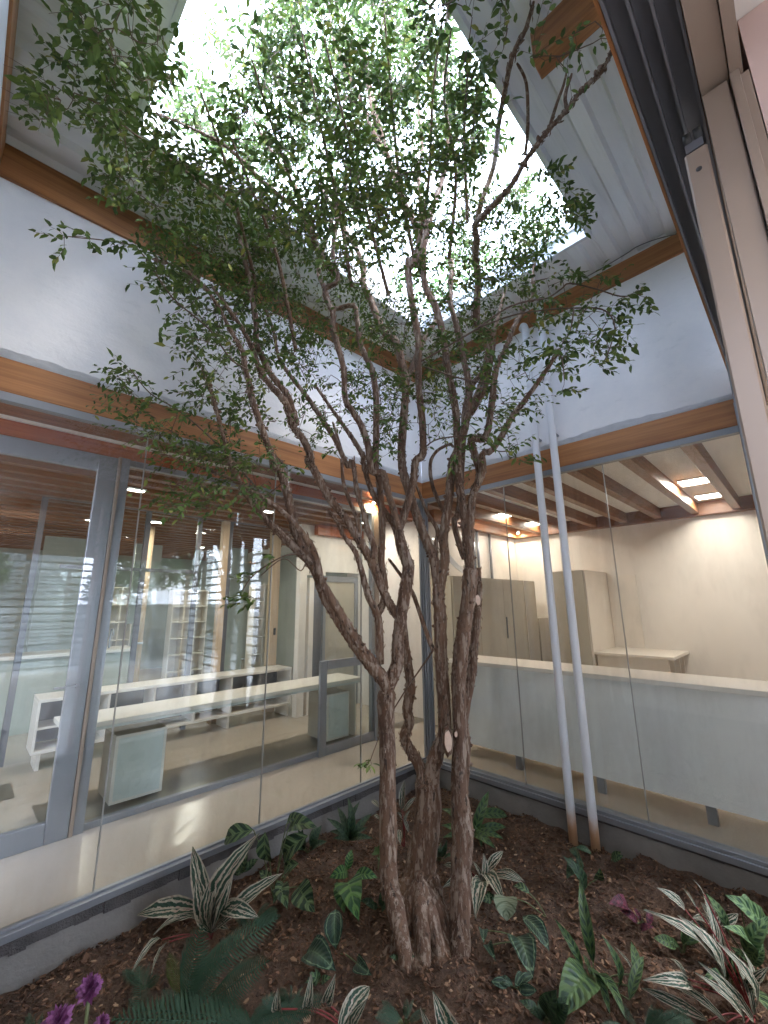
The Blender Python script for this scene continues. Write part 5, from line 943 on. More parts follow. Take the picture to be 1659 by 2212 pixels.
 (-220,-83,302,11,42),(-248,-64,471,7,38),(-151,-77,616,8,32),(-296,-74,432,12,32),(-137,-79,285,8,37),(-161,-76,354,11,38),
 (-216,-87,458,11,46),(-142,-101,458,12,25),(-261,-23,487,10,40),(-277,-47,353,11,33),(-216,-37,330,9,35),(-239,-80,345,9,40),
 (-160,-48,489,8,31),(-28,-133,494,10,29),(-291,-41,352,7,39),(-156,-154,357,10,33),(-316,-47,396,9,39),(-143,-149,530,10,32),
 (-127,-101,373,10,36),(-232,-26,324,11,37),(-150,-89,269,10,34),(-107,-176,420,8,37),(-160,-98,578,12,27),(-183,-102,390,11,42),
 (-226,-56,338,10,38),(-250,-69,518,12,40),(-181,-96,299,8,44),(-200,-95,353,10,36),(-247,-67,345,8,44),(-180,-27,392,11,30),
 (-182,22,807,8,33),(-105,-138,580,9,25),(-241,-31,280,12,35),(-237,-77,578,11,40),(-60,-132,382,9,36),(-134,-160,302,12,43),
 (-249,-29,378,11,33),(-162,-101,590,11,42),(-201,-42,324,7,30),(-105,-107,457,10,33),(-284,-55,323,11,47),(-138,-103,534,11,30),
 (-67,-96,491,7,29),(-245,-44,574,9,38),(-295,-76,444,8,35),(-165,-93,514,11,35),(-274,-84,295,8,45),(-210,-59,391,11,29),
 (-284,-83,378,12,47),(-136,-27,541,12,38),(-194,-83,388,9,28),(-142,-21,773,8,31),(-138,-80,585,10,35),(-112,-65,639,10,28),
 (-191,-32,357,7,28),(-180,-138,573,11,32),(-121,-31,543,7,27),(-211,-69,425,12,40),(-207,-43,647,7,29),(-102,-167,386,8,31),
 (-271,-42,524,9,43),(-160,6,765,8,30),(-231,-83,465,7,37),(-132,-100,516,10,29),(-72,-167,491,8,36),(-134,-128,587,7,33),
 (-96,-98,669,12,36),(-80,-194,424,7,43),(-226,-63,355,11,47),(-246,-63,382,9,47),(-265,-93,385,8,34),(-156,-75,494,10,32),
 (-288,-73,392,8,37),(-192,-111,454,11,47),(-258,-59,286,9,33),(-174,-38,278,10,28),(-165,-131,510,11,47),(-230,-21,525,7,25),
 (-142,-78,376,12,37),(-277,-95,312,11,47),(-119,-160,330,7,41),(-148,-83,486,7,26),(-291,-42,341,8,47),(-279,-39,487,8,35),
 (-308,-70,388,11,44),(-116,-193,378,10,43),(-81,-95,749,11,28),(-308,-93,372,9,47),(-232,-83,395,10,40),(-260,-84,400,8,36),
 (-288,-77,388,7,36),(-109,-111,655,8,32),(-238,-62,381,11,26),(-205,-61,662,9,42),(-251,-58,261,9,45),(-114,-192,394,11,45),
 (-222,-80,399,10,34),(-171,-132,433,9,40),(-147,-162,433,8,41),(-231,-52,264,7,36),(-46,-144,460,12,33),(-167,-150,569,11,44),
 (-131,-126,552,8,28),(-114,-202,412,8,41),(-197,-84,262,8,44),(-169,-95,523,9,40),(-136,-110,302,7,33),(-260,-52,475,12,37),
 (-213,-28,587,11,36),(-242,-47,531,8,41),(-209,-67,582,12,38),(-95,-61,615,10,26),(-156,-123,520,11,45),(-301,-59,399,7,42),
 (-167,-14,673,10,27),(-124,-52,618,7,37),(-217,-38,392,11,32),(-202,-21,555,7,36),(-314,-27,402,11,39),(-338,-92,385,8,42),
 (-247,-61,362,12,33),(-152,-37,597,12,31),(-183,-27,401,9,30),(-134,-79,283,7,30),(-105,-109,625,9,32),(-257,-60,390,11,41),
 (-144,-27,537,7,28),(-205,-57,370,7,43),(-126,-71,760,12,35),(-9,-143,567,8,36),(-304,-59,378,12,46),(-146,-35,388,12,29),
 (-51,-120,661,12,36),(-216,-105,399,11,37),(-71,-94,349,10,28),(-164,-115,361,7,38),(-93,-189,401,9,45),(-287,-45,374,8,39),
 (-152,-86,276,11,28),(-199,-24,696,8,27),(-169,-37,319,11,38),(-231,-67,395,12,47),(-258,-12,505,11,41),(-148,-66,456,9,31),
 (-293,-89,386,9,36),(-247,-59,472,8,43),(-236,-6,610,12,31),(-145,-117,507,8,44),(-69,-185,430,9,25),(-138,-46,349,11,32),
 (-337,-108,379,8,35),(-74,-87,362,10,27),(-251,-30,477,12,47),(-101,-176,409,12,40),(-311,-105,366,9,34),(-96,-184,422,7,46),
 (-54,-141,455,10,31),(-116,-219,397,9,40),(-143,-84,529,10,29),(-194,-122,313,8,35),(-237,-51,394,11,40),(-185,-38,348,10,28),
 (-171,-78,367,8,27),(-157,-57,514,10,37),(-61,-136,516,8,28),(-183,-49,270,11,36),(-228,-43,283,8,41),(-109,-104,337,7,29),
 (-184,-82,609,10,35),(-246,-38,344,9,36),(-241,-77,388,12,42),(-321,-43,393,12,38),(-162,-49,604,12,35),(-239,-27,488,12,44),
 (-239,-56,499,7,39),(-357,-60,388,10,45),(-324,-110,383,10,47),(-339,-88,388,11,45),(-331,-155,350,8,36),(-354,-95,357,8,49),
 (-328,-144,373,11,49),(-334,-115,359,11,50),(-334,-114,392,11,41),(-324,-67,364,9,45),(-341,-135,360,8,41),(-343,-114,375,12,45),
 (-314,-68,389,8,42),(-340,-148,368,12,41),(-295,-54,467,9,33),(-312,-112,371,9,48),(-332,-120,341,8,35),(-340,-79,385,9,38),
 (-337,-100,392,9,37),(-329,-122,373,12,36),(-314,-25,402,7,40),(-350,-95,384,8,34),(-298,-72,470,10,47),(-317,-102,386,11,43),
 (-333,-109,355,8,48),(-324,-89,388,10,37),(-343,-111,386,9,34),(-326,-108,336,7,35),(-335,-103,363,10,40),(-350,-97,387,9,41),
 (-338,-151,349,11,42),(-319,-89,370,11,34),(-319,-95,384,9,48),(-320,-43,396,12,42),(-326,-120,380,7,36),(-340,-159,351,7,44),
 (-324,-121,391,7,45),(-324,-56,388,7,48),(-357,-79,389,12,44),(-298,-32,470,11,43),(-349,-128,370,11,47),(-344,-107,386,11,50),
 (-310,-40,390,11,41),(-322,-87,388,8,45),(-347,-142,352,8,45),(-340,-134,355,11,37),(-318,-128,391,7,46),(-351,-139,355,7,33),
 (-201,-267,374,12,28),(-224,-263,352,10,32),(-237,-242,355,11,28),(-204,-252,379,8,33),(-213,-244,377,12,37),(-250,-248,358,8,37),
 (-133,-182,284,10,34),(-113,-134,277,11,30),(-113,-152,297,8,50),(-106,-194,332,8,36),(-129,-214,293,8,37),(-128,-197,316,11,49),
 (-86,-222,307,11,33),(-91,-175,364,11,39),(-70,-165,296,12,33),(-101,-158,288,12,33),(-106,-176,278,11,39),(-96,-234,311,8,49),
 (-159,-183,250,9,46),(-80,-203,348,7,34),(-110,-193,324,9,49),(-89,-221,304,11,49),(-73,-162,344,12,30),(-88,-160,295,7,28),
 (-117,-223,318,7,34),(-101,-215,322,7,35),(-92,-149,311,10,27),(-54,-220,346,8,40),(-112,-210,303,8,40),(-48,-208,323,7,39),
 (-138,-191,289,10,49),(-122,-210,290,7,44),(-131,-193,280,9,45),(-74,-160,326,12,38),(-131,-165,297,9,43),(-161,-184,252,12,37),
 (-96,-176,373,7,47),(-126,-176,266,9,46),(-84,-222,323,7,49),(-23,-219,397,12,36),(-111,-139,245,11,32),(-79,-177,371,11,30),
 (-73,-168,392,8,39),(-125,-201,333,11,40),(-149,-153,239,11,47),(-86,-205,371,12,46),(-127,-203,294,9,45),(-142,-179,250,10,35),
 (-99,-171,326,9,33),(-40,-194,358,10,29),(-73,-211,348,11,42),(-140,-164,270,11,42),(-112,-185,357,9,43),(-137,-156,245,10,39),
 (-134,-158,258,8,38),(-156,-178,239,7,48),(-84,-213,321,7,38),(-151,-184,245,12,39),(-59,-188,377,7,33),(-59,-226,353,12,46),
 (-74,-194,352,7,47),(-72,-180,379,8,40),(-143,-182,295,8,46),(-98,-226,328,12,50),(-106,-203,341,7,34),(-108,-201,360,9,35),
 (-275,-79,227,10,41),(-281,-80,221,11,39),(-248,-57,214,12,42),(-258,-41,245,10,34),(-231,-75,213,8,37),(-282,-86,197,12,40),
 (-284,-25,263,7,31),(-256,-55,209,9,34),(-270,-77,204,10,40),(-256,-65,239,10,31),(-294,-30,251,9,36),(-244,-78,228,10,42),
 (-264,-85,217,12,38),(-265,-63,219,8,33),(-275,-54,257,8,41),(-307,-61,264,9,33),(-238,-78,215,7,32),(-262,-85,224,7,42),
 (-263,-79,201,9,33),(-259,-110,207,12,39),(-248,-44,240,8,33),(-263,-31,241,9,32),(-262,-77,221,12,35),(-242,-62,241,10,33),
 (-269,-71,232,9,33),(-269,-44,247,9,34),(-265,-34,238,11,29),(-274,-25,257,7,40),(-306,-25,282,9,42),(-274,-59,206,12,33),
 (-269,-78,199,11,43),(-259,-88,237,11,40),(-239,-105,221,11,37),(-282,-33,241,10,40),(-282,-39,232,9,42),(-296,-61,236,10,41),
 (-232,-61,234,12,42),(-253,-88,209,8,37),(-254,-89,219,9,39),(-273,-73,216,8,38),(-253,-58,224,10,36),(-296,-73,233,11,36),
 (-266,-102,197,12,39),(-265,-78,227,8,36),(-291,-67,236,9,29),(-272,-77,223,11,35),(-256,-62,217,7,43),(-295,-33,253,11,32),
 (-281,-82,197,7,35),(-258,-48,244,9,29),(-299,-29,273,11,41),(-252,-78,232,9,41),(-287,-54,244,8,42),(-244,-70,228,11,38),
 (-241,-91,210,12,38),(-283,-67,208,11,37),(-283,-65,241,7,31),(-265,-57,220,10,30),(-295,-43,259,11,41),(-305,-43,255,12,31),
 (-302,-28,275,7,32),(-234,-82,239,11,32),(-302,-30,272,8,39),(-265,-90,236,12,32),(-257,-102,207,8,30),(-272,-41,213,12,38),
 (-261,-46,217,7,36),(-244,-65,234,10,33),(-245,-100,230,7,36),(-260,-61,203,12,40),(-278,-89,516,9,39),(-287,-66,541,8,29),
 (-276,-25,580,12,29),(-259,-40,629,9,37),(-266,-79,544,10,34),(-271,-65,526,10,36),(-279,-76,510,12,31),(-282,-87,490,9,35),
 (-269,-55,556,11,38),(-269,-26,601,9,37),(-265,-44,562,8,35),(-259,-98,474,7,30),(-170,-179,399,12,34),(-239,-137,530,10,44),
 (-262,-181,310,10,43),(-246,-45,457,8,38),(-272,-143,454,10,43),(-240,-60,612,10,44),(-204,-190,459,8,45),(-246,-149,399,12,42),
 (-230,-60,467,10,42),(-209,-144,384,9,31),(-256,-156,346,9,43),(-228,-83,397,10,30),(-255,-148,432,10,44),(-208,-135,546,11,33),
 (-209,-137,495,7,34),(-198,-82,576,11,42),(-167,-91,546,12,30),(-238,-18,566,11,33),(-247,-150,471,9,36),(-259,-109,367,12,33),
 (-181,-157,544,10,44),(-258,-237,365,10,44),(-215,-42,469,11,27),(-212,-170,443,7,35),(-170,-81,475,12,33),(-226,-78,636,11,39),
 (-217,-110,494,10,41),(-244,-184,389,9,41),(-139,-130,437,9,42),(-284,-141,408,11,32),(-262,-119,396,7,42),(-238,-204,410,12,38),
 (-245,-167,360,8,30),(-259,-113,440,11,33),(-154,-185,443,8,30),(-264,-175,305,11,41),(-142,-143,540,11,33),(-176,-100,438,7,37),
 (-257,-147,479,7,30),(-220,-205,352,9,38),(-233,-182,469,11,34),(-150,-167,513,9,42),(-286,-153,346,9,44),(-246,-112,374,12,42),
 (-172,-127,568,10,40),(-146,-114,490,12,35),(-166,-106,575,9,41),(-169,-183,402,11,41),(-230,-172,508,12,32),(-255,-113,525,10,37),
 (-225,-206,344,11,38),(-160,-109,457,9,36),(-162,-85,450,10,33),(-228,-109,415,8,36),(-232,-106,389,9,43),(-276,-142,324,11,31),
 (-199,-68,436,8,43),(-263,-160,393,8,41),(-244,-232,379,12,37),(-252,-163,360,9,40),(-226,-125,471,8,38),(-206,-178,461,10,44),
 (-286,-124,374,8,42),(-249,-64,560,9,34),(-277,-133,442,7,44),(-267,-99,484,10,30),(-137,-170,534,8,42),(-203,-155,406,11,36),
 (-193,-135,573,9,38),(-267,-105,374,12,39),(-176,-137,502,9,31),(-173,-114,548,10,42),(-274,-161,444,8,43),(-174,-193,445,8,43),
 (-188,-194,425,12,30),(-120,-167,505,9,41),(-223,-220,390,10,42),(-198,-72,571,10,32),(-203,-104,576,7,38),(-194,-86,440,11,43),
 (-223,-215,366,10,33),(-223,-180,490,10,30),(-212,-48,659,12,35),(-254,-155,337,7,44),(-278,-162,446,7,43),(-241,-185,370,10,41),
 (-254,-132,359,8,30),(-163,-108,473,7,44),(-243,-22,551,10,33),(-209,-179,430,12,42),(-202,-190,400,7,39),(-134,-132,619,11,37),
 (-232,-124,491,7,39),(-164,-132,419,10,34),(-231,-185,352,10,33),(-256,-164,459,12,45),(-200,-165,402,12,34),(-232,-134,548,8,37),
 (-271,-116,451,11,41),(-177,-98,588,12,44),(-217,-137,451,7,36),(-161,-104,714,9,32),(-262,-160,314,9,32),(-191,-181,468,12,35),
 (-240,-68,456,9,44),(-260,-141,408,11,32),(-264,-173,375,7,37),(-223,-124,425,11,34),(-232,-91,389,8,32),(-143,-157,560,10,43),
 (-205,-126,452,9,32),(-224,-101,489,10,45),(-202,-166,523,9,41),(-291,-132,381,8,41),(-243,-148,355,7,38),(-262,-179,290,10,42),
 (-255,-111,384,10,43),(-162,-163,477,11,40),(-171,-176,508,8,38),(-258,-139,519,10,40),(-214,-79,632,12,35),(-165,-103,450,10,38),
 (-180,-87,412,11,42),(-231,-98,459,11,40),(-194,-175,417,9,41),(-214,-88,610,11,38),(-223,-161,437,7,41),(-159,-106,598,9,41),
 (-159,-174,458,11,31),(-217,-190,352,10,42),(-215,-49,450,8,39),(-221,-119,598,9,36),(-144,-174,500,8,42),(-260,-133,334,10,44),
 (-267,-133,384,8,35),(-185,-91,628,11,45),(-127,-140,531,12,35),(-210,-39,527,12,35),(-266,-142,479,8,42),(-274,-125,347,12,42),
 (-210,-139,368,7,37),(-171,-81,478,7,32),(-219,-55,636,8,33),(-168,-118,448,8,39),(-245,-177,334,7,35),(-230,-135,561,8,39),
 (-241,-78,444,12,32),(-197,-78,492,12,33),(-258,-121,517,8,34),(-237,-202,396,9,40),(-230,-90,383,8,34),(-239,-176,328,9,32),
 (-228,-184,332,7,37),(-154,-165,438,11,36),(-264,-159,425,11,44),(-160,-107,422,11,34),(-264,-87,400,8,26),(-142,-131,645,8,37),
 (-205,-111,413,11,36),(-267,-126,469,11,38),(-282,-148,415,12,40),(-169,-152,437,12,38),(-242,-83,523,10,44),(-199,-191,375,9,30),
 (-152,-158,498,10,41),(-252,-178,384,10,36),(-212,-41,677,10,36),(-216,-155,546,8,40),(-197,-147,366,11,32),(-246,-148,418,12,32),
 (-260,-177,325,9,36),(-190,-125,418,9,33),(-261,-178,315,11,43),(-166,-174,472,7,41),(-205,-91,628,12,37),(-235,-194,342,10,33),
 (-219,-172,331,10,39),(-256,-59,473,9,44),(-185,-110,550,12,36),(-240,-88,395,8,34),(-210,-56,553,12,32),(-249,-49,482,7,43),
 (-175,-168,454,8,33),(-263,-218,390,8,45),(-218,-99,415,9,40),(-203,-130,406,11,43),(-235,-134,367,10,41),(-255,-177,415,10,30),
 (-268,-149,399,12,35),(-105,-148,498,8,29),(-215,-138,441,9,44),(-251,-13,519,9,34),(-225,-183,388,7,36),(-217,-203,391,7,32),
 (-195,-198,392,12,44),(-202,-138,526,10,44),(-208,-124,476,10,34),(-195,-151,591,8,43),(-186,-152,507,10,37),(-259,-146,347,10,34),
 (-227,-98,601,10,37),(-253,-186,317,7,40),(-215,-152,388,7,37),(-210,-147,509,8,45),(-231,-181,355,9,35),(-236,-165,424,7,42),
 (-216,-170,341,9,30),(-227,-126,487,12,36),(-205,-54,661,8,30),(-178,-156,570,11,40),(-232,-113,445,8,38),(-213,-167,372,12,43),
 (-238,-89,544,9,40),(-262,-104,487,8,30),(-268,-130,450,8,33),(-201,-158,562,12,35),(-225,-158,463,11,36),(-215,-141,389,12,44),
 (-161,-137,420,12,42),(-249,-178,405,12,37),(-264,-132,510,8,41),(-221,-84,658,10,34),(-202,-142,550,9,36),(-151,-134,572,12,44),
 (-209,-81,552,10,39),(-230,-52,496,8,40),(-229,-211,327,10,36),(-196,-206,417,7,40),(-226,-141,377,12,36),(-259,-171,467,8,32),
 (-231,-95,390,11,39),(-267,-112,491,7,35),(-184,-153,542,9,33),(-141,-115,578,9,29),(-208,-194,440,12,37),(-203,-89,583,8,43),
 (-143,-114,640,8,32),(-177,-155,420,11,38),(-225,-129,441,7,45),(-171,-191,450,12,40),(-189,-62,714,7,34),(-236,-193,313,9,34),
 (-244,-163,475,9,39),(-198,-158,487,10,32),(-248,-136,416,12,35),(-229,-26,547,7,33),(-276,-145,326,9,43),(-215,-89,630,10,39),
 (-179,-103,491,12,39),(-205,-109,448,8,42),(-239,-181,392,8,38),(-109,-139,526,8,34),(-171,-78,423,12,28),(-259,-123,372,11,34),
 (-266,-89,392,8,43),(-206,-61,534,9,43),(-264,-179,392,8,45),(-238,-95,434,12,35),(-197,-87,609,12,34),(-251,-183,456,9,42),
 (-195,-147,370,11,44),(-146,-174,468,10,42),(-221,-219,380,7,36),(-234,-172,483,9,34),(-208,-133,375,11,40),(-202,-69,432,9,31),
 (-252,-227,377,11,32),(-260,-166,372,8,33),(-275,-146,363,7,43),(-182,-110,646,11,34),(-266,-157,330,12,32),(-172,-116,423,9,32),
 (-283,-112,411,12,39),(-249,-133,429,12,35),(-129,-151,560,7,43),(-168,-83,529,11,25),(-224,-130,498,10,43),(-171,-110,527,7,40),
 (-271,-144,339,7,31),(-210,-110,618,10,41),(-139,-170,474,8,33),(-207,-48,477,12,33),(-199,-108,423,10,38),(-179,-169,459,12,38),
 (-259,-85,390,7,40),(-184,-66,649,8,25),(-219,-129,519,9,38),(-262,-57,486,7,38),(-149,-104,570,12,31),(-216,-82,413,12,33),
 (-199,-171,489,10,44),(-209,-78,412,9,32),(-240,-158,350,10,39),(-262,-128,423,12,32),(-174,-108,514,9,45),(-247,-128,412,9,38),
 (-261,-91,388,9,42),(-257,-174,353,9,43),(-228,-52,448,10,31),(-279,-148,423,10,30),(-193,-186,472,11,36),(-188,-159,372,11,41),
 (-139,-114,621,7,29),(-269,-156,311,12,32),(-184,-117,658,12,45),(-246,-110,432,11,32),(-237,-225,368,11,45),(-187,-192,461,10,32),
 (-230,-175,418,7,36),(-258,-177,351,12,43),(-273,-152,424,9,34),(-285,-157,385,12,33),(-184,-111,399,8,41),(-216,-69,459,7,44),
 (-266,-149,392,9,44),(-205,-80,584,10,34),(-246,-110,358,8,36),(-164,-140,533,8,40),(-157,-112,424,11,37),(-236,-86,610,9,33),
 (-146,-147,530,9,33),(-116,-142,496,10,35),(-178,-149,598,7,31),(-237,-123,456,8,35),(-237,-68,619,11,37),(-197,-70,698,11,41),
 (-270,-142,458,9,38),(-234,-162,411,11,43),(-163,-105,456,9,40),(-258,-133,409,7,33),(-232,-201,314,9,33),(-221,-56,496,8,31),
 (-241,-164,316,11,37),(-235,-106,603,12,35),(-191,-126,535,10,32),(-276,-116,369,8,34),(-273,-170,443,8,42),(-219,-181,363,9,34),
 (-182,-94,434,12,33),(-145,-154,494,8,44),(-219,-77,539,9,38),(-245,-115,568,11,36),(-211,-58,467,11,43),(-193,-97,537,9,33),
 (-220,-211,386,8,41),(-209,-65,682,7,42),(-207,-117,543,12,44),(-251,-104,483,9,35),(-202,-53,561,10,29),(-238,-155,519,7,45),
 (-232,-113,569,8,43),(-243,-172,469,8,42),(-200,-59,453,10,36),(-189,-111,565,11,34),(-251,-171,430,9,36),(-162,-176,429,12,32),
 (-225,-95,386,10,32),(-189,-72,660,9,35),(-191,-109,485,9,42),(-244,-180,364,9,41),(-281,-126,409,8,34),(-267,-146,466,12,41),
 (-172,-163,515,7,45),(-287,-126,357,8,30),(-209,-120,463,9,38),(-156,-160,509,12,39),(-150,-116,604,7,44),(-220,-175,429,8,32),
 (-222,-162,382,8,31),(-228,-87,399,10,28),(-234,-80,588,11,36),(-268,-173,427,8,34),(-207,-59,577,7,30),(-160,-140,478,10,33),
 (-159,-148,491,10,43),(-251,-28,525,9,42),(-217,-163,343,10,44),(-203,-174,507,7,33),(-279,-124,356,9,44),(-247,-109,413,11,43),
 (-237,-81,422,10,36),(-175,-134,593,12,38),(-184,-80,601,12,37),(-186,-182,440,10,41),(-183,-146,413,7,43),(-260,-182,342,11,39),
 (-191,-165,439,9,36),(-189,-93,488,12,32),(-182,-86,593,8,36),(-274,-127,355,10,40),(-246,-180,452,10,40),(-255,-224,376,11,36),
 (-235,-161,519,10,43),(-262,-83,483,8,32),(-279,-115,368,10,37),(-221,-133,477,11,32),(-124,-128,524,7,34),(-189,-163,483,8,41),
 (-210,-147,374,11,34),(-139,-160,502,8,39),(-231,-192,316,12,31),(-222,-158,349,8,45),(-236,-95,453,9,30),(-190,-167,541,11,34),
 (-220,-54,498,9,34),(-243,-184,415,8,39),(-222,-126,518,12,33),(-233,-143,496,12,35),(-142,-111,651,8,31),(-198,-129,551,12,37),
 (-223,-117,356,10,43),(-216,-105,512,9,44),(-254,-98,421,12,39),(-232,-225,365,9,35),(-260,-174,293,11,36),(-205,-70,643,11,41),
 (-182,-137,478,12,38),(-207,-179,381,10,32),(-244,-111,578,10,40),(-200,-136,448,11,39),(-286,-119,393,11,41),(-213,-197,357,8,35),
 (-205,-63,532,10,31),(-266,-170,415,11,42),(-233,-171,337,9,39),(-184,-101,571,8,36),(-151,-126,421,11,30),(-222,-148,453,10,30),
 (-266,-163,461,10,32),(-271,-118,439,7,43),(-232,-174,453,11,31),(-176,-131,408,12,44),(-257,-153,327,9,43),(-291,-144,328,12,38),
 (-278,-154,360,12,31),(-215,-169,447,12,32),(-139,-166,538,9,33),(-164,-107,511,8,36),(-210,-196,439,12,35),(-251,-147,347,11,32),
 (-219,-67,524,12,35),(-215,-152,438,12,40),(-156,-160,451,11,41),(-228,-32,642,11,45),(-229,-205,338,11,35),(-206,-115,487,10,35),
 (-204,-163,454,8,35),(-245,-119,435,9,38),(-196,-118,443,9,35),(-204,-133,504,8,34),(-192,-196,385,7,43),(-208,-95,443,7,41),
 (-172,-148,459,8,31),(-184,-100,428,11,35),(-266,-131,421,9,31),(-239,-214,395,10,33),(-212,-200,408,9,43),(-270,-120,481,7,37),
 (-195,-178,471,12,32),(-240,-145,428,8,40),(-261,-100,469,8,32),(-214,-179,427,8,36),(-225,-147,388,9,41),(-183,-196,396,8,34),
 (-197,-69,530,8,32),(-253,-167,416,9,38),(-144,-126,426,12,31),(-230,-190,414,8,38),(-202,-86,420,12,37),(-179,-154,387,7,31),
 (-284,-158,355,12,30),(-193,-150,494,12,44),(-204,-198,387,12,41),(-168,-116,557,7,38),(-251,-63,487,7,39),(-147,-180,462,9,42),
 (-269,-142,395,8,43),(-188,-180,448,10,35),(-238,-73,583,9,32),(-221,-62,568,7,40),(-256,-24,506,9,45),(-230,-141,368,12,33),
 (-263,-145,487,12,42),(-243,-164,374,7,40),(-205,-207,378,12,45),(-121,-167,494,11,44),(-196,-120,422,7,43),(-220,-162,409,11,32),
 (-267,-145,368,10,38),(-248,-121,453,9,36),(-240,-175,320,11,34),(-239,-135,430,10,36),(-168,-144,559,7,31),(-189,-158,548,10,42),
 (-123,-156,509,11,41),(-217,-145,422,9,34),(-260,-153,317,7,31),(-275,-135,461,9,40),(-270,-126,434,8,35),(-188,-149,486,8,40),
 (-232,-153,412,7,35),(-229,-84,391,7,33),(-205,-71,473,10,32),(-276,-167,381,7,39),(-262,-82,494,11,39),(-196,-200,419,11,45),
 (-212,-85,443,11,41),(-236,-175,421,7,33),(-230,-151,468,7,45),(-283,-123,404,11,39),(-241,-57,478,10,39),(-221,-217,366,9,41),
 (-256,-92,516,10,41),(-240,-156,341,7,37),(-162,-182,469,11,35),(-165,-123,446,10,38),(-137,-163,471,12,44),(-238,-186,338,8,34),
 (-248,-24,571,10,42),(-268,-166,319,12,38),(-227,-93,383,12,42),(-208,-180,423,7,45),(-138,-157,461,11,41),(-245,-189,432,9,31),
 (-207,-113,372,9,31),(-232,-205,416,9,32),(-245,-146,491,11,45),(-265,-136,461,10,38),(-229,-185,410,9,37),(-246,-171,414,7,44),
 (-251,-167,471,12,38),(-216,-144,517,7,42),(-241,-135,389,12,31),(-214,-94,379,7,35),(-177,-88,510,9,33),(-237,-203,301,12,34),
 (-241,-157,367,7,38),(-199,-162,473,12,40),(-195,-95,620,12,36),(-174,-194,447,8,39),(-171,-138,589,8,40),(-174,-87,682,8,40),
 (-172,-84,482,11,36),(-194,-77,449,8,43),(-211,-96,517,12,35),(-197,-128,421,12,34),(-226,-99,515,11,38),(-248,-191,310,10,33),
 (-288,-134,386,10,36),(-210,-116,502,10,34),(-230,-115,459,10,40),(-223,-217,352,12,44),(-205,-140,442,11,40),(-267,-144,448,10,36),
 (-176,-97,476,8,39),(-205,-164,462,11,44),(-166,-134,579,10,33),(-230,-155,361,9,40),(-234,-43,563,8,45),(-245,-98,547,9,41),
 (-215,-112,404,11,37),(-195,-123,418,10,44),(-206,-112,519,7,36),(-227,-196,431,8,38),(-217,-146,472,9,39),(-189,-200,400,11,33),
 (-269,-147,404,8,37),(-254,-64,457,12,42),(-184,-144,543,8,35),(-213,-156,381,7,31),(-193,-79,618,7,34),(-222,-175,473,10,38),
 (-240,-203,416,11,32),(-177,-108,447,11,35),(-114,-159,544,8,33),(-264,-69,474,12,37),(-157,-141,586,7,30),(-204,-148,530,9,32),
 (-188,-201,413,12,42),(-244,-87,588,10,36),(-167,-118,469,10,41),(-178,-164,489,11,31),(-217,-169,405,7,34),(-258,-110,539,10,35),
 (-176,-144,424,7,44),(-238,-127,538,12,36),(-258,-63,453,12,36),(-162,-156,464,7,43),(-215,-83,662,11,37),(-242,-101,478,12,36),
 (-211,-147,402,12,34),(-220,-137,497,7,30),(-214,-167,484,9,34),(-278,-132,426,10,39),(-200,-105,527,12,36),(-162,-170,466,10,33),
 (-172,-102,615,9,32),(-231,-48,494,8,33),(-22,-91,540,7,26),(-100,-132,403,11,32),(-44,-140,451,12,32),(-100,-147,394,9,27),
 (-103,-149,473,11,33),(-21,-118,471,10,32),(-121,-152,415,11,36),(-39,-156,495,10,23),(-117,-183,416,7,36),(-30,-185,473,9,26),
 (-99,-185,407,7,32),(-72,-116,443,11,29),(-113,-130,410,8,28),(-8,-110,561,8,27),(-50,-111,498,10,34),(-13,-114,560,7,28),
 (-129,-166,418,9,35),(-20,-103,517,8,29),(19,-166,520,11,28),(-31,-161,544,9,29),(-45,-112,489,11,33),(-79,-190,455,7,41),
 (-54,-154,505,12,26),(-127,-156,431,11,38),(-22,-100,473,10,23),(-106,-173,390,12,35),(-78,-145,398,10,23),(-42,-161,468,9,33),
 (7,-126,502,11,31),(-99,-134,407,11,30),(-32,-139,508,11,26),(-36,-82,491,8,26),(-134,-162,372,10,39),(-26,-153,478,11,25),
 (-57,-111,466,12,31),(-28,-129,483,8,24),(4,-154,563,12,28),(-90,-179,411,8,28),(-61,-169,435,8,24),(-34,-129,488,9,26),
 (-129,-171,368,9,42),(-69,-189,429,7,28),(11,-117,542,7,31),(-9,-115,587,12,24),(-65,-170,490,12,31),(5,-133,511,7,24),
 (-88,-120,431,10,24),(-53,-144,474,10,30),(-107,-179,444,11,40),(-10,-135,484,12,32),(-87,-158,401,9,27),(-29,-112,462,9,34),
 (-118,-160,421,7,36),(17,-130,524,9,31),(-11,-168,512,8,23),(-143,-221,374,8,39),(-19,-175,483,9,24),(-24,-83,524,11,24),
 (-21,-95,571,7,25),(-42,-153,450,10,31),(-13,-140,565,11,23),(4,-128,505,10,24),(-36,-114,481,7,25),(8,-121,549,11,23),
 (-50,-151,450,8,28),(-114,-176,405,11,30),(6,-159,562,11,23),(-45,-117,521,9,34),(-99,-165,384,9,38),(-157,-226,376,11,36),
 (-93,-177,400,9,38),(-83,-156,401,10,33),(-148,-215,396,12,42),(21,-141,598,7,25),(-8,-171,499,7,30),(-117,-220,386,11,41),
 (-116,-138,405,10,33),(-92,-150,415,8,25),(-115,-151,412,9,36),(18,-144,584,11,30),(-25,-150,535,8,28),(-26,-98,575,12,24),
 (-43,-100,503,12,32),(-90,-185,424,9,31),(-103,-142,389,9,26),(-70,-176,482,12,25),(-35,-103,487,9,27),(16,-150,587,7,28),
 (-40,-95,526,12,31),(-27,-92,541,7,32),(-72,-167,469,7,30),(-88,-168,402,8,23),(-107,-168,449,11,41),(-133,-163,423,11,33),
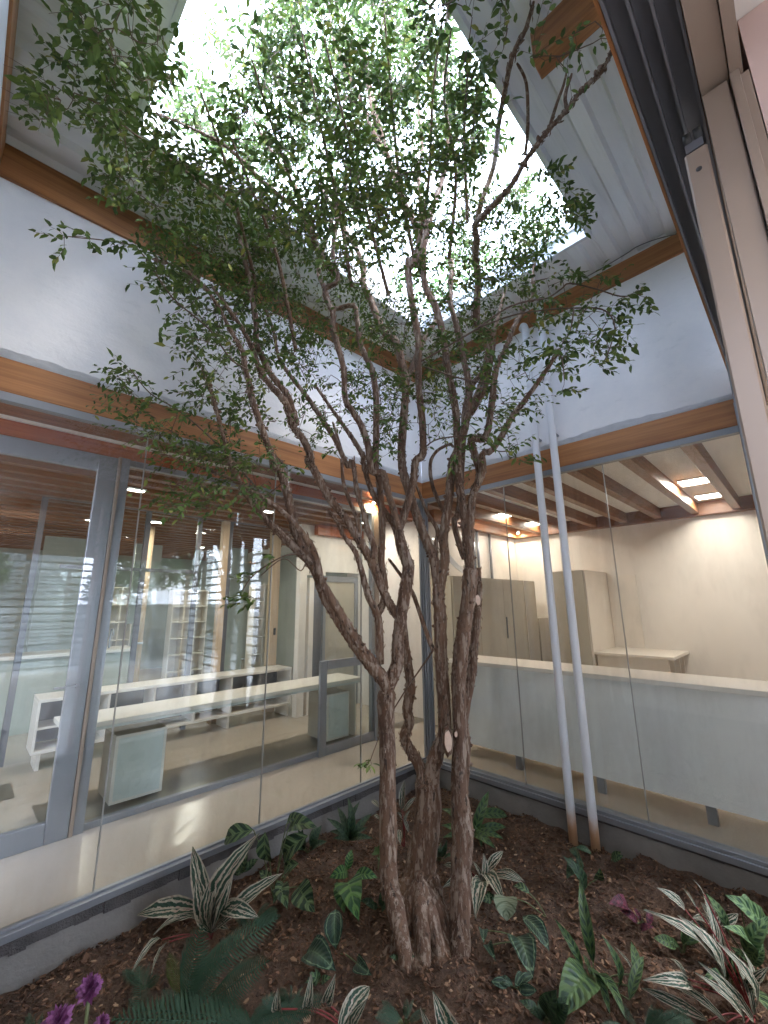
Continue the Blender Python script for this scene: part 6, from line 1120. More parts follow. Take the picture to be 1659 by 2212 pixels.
 (-52,-154,488,8,27),(-120,-180,382,8,42),(-41,-178,501,11,29),(-45,-186,475,12,32),(-75,-127,428,9,23),(-19,-142,472,12,25),
 (-66,-122,526,10,32),(28,-158,531,11,31),(-64,-115,480,11,27),(-8,-134,485,7,28),(-10,-158,496,10,23),(-64,-153,500,11,30),
 (-80,-161,403,11,30),(-47,-135,475,7,24),(-67,-145,451,10,24),(26,-148,542,11,30),(-48,-172,523,7,33),(-17,-97,552,7,32),
 (-120,-218,384,7,28),(-38,-128,462,9,27),(-93,-207,411,9,39),(-99,-133,458,12,30),(-28,-129,501,12,25),(-60,-179,450,12,32),
 (-118,-151,388,7,37),(17,-125,536,7,28),(-41,-85,502,10,30),(-1,-146,510,12,31),(24,-145,568,8,31),(-43,-100,483,9,33),
 (-39,-97,493,12,27),(-32,-163,474,7,31),(-74,-119,453,11,31),(-92,-174,398,12,29),(-27,-135,554,11,29),(-11,-177,484,10,24),
 (-106,-185,448,8,42),(-36,-106,461,12,33),(-51,-179,440,10,27),(-97,-193,417,9,33),(-133,-154,399,11,32),(-75,-198,441,9,39),
 (-40,-153,483,11,26),(-108,-177,414,11,34),(6,-137,520,7,32),(-119,-146,425,11,31),(-104,-139,425,11,23),(-2,-148,579,11,31),
 (-26,-143,544,10,27),(-31,-150,522,12,24),(-111,-160,371,9,29),(-62,-132,445,12,26),(-218,-42,320,7,35),(-273,-42,398,10,28),
 (-214,-24,320,10,24),(-152,-34,372,9,24),(-168,-88,385,7,29),(-263,-46,402,11,32),(-262,-33,345,11,33),(-71,-127,360,11,33),
 (-202,-47,348,8,33),(-195,-98,382,11,29),(-165,-118,285,7,44),(-220,-66,321,10,31),(-184,-62,285,12,36),(-121,-13,492,10,28),
 (-82,-132,392,11,29),(-211,-71,394,9,27),(-122,-121,309,11,30),(-98,-118,435,11,35),(-198,-56,297,9,35),(-266,-44,309,12,39),
 (-101,-127,369,8,33),(-92,-89,347,12,31),(-180,-66,364,11,33),(-226,-28,307,9,24),(-102,-91,352,12,30),(-112,-23,516,12,35),
 (-59,-100,326,9,28),(-115,-136,361,12,36),(-126,-54,459,12,26),(-64,-71,361,10,35),(-232,-68,396,11,44),(-121,-101,327,12,27),
 (-143,-44,324,10,31),(-108,-123,324,7,26),(-171,-46,297,7,32),(-125,-158,336,11,43),(-178,-107,338,11,30),(-92,-130,346,12,35),
 (-261,-26,396,11,33),(-95,-110,318,10,29),(-270,-32,393,10,31),(-152,-25,374,11,31),(-133,-132,365,7,43),(-250,-27,328,10,26),
 (-212,-23,326,8,36),(-92,-37,370,7,27),(-203,-86,352,10,34),(-165,-110,286,10,31),(-105,-77,442,12,26),(-205,-49,365,11,36),
 (-140,-121,345,7,41),(-258,-28,306,7,43),(-146,-126,290,9,35),(-113,-155,339,10,35),(-156,-126,405,8,33),(-157,-100,277,7,35),
 (-86,-81,398,8,29),(-229,-51,273,11,32),(-88,-34,361,12,32),(-223,-60,312,8,36),(-146,-48,392,8,34),(-144,-104,360,12,32),
 (-241,-39,372,9,34),(-210,-35,371,7,26),(-110,-88,389,9,29),(-115,-44,322,10,35),(-51,-84,494,12,31),(-210,-94,382,7,32),
 (-160,-80,411,9,28),(-92,-110,464,11,25),(-239,-40,362,11,34),(-70,-54,379,8,31),(-103,-124,316,7,32),(-85,-38,324,11,33),
 (-160,-138,383,8,41),(-138,-22,317,11,30),(-63,-88,443,7,31),(-238,-41,367,10,33),(-163,-16,490,12,30),(-132,-125,317,9,32),
 (-150,-72,405,7,28),(-159,-109,336,8,45),(-217,-38,333,8,33),(-163,-134,274,10,44),(-169,-83,362,9,24),(-96,-62,367,10,34),
 (-267,-31,382,8,36),(-244,-41,386,11,28),(-154,-21,318,12,26),(-223,-38,401,12,28),(-150,-79,362,7,33),(-88,-108,378,8,31),
 (-96,-72,364,12,26),(-204,-29,313,10,29),(-176,-116,393,7,34),(-106,-80,473,9,28),(-233,-66,389,10,36),(-110,-138,361,12,36),
 (-221,-22,314,10,30),(-184,-70,381,11,34),(-190,-92,384,9,37),(-47,-101,452,8,24),(-62,-101,484,7,31),(-175,-22,354,7,35),
 (-181,-113,397,12,42),(-121,-141,367,10,34),(-88,-69,396,10,27),(-136,-113,362,8,25),(-102,-155,363,9,27),(-244,-38,390,11,33),
 (-253,-70,383,9,24),(-53,-75,369,11,27),(-115,-110,401,8,36),(-185,-50,404,10,25),(-108,-152,330,9,32),(-251,-33,392,9,33),
 (-113,-70,305,11,34),(-213,-26,381,10,26),(-224,-75,324,10,39),(-67,-88,504,9,35),(-213,-35,402,7,24),(-82,-132,331,11,27),
 (-236,-70,380,12,24),(-152,-21,318,10,27),(-132,-81,356,7,27),(-157,-73,366,10,27),(-113,-83,370,11,25),(-114,-47,390,9,27),
 (-148,-79,340,12,28),(-239,-65,394,9,34),(-224,-72,392,10,33),(-133,-83,439,9,30),(-99,-36,357,7,35),(-79,-111,386,10,34),
 (-143,-29,321,9,36),(-96,-33,372,7,25),(-128,-124,310,11,29),(-248,-76,384,9,41),(-152,-87,400,7,27),(-114,-102,299,8,25),
 (-64,-65,493,7,28),(-118,-157,342,9,41),(-146,-133,271,11,33),(-178,-83,393,11,29),(-56,-72,369,7,28),(-226,-51,397,12,26),
 (-167,-87,386,10,33),(-121,-127,303,11,35),(-196,-88,328,7,36),(-215,-23,378,10,28),(-193,-101,262,10,36),(-56,-105,348,11,29),
 (-218,-68,358,11,35),(-138,-48,392,7,24),(-161,-63,296,7,31),(-272,-27,342,8,31),(-217,-85,265,12,32),(-64,-96,402,8,33),
 (-39,-90,378,12,29),(-213,-88,386,9,35),(-179,-73,345,7,28),(-49,-126,398,10,25),(-188,-43,293,11,35),(-146,-123,301,7,33),
 (-93,-32,326,11,30),(-111,-149,321,7,41),(-104,-76,421,8,33),(-167,-78,397,8,35),(-222,-76,312,11,43),(-217,-76,364,12,36),
 (-79,-98,350,8,35),(-127,-20,322,11,31),(-78,-97,367,12,32),(-178,-96,397,7,35),(-239,-39,362,10,33),(-101,-160,349,12,37),
 (-206,-75,332,7,44),(-136,-136,380,12,30),(-160,-96,354,7,30),(-206,-58,329,9,44),(-166,-122,293,10,36),(-99,-101,416,12,34),
 (-81,-112,331,8,28),(-247,-30,390,8,39),(-146,-151,307,7,38),(-139,-121,361,7,45),(-145,-61,402,10,28),(-141,-88,429,9,34),
 (-197,-70,335,10,38),(-211,-57,344,8,30),(-175,-84,390,8,28),(-200,-33,391,11,34),(-87,-117,453,11,34),(-257,-25,363,8,34),
 (-168,-81,396,9,32),(-127,-4,519,12,27),(-78,-84,436,10,29),(-140,-75,332,7,36),(-242,-40,329,10,25),(-104,-102,464,9,28),
 (-34,-108,393,7,33),(-151,-135,301,11,45),(-185,-64,404,12,32),(-143,-52,444,9,26),(-267,-37,358,8,31),(-79,-116,358,12,33),
 (-136,-87,396,8,24),(-105,-61,400,7,25),(-108,-22,354,9,35),(-108,-128,350,7,30),(-235,-32,373,8,40),(-233,-43,365,8,41),
 (-141,-69,293,7,31),(-50,-123,393,9,28),(-244,-64,387,7,29),(-221,-28,365,8,32),(-126,-82,403,9,34),(-174,-40,351,8,24),
 (-210,-24,377,8,28),(-87,-45,341,11,28),(-114,-73,402,12,25),(-119,-84,340,7,26),(-67,-122,339,9,36),(-275,-34,357,10,45),
 (-89,-32,403,12,27),(-143,-135,328,9,30),(-52,-118,404,8,35),(-64,-86,369,9,35),(-75,-135,376,11,27),(-162,-71,353,9,32),
 (-343,-79,313,6,45),(-334,-74,323,6,45),(-319,-68,334,6,45),(-306,-74,329,6,45),(-301,-72,325,6,45),(-291,-74,320,6,45),
 (-279,-66,327,6,45),(-307,-52,274,6,45),(-300,-52,272,6,45),(-293,-51,266,6,45),(-115,-243,316,6,45),(-107,-252,316,6,45),
 (-122,-236,328,6,45),(-134,-225,333,6,45),(-125,-233,292,6,45),(-123,-235,285,6,45),(-128,-231,273,6,45),(-141,-218,288,6,45),
 (-145,-214,281,6,45),(-137,-207,288,6,45),(-133,-212,265,6,45),(-134,-211,276,6,45),(-132,-177,235,6,45),(-126,-183,232,6,45),
 (-128,-181,243,6,45),(-244,-80,165,6,45),(-244,-86,154,6,45),(-249,-81,153,6,45),(-232,-84,174,6,45),(-125,-233,373,6,45),
 (-129,-229,383,6,45),(-147,-198,391,6,45),(-153,-191,377,6,45),(-142,-188,453,6,45),(-140,-190,449,6,45),(-181,-107,67,6,45),
 (-358,-113,344,6,45),(-353,-112,347,6,45),(-356,-115,333,6,45),(-273,-43,570,6,45),
]
PLANTS=[
 ('variegated_plant', (-2.314, -0.367, -0.2), 'cream and dark green striped plant sprawling against the left kerb beside the fern', None, [(-2.335, -0.412, -0.17, -2.377, -0.179, 0.16, 0.2, 'triostar'),
  (-2.335, -0.412, -0.17, -2.21, -0.356, 0.133, 0.2, 'triostar'),
  (-2.335, -0.412, -0.17, -2.192, -0.571, 0.289, 0.2, 'triostar'),
  (-2.335, -0.412, -0.17, -2.011, -0.542, 0.035, 0.16, 'triostar'),
  (-2.297, -0.409, -0.085, -2.191, -0.623, -0.071, 0.3, 'triostar'),
  (-2.348, -0.296, -0.111, -2.615, -0.103, -0.087, 0.26, 'triostar'),
  (-2.335, -0.412, -0.17, -2.392, -0.306, 0.061, 0.3, 'triostar'),
  (-2.364, -0.281, -0.153, -2.572, -0.258, -0.13, 0.16, 'triostar'),
  (-2.534, -0.274, -0.17, -2.729, -0.447, -0.13, 0.1, 'triostar'),
  (-2.335, -0.412, -0.17, -2.253, -0.484, 0.155, 0.16, 'triostar'),
  (-2.335, -0.412, -0.17, -2.354, -0.455, 0.145, 0.2, 'triostar'),
  (-2.335, -0.412, -0.17, -2.231, -0.553, 0.009, 0.2, 'triostar'),
  (-2.365, -0.31, -0.119, -2.526, -0.236, -0.13, 0.14, 'triostar'),
  (-2.335, -0.412, -0.17, -2.331, -0.293, -0.001, 0.25, 'triostar'),
  (-2.296, -0.361, -0.158, -2.296, -0.496, -0.13, 0.25, 'triostar'),
  (-2.514, -0.315, -0.17, -2.655, -0.489, -0.13, 0.08, 'triostar')]),
 ('zebra_leaf_plant', (-1.945, -0.362, -0.2), 'zebra striped leafy plant leaning on the left kerb, left of the fern like clump', None, [(-2.032, -0.245, 0.147, -2.141, -0.08, 0.055, 0.42, 'zebra'),
  (-2.005, -0.339, 0.156, -1.965, -0.352, -0.012, 0.5, 'zebra'),
  (-1.82, -0.522, 0.135, -1.882, -0.35, -0.038, 0.42, 'zebra'),
  (-1.896, -0.421, 0.158, -1.828, -0.613, 0.216, 0.4, 'zebra'),
  (-1.895, -0.405, 0.19, -1.835, -0.489, 0.241, 0.4, 'zebra'),
  (-1.841, -0.464, -0.024, -1.868, -0.347, -0.13, 0.4, 'zebra'),
  (-1.847, -0.479, -0.135, -1.907, -0.705, -0.13, 0.5, 'zebra'),
  (-1.9, -0.411, -0.129, -2.03, -0.501, -0.13, 0.4, 'zebra'),
  (-1.929, -0.385, -0.162, -1.995, -0.589, -0.13, 0.4, 'zebra'),
  (-1.948, -0.361, -0.129, -1.991, -0.267, -0.075, 0.4, 'zebra')]),
 ('rattlesnake_plant', (-1.225, -0.214, -0.2), 'dark spotted narrow leaved clump at the kerb just left of the tree trunk', None, [(-1.266, -0.261, -0.17, -1.259, -0.114, 0.001, 0.2, 'rattle_dark'),
  (-1.266, -0.261, -0.17, -1.219, -0.189, 0.073, 0.2, 'rattle_dark'),
  (-1.266, -0.261, -0.17, -1.171, -0.26, 0.055, 0.2, 'rattle_dark'),
  (-1.266, -0.261, -0.17, -1.368, -0.129, -0.037, 0.2, 'rattle_dark'),
  (-1.266, -0.261, -0.17, -1.096, -0.315, -0.029, 0.2, 'rattle_dark'),
  (-1.266, -0.261, -0.17, -1.341, -0.125, -0.13, 0.2, 'rattle_dark'),
  (-1.266, -0.261, -0.17, -1.194, -0.37, -0.071, 0.2, 'rattle_dark'),
  (-1.266, -0.261, -0.17, -1.222, -0.261, -0.021, 0.18, 'rattle_dark'),
  (-1.266, -0.261, -0.17, -1.235, -0.142, -0.083, 0.2, 'rattle_dark'),
  (-1.266, -0.261, -0.17, -1.185, -0.421, -0.13, 0.2, 'rattle_dark'),
  (-1.266, -0.261, -0.17, -1.381, -0.218, -0.13, 0.22, 'rattle_dark'),
  (-1.266, -0.261, -0.17, -1.222, -0.338, -0.13, 0.2, 'rattle_dark')]),
 ('zebra_leaf_plant', (-1.551, -0.588, -0.2), 'bright green veined plant with four broad leaves on the bark left of the trunk', None, [(-1.54, -0.562, -0.152, -1.67, -0.552, -0.13, 0.5, 'zebra_bright'),
  (-1.571, -0.599, -0.114, -1.516, -0.577, -0.029, 0.45, 'zebra_bright'),
  (-1.542, -0.632, -0.15, -1.467, -0.761, -0.13, 0.42, 'zebra_bright'),
  (-1.591, -0.623, -0.17, -1.769, -0.921, -0.13, 0.42, 'zebra_bright'),
  (-1.591, -0.623, -0.17, -1.781, -0.809, -0.13, 0.4, 'zebra_bright')]),
 ('painted_leaf_plant', (-1.937, -0.947, -0.2), 'round dark leaf with pale ring on the bark left of the trunk foot', None, [(-1.936, -0.941, -0.016, -1.99, -1.012, -0.125, 0.62, 'rose'),
  (-2.06, -0.874, -0.17, -2.059, -1.091, -0.13, 0.5, 'rose'),
  (-1.929, -1.096, -0.17, -1.964, -1.231, -0.13, 0.4, 'rose')]),
 ('fern', (-2.575, -0.712, -0.2), 'large dark green fern spreading in front of the variegated plant at left', None, [(-2.592, -0.751, -0.17, -2.555, -0.83, 0.179, 0.34, 'fern'),
  (-2.549, -0.722, -0.093, -2.256, -0.94, 0.094, 0.26, 'fern'),
  (-2.596, -0.729, -0.147, -2.651, -0.698, 0.05, 0.3, 'fern_light'),
  (-2.735, -0.69, -0.17, -2.698, -0.495, -0.101, 0.36, 'fern'),
  (-2.514, -0.8, -0.17, -2.355, -1.062, 0.034, 0.28, 'fern'),
  (-2.592, -0.751, -0.17, -2.49, -0.932, 0.062, 0.3, 'fern'),
  (-2.592, -0.751, -0.17, -2.674, -0.695, -0.083, 0.3, 'fern'),
  (-2.574, -0.737, -0.098, -2.412, -0.901, 0.069, 0.28, 'fern'),
  (-2.592, -0.751, -0.17, -2.54, -0.692, -0.071, 0.3, 'fern'),
  (-2.566, -0.73, -0.163, -2.525, -0.833, 0.049, 0.3, 'fern'),
  (-2.721, -0.704, -0.17, -2.764, -0.589, -0.13, 0.3, 'fern')]),
 ('fern', (-2.408, -0.97, -0.2), 'low dark fern along the bottom edge, with yellow green young fronds', None, [(-2.428, -1.004, -0.17, -2.5, -0.829, -0.13, 0.3, 'fern'),
  (-2.428, -1.004, -0.17, -2.368, -1.023, -0.115, 0.3, 'fern'),
  (-2.428, -1.004, -0.17, -2.248, -1.102, -0.13, 0.3, 'fern'),
  (-2.348, -1.086, -0.17, -2.218, -1.254, -0.074, 0.3, 'fern'),
  (-2.643, -0.79, -0.17, -2.643, -0.769, -0.085, 0.26, 'fern_light'),
  (-2.683, -0.749, -0.17, -2.685, -0.782, -0.071, 0.2, 'fern_light'),
  (-2.428, -1.004, -0.17, -2.33, -1.107, -0.13, 0.3, 'fern'),
  (-2.428, -1.004, -0.17, -2.484, -0.95, -0.13, 0.3, 'fern'),
  (-2.428, -1.004, -0.17, -2.262, -1.205, -0.13, 0.3, 'fern'),
  (-2.428, -1.004, -0.17, -2.578, -0.854, -0.13, 0.3, 'fern'),
  (-2.428, -1.004, -0.17, -2.745, -0.711, -0.13, 0.3, 'fern'),
  (-2.428, -1.004, -0.17, -2.83, -0.652, -0.13, 0.25, 'fern')]),
 ('variegated_plant', (-2.148, -1.317, -0.2), 'striped cream leaves rising at the bottom edge left of the trunk foot', None, [(-2.21, -1.306, -0.17, -2.028, -1.299, -0.1, 0.34, 'triostar'),
  (-2.272, -1.169, -0.113, -2.298, -1.24, 0.045, 0.2, 'triostar'),
  (-2.216, -1.229, -0.096, -2.233, -1.31, 0.039, 0.25, 'triostar'),
  (-2.357, -1.114, -0.103, -2.4, -1.158, 0.007, 0.3, 'triostar'),
  (-2.159, -1.345, -0.17, -2.175, -1.431, -0.004, 0.22, 'triostar')]),
 ('variegated_plant', (-1.861, -1.609, -0.2), 'single striped dark leaf standing at the bottom edge below the trunk foot', None, [(-1.887, -1.624, -0.17, -1.984, -1.616, 0.011, 0.36, 'triostar'),
  (-1.94, -1.555, -0.17, -2.023, -1.582, -0.035, 0.2, 'triostar')]),
 ('variegated_plant', (-0.972, -1.186, -0.2), 'white edged striped plant right of the trunk, above the round pale leaf', None, [(-1.017, -1.216, -0.17, -0.976, -1.212, -0.025, 0.26, 'triostar'),
  (-0.941, -1.195, -0.147, -0.832, -1.262, -0.044, 0.3, 'triostar'),
  (-0.887, -1.262, -0.137, -0.876, -1.418, -0.13, 0.2, 'triostar'),
  (-0.935, -1.206, -0.17, -0.891, -1.419, -0.13, 0.14, 'triostar'),
  (-0.959, -1.189, -0.155, -1.12, -1.425, -0.13, 0.24, 'triostar'),
  (-1.012, -1.221, -0.17, -1.319, -1.365, -0.13, 0.24, 'triostar'),
  (-1.003, -1.199, -0.17, -1.214, -1.246, -0.13, 0.24, 'triostar'),
  (-1.03, -1.152, -0.129, -1.26, -1.104, -0.13, 0.2, 'triostar'),
  (-1.046, -1.113, -0.112, -1.104, -0.986, -0.118, 0.2, 'triostar'),
  (-1.017, -1.216, -0.17, -1.029, -1.165, -0.062, 0.2, 'triostar'),
  (-0.9, -1.219, -0.154, -0.828, -1.325, -0.13, 0.16, 'triostar')]),
 ('rattlesnake_plant', (-0.54, -0.835, -0.2), 'spotted green clump behind the trunk against the right kerb', None, [(-0.593, -0.871, -0.17, -0.406, -0.907, 0.083, 0.2, 'rattle'),
  (-0.542, -0.856, -0.055, -0.298, -1.001, -0.096, 0.22, 'rattle'),
  (-0.593, -0.871, -0.17, -0.634, -0.621, -0.05, 0.22, 'rattle'),
  (-0.513, -0.821, -0.137, -0.707, -1.024, -0.13, 0.2, 'rattle'),
  (-0.593, -0.871, -0.17, -0.381, -1.029, -0.13, 0.22, 'rattle'),
  (-0.593, -0.871, -0.17, -0.72, -0.684, -0.112, 0.22, 'rattle'),
  (-0.593, -0.871, -0.17, -0.541, -1.091, -0.13, 0.24, 'rattle'),
  (-0.593, -0.871, -0.17, -0.683, -1.109, -0.13, 0.22, 'rattle'),
  (-0.593, -0.871, -0.17, -0.616, -0.717, -0.074, 0.22, 'rattle'),
  (-0.593, -0.871, -0.17, -0.824, -0.923, -0.13, 0.2, 'rattle'),
  (-0.593, -0.871, -0.17, -0.483, -0.915, -0.117, 0.2, 'rattle'),
  (-0.593, -0.871, -0.17, -0.807, -0.77, -0.13, 0.2, 'rattle')]),
 ('variegated_plant', (-0.976, -0.535, -0.2), 'pale striped plant half hidden behind the fork of the trunk', None, [(-0.99, -0.528, 0.018, -0.963, -0.528, 0.204, 0.22, 'triostar'),
  (-0.965, -0.524, 0.001, -0.889, -0.578, 0.09, 0.22, 'triostar'),
  (-0.967, -0.531, -0.055, -1.01, -0.507, 0.006, 0.3, 'triostar'),
  (-0.986, -0.536, -0.031, -0.957, -0.567, -0.13, 0.22, 'triostar'),
  (-1.023, -0.523, -0.098, -1.1, -0.613, -0.13, 0.26, 'triostar'),
  (-1.108, -0.409, 0.037, -1.088, -0.297, 0.05, 0.24, 'triostar'),
  (-0.979, -0.548, -0.063, -0.924, -0.552, 0.005, 0.2, 'triostar'),
  (-1.085, -0.413, -0.053, -1.074, -0.317, -0.052, 0.2, 'triostar')]),
 ('round_leaf_plant', (-0.96, -1.592, -0.2), 'pale round scalloped leaf on long stalk right of the trunk', None, [(-1.126, -1.445, -0.097, -1.237, -1.504, -0.13, 0.95, 'round'),
  (-1.008, -1.523, -0.099, -1.022, -1.432, -0.09, 0.4, 'zebra')]),
 ('painted_leaf_plant', (-1.212, -1.651, -0.2), 'pair of dark oval pale edged leaves lying right of the trunk foot', None, [(-1.244, -1.604, -0.069, -1.271, -1.749, -0.13, 0.5, 'rose'),
  (-1.305, -1.592, -0.134, -1.468, -1.757, -0.13, 0.5, 'rose'),
  (-1.407, -1.494, -0.17, -1.5, -1.59, -0.13, 0.3, 'rose'),
  (-1.379, -1.445, -0.137, -1.464, -1.507, -0.118, 0.4, 'rose')]),
 ('rattlesnake_plant', (-0.602, -1.66, -0.2), 'small dark leaved plant on the bark below the right white pipe', None, [(-0.62, -1.664, -0.035, -0.559, -1.572, -0.021, 0.36, 'rattle_dark'),
  (-0.623, -1.645, 0.033, -0.57, -1.718, 0.002, 0.3, 'rattle_dark'),
  (-0.527, -1.713, -0.149, -0.569, -1.756, -0.066, 0.5, 'zebra'),
  (-0.598, -1.625, -0.069, -0.767, -1.636, -0.072, 0.4, 'rattle_dark'),
  (-0.635, -1.663, -0.102, -0.554, -1.62, -0.026, 0.3, 'rattle_dark'),
  (-0.653, -1.682, -0.17, -0.734, -1.618, 0.015, 0.3, 'rattle_dark')]),
 ('rattlesnake_plant', (-1.223, -1.92, -0.2), 'large spotted plant with long upright wavy leaves right of the trunk foot', None, [(-1.235, -1.94, -0.106, -1.151, -1.877, 0.162, 0.16, 'rattle'),
  (-1.259, -1.899, -0.14, -1.266, -1.789, 0.012, 0.18, 'rattle'),
  (-1.233, -1.917, -0.17, -1.57, -1.919, -0.13, 0.36, 'rattle'),
  (-1.24, -1.932, -0.15, -1.376, -2.11, -0.13, 0.2, 'rattle'),
  (-1.209, -2.026, -0.17, -1.219, -1.993, 0.012, 0.2, 'rattle'),
  (-1.152, -2.084, -0.17, -1.025, -2.044, -0.073, 0.22, 'rattle'),
  (-1.111, -2.067, -0.149, -1.162, -2.018, -0.043, 0.1, 'triostar'),
  (-1.234, -2.079, -0.17, -1.071, -2.104, -0.073, 0.2, 'rattle'),
  (-1.235, -1.929, -0.163, -1.18, -1.872, -0.13, 0.2, 'rattle'),
  (-1.228, -1.909, -0.133, -1.387, -2.057, -0.13, 0.2, 'rattle'),
  (-1.28, -1.904, -0.17, -1.372, -1.89, -0.062, 0.18, 'rattle')]),
 ('purple_leaf_plant', (-0.659, -1.998, -0.2), 'small purple pink leaved plant on the bark left of the big variegated clump', None, [(-0.721, -1.979, -0.17, -0.77, -1.916, -0.113, 0.4, 'magenta'),
  (-0.701, -2.023, -0.17, -0.632, -2.017, -0.13, 0.4, 'magenta'),
  (-0.762, -2.006, -0.17, -0.757, -2.067, -0.13, 0.4, 'magenta'),
  (-0.687, -1.933, -0.152, -0.837, -1.891, -0.063, 0.4, 'magenta'),
  (-0.69, -1.988, -0.17, -0.669, -1.954, -0.13, 0.35, 'magenta')]),
 ('variegated_plant', (-0.91, -2.458, -0.2), 'big cream and pink striped clump in the bottom right corner', None, [(-0.972, -2.387, -0.109, -1.184, -2.183, 0.186, 0.12, 'triostar'),
  (-1.037, -2.289, 0.161, -1.147, -2.231, 0.266, 0.2, 'triostar'),
  (-0.982, -2.375, 0.013, -0.898, -2.347, 0.178, 0.16, 'triostar'),
  (-1.012, -2.389, -0.071, -1.074, -2.277, 0.15, 0.2, 'triostar'),
  (-1.124, -2.282, -0.051, -1.081, -2.206, -0.032, 0.24, 'triostar'),
  (-1.112, -2.334, -0.17, -1.19, -2.122, -0.126, 0.16, 'triostar'),
  (-0.994, -2.363, 0.229, -0.968, -2.318, 0.266, 0.07, 'triostar'),
  (-0.908, -2.441, -0.115, -0.932, -2.536, 0.017, 0.2, 'triostar'),
  (-0.939, -2.392, -0.05, -0.891, -2.375, 0.089, 0.14, 'triostar'),
  (-1.075, -2.284, -0.1, -1.308, -2.178, -0.009, 0.16, 'triostar'),
  (-0.94, -2.467, -0.155, -1.03, -2.4, 0.088, 0.16, 'triostar'),
  (-0.956, -2.466, -0.17, -0.908, -2.428, 0.002, 0.14, 'triostar'),
  (-0.994, -2.469, -0.17, -1.112, -2.348, 0.031, 0.14, 'triostar'),
  (-1.025, -2.443, -0.17, -1.15, -2.327, 0.008, 0.12, 'triostar'),
  (-1.043, -2.336, 0.192, -1.009, -2.285, 0.231, 0.12, 'triostar'),
  (-1.072, -2.389, -0.17, -1.088, -2.199, -0.128, 0.16, 'triostar'),
  (-0.904, -2.466, -0.144, -0.83, -2.442, -0.013, 0.12, 'triostar')]),
 ('zebra_leaf_plant', (-0.589, -2.427, -0.2), 'light green herringbone leaves at the right edge behind the striped clump', None, [(-0.642, -2.365, -0.074, -0.614, -2.293, 0.048, 0.26, 'rattle_bright'),
  (-0.482, -2.497, -0.079, -0.668, -2.403, 0.105, 0.3, 'rattle_bright'),
  (-0.615, -2.412, -0.149, -0.588, -2.521, 0.036, 0.3, 'rattle_bright'),
  (-0.603, -2.423, 0.048, -0.521, -2.445, 0.061, 0.3, 'rattle_bright'),
  (-0.819, -2.425, -0.17, -0.927, -2.513, -0.13, 0.5, 'zebra'),
  (-0.597, -2.424, -0.17, -0.738, -2.378, 0.004, 0.3, 'rattle_bright'),
  (-0.64, -2.436, -0.17, -0.695, -2.376, -0.1, 0.3, 'rattle_bright'),
  (-0.64, -2.436, -0.17, -0.623, -2.491, -0.071, 0.3, 'rattle_bright')]),
 ('seedling', (-1.312, -0.604, -0.2), 'small bright green sprout leaning on the left of the trunk foot', None, [(-1.282, -0.599, -0.131, -1.243, -0.706, -0.13, 0.5, 'green'),
  (-1.285, -0.59, -0.148, -1.336, -0.748, -0.13, 0.4, 'green'),
  (-1.323, -0.629, -0.105, -1.299, -0.541, -0.13, 0.5, 'green'),
  (-1.305, -0.61, -0.126, -1.25, -0.541, -0.125, 0.5, 'green'),
  (-1.281, -0.598, -0.132, -1.299, -0.654, -0.061, 0.5, 'green')]),
 ('fern', (-1.956, -1.432, -0.2), 'dark fern tuft at the bottom edge just left of the trunk foot', None, [(-1.984, -1.435, -0.17, -2.018, -1.385, -0.13, 0.2843946199857695, 'fern'),
  (-1.963, -1.449, -0.17, -1.919, -1.447, -0.13, 0.24786346310877758, 'fern'),
  (-2.0, -1.434, -0.17, -2.093, -1.384, -0.13, 0.27112248171936093, 'fern'),
  (-1.985, -1.43, -0.17, -2.019, -1.356, -0.13, 0.29643162090269376, 'fern'),
  (-1.962, -1.464, -0.17, -1.916, -1.517, -0.13, 0.31668817686529943, 'fern'),
  (-1.99, -1.434, -0.17, -2.046, -1.38, -0.13, 0.3441654368571956, 'fern'),
  (-1.966, -1.444, -0.17, -1.962, -1.451, -0.096, 0.3205693770443511, 'fern'),
  (-1.996, -1.434, -0.17, -2.075, -1.38, -0.13, 0.3109319499517581, 'fern')]),
 ('rattlesnake_plant', (-1.547, -1.85, -0.2), 'dark broad leaved clump at the bottom edge left of the large spotted plant', None, [(-1.576, -1.855, -0.17, -1.599, -1.833, -0.128, 0.48140857581246277, 'rattle_dark'),
  (-1.56, -1.856, -0.17, -1.515, -1.831, -0.13, 0.48364055044292087, 'rattle_dark'),
  (-1.548, -1.872, -0.17, -1.511, -1.932, -0.087, 0.40235385187212497, 'rattle_dark'),
  (-1.555, -1.876, -0.17, -1.57, -1.959, -0.074, 0.49317856924635955, 'rattle_dark'),
  (-1.562, -1.877, -0.17, -1.535, -1.932, -0.13, 0.3588427685137124, 'rattle_dark'),
  (-1.58, -1.843, -0.17, -1.618, -1.775, -0.124, 0.4092751935934081, 'rattle_dark'),
  (-1.559, -1.866, -0.17, -1.515, -1.88, -0.13, 0.421216821283282, 'rattle_dark'),
  (-1.569, -1.855, -0.17, -1.561, -1.826, -0.13, 0.43429245004410105, 'rattle_dark'),
  (-1.555, -1.864, -0.167, -1.603, -1.926, -0.027, 0.4505729989546744, 'rattle_dark')]),
 ('fern', (-1.331, -2.151, -0.2), 'dark fern filling the bottom edge between the spotted plant and the big striped clump', None, [(-1.326, -2.19, -0.17, -1.249, -2.311, -0.105, 0.35891875738425777, 'fern'),
  (-1.336, -2.168, -0.17, -1.325, -2.22, -0.08, 0.34327650397395215, 'fern'),
  (-1.328, -2.193, -0.17, -1.226, -2.312, -0.13, 0.30829290041691876, 'fern'),
  (-1.335, -2.171, -0.17, -1.268, -2.218, -0.116, 0.3397929516328025, 'fern'),
  (-1.337, -2.162, -0.17, -1.252, -2.169, -0.13, 0.24761526925742752, 'fern'),
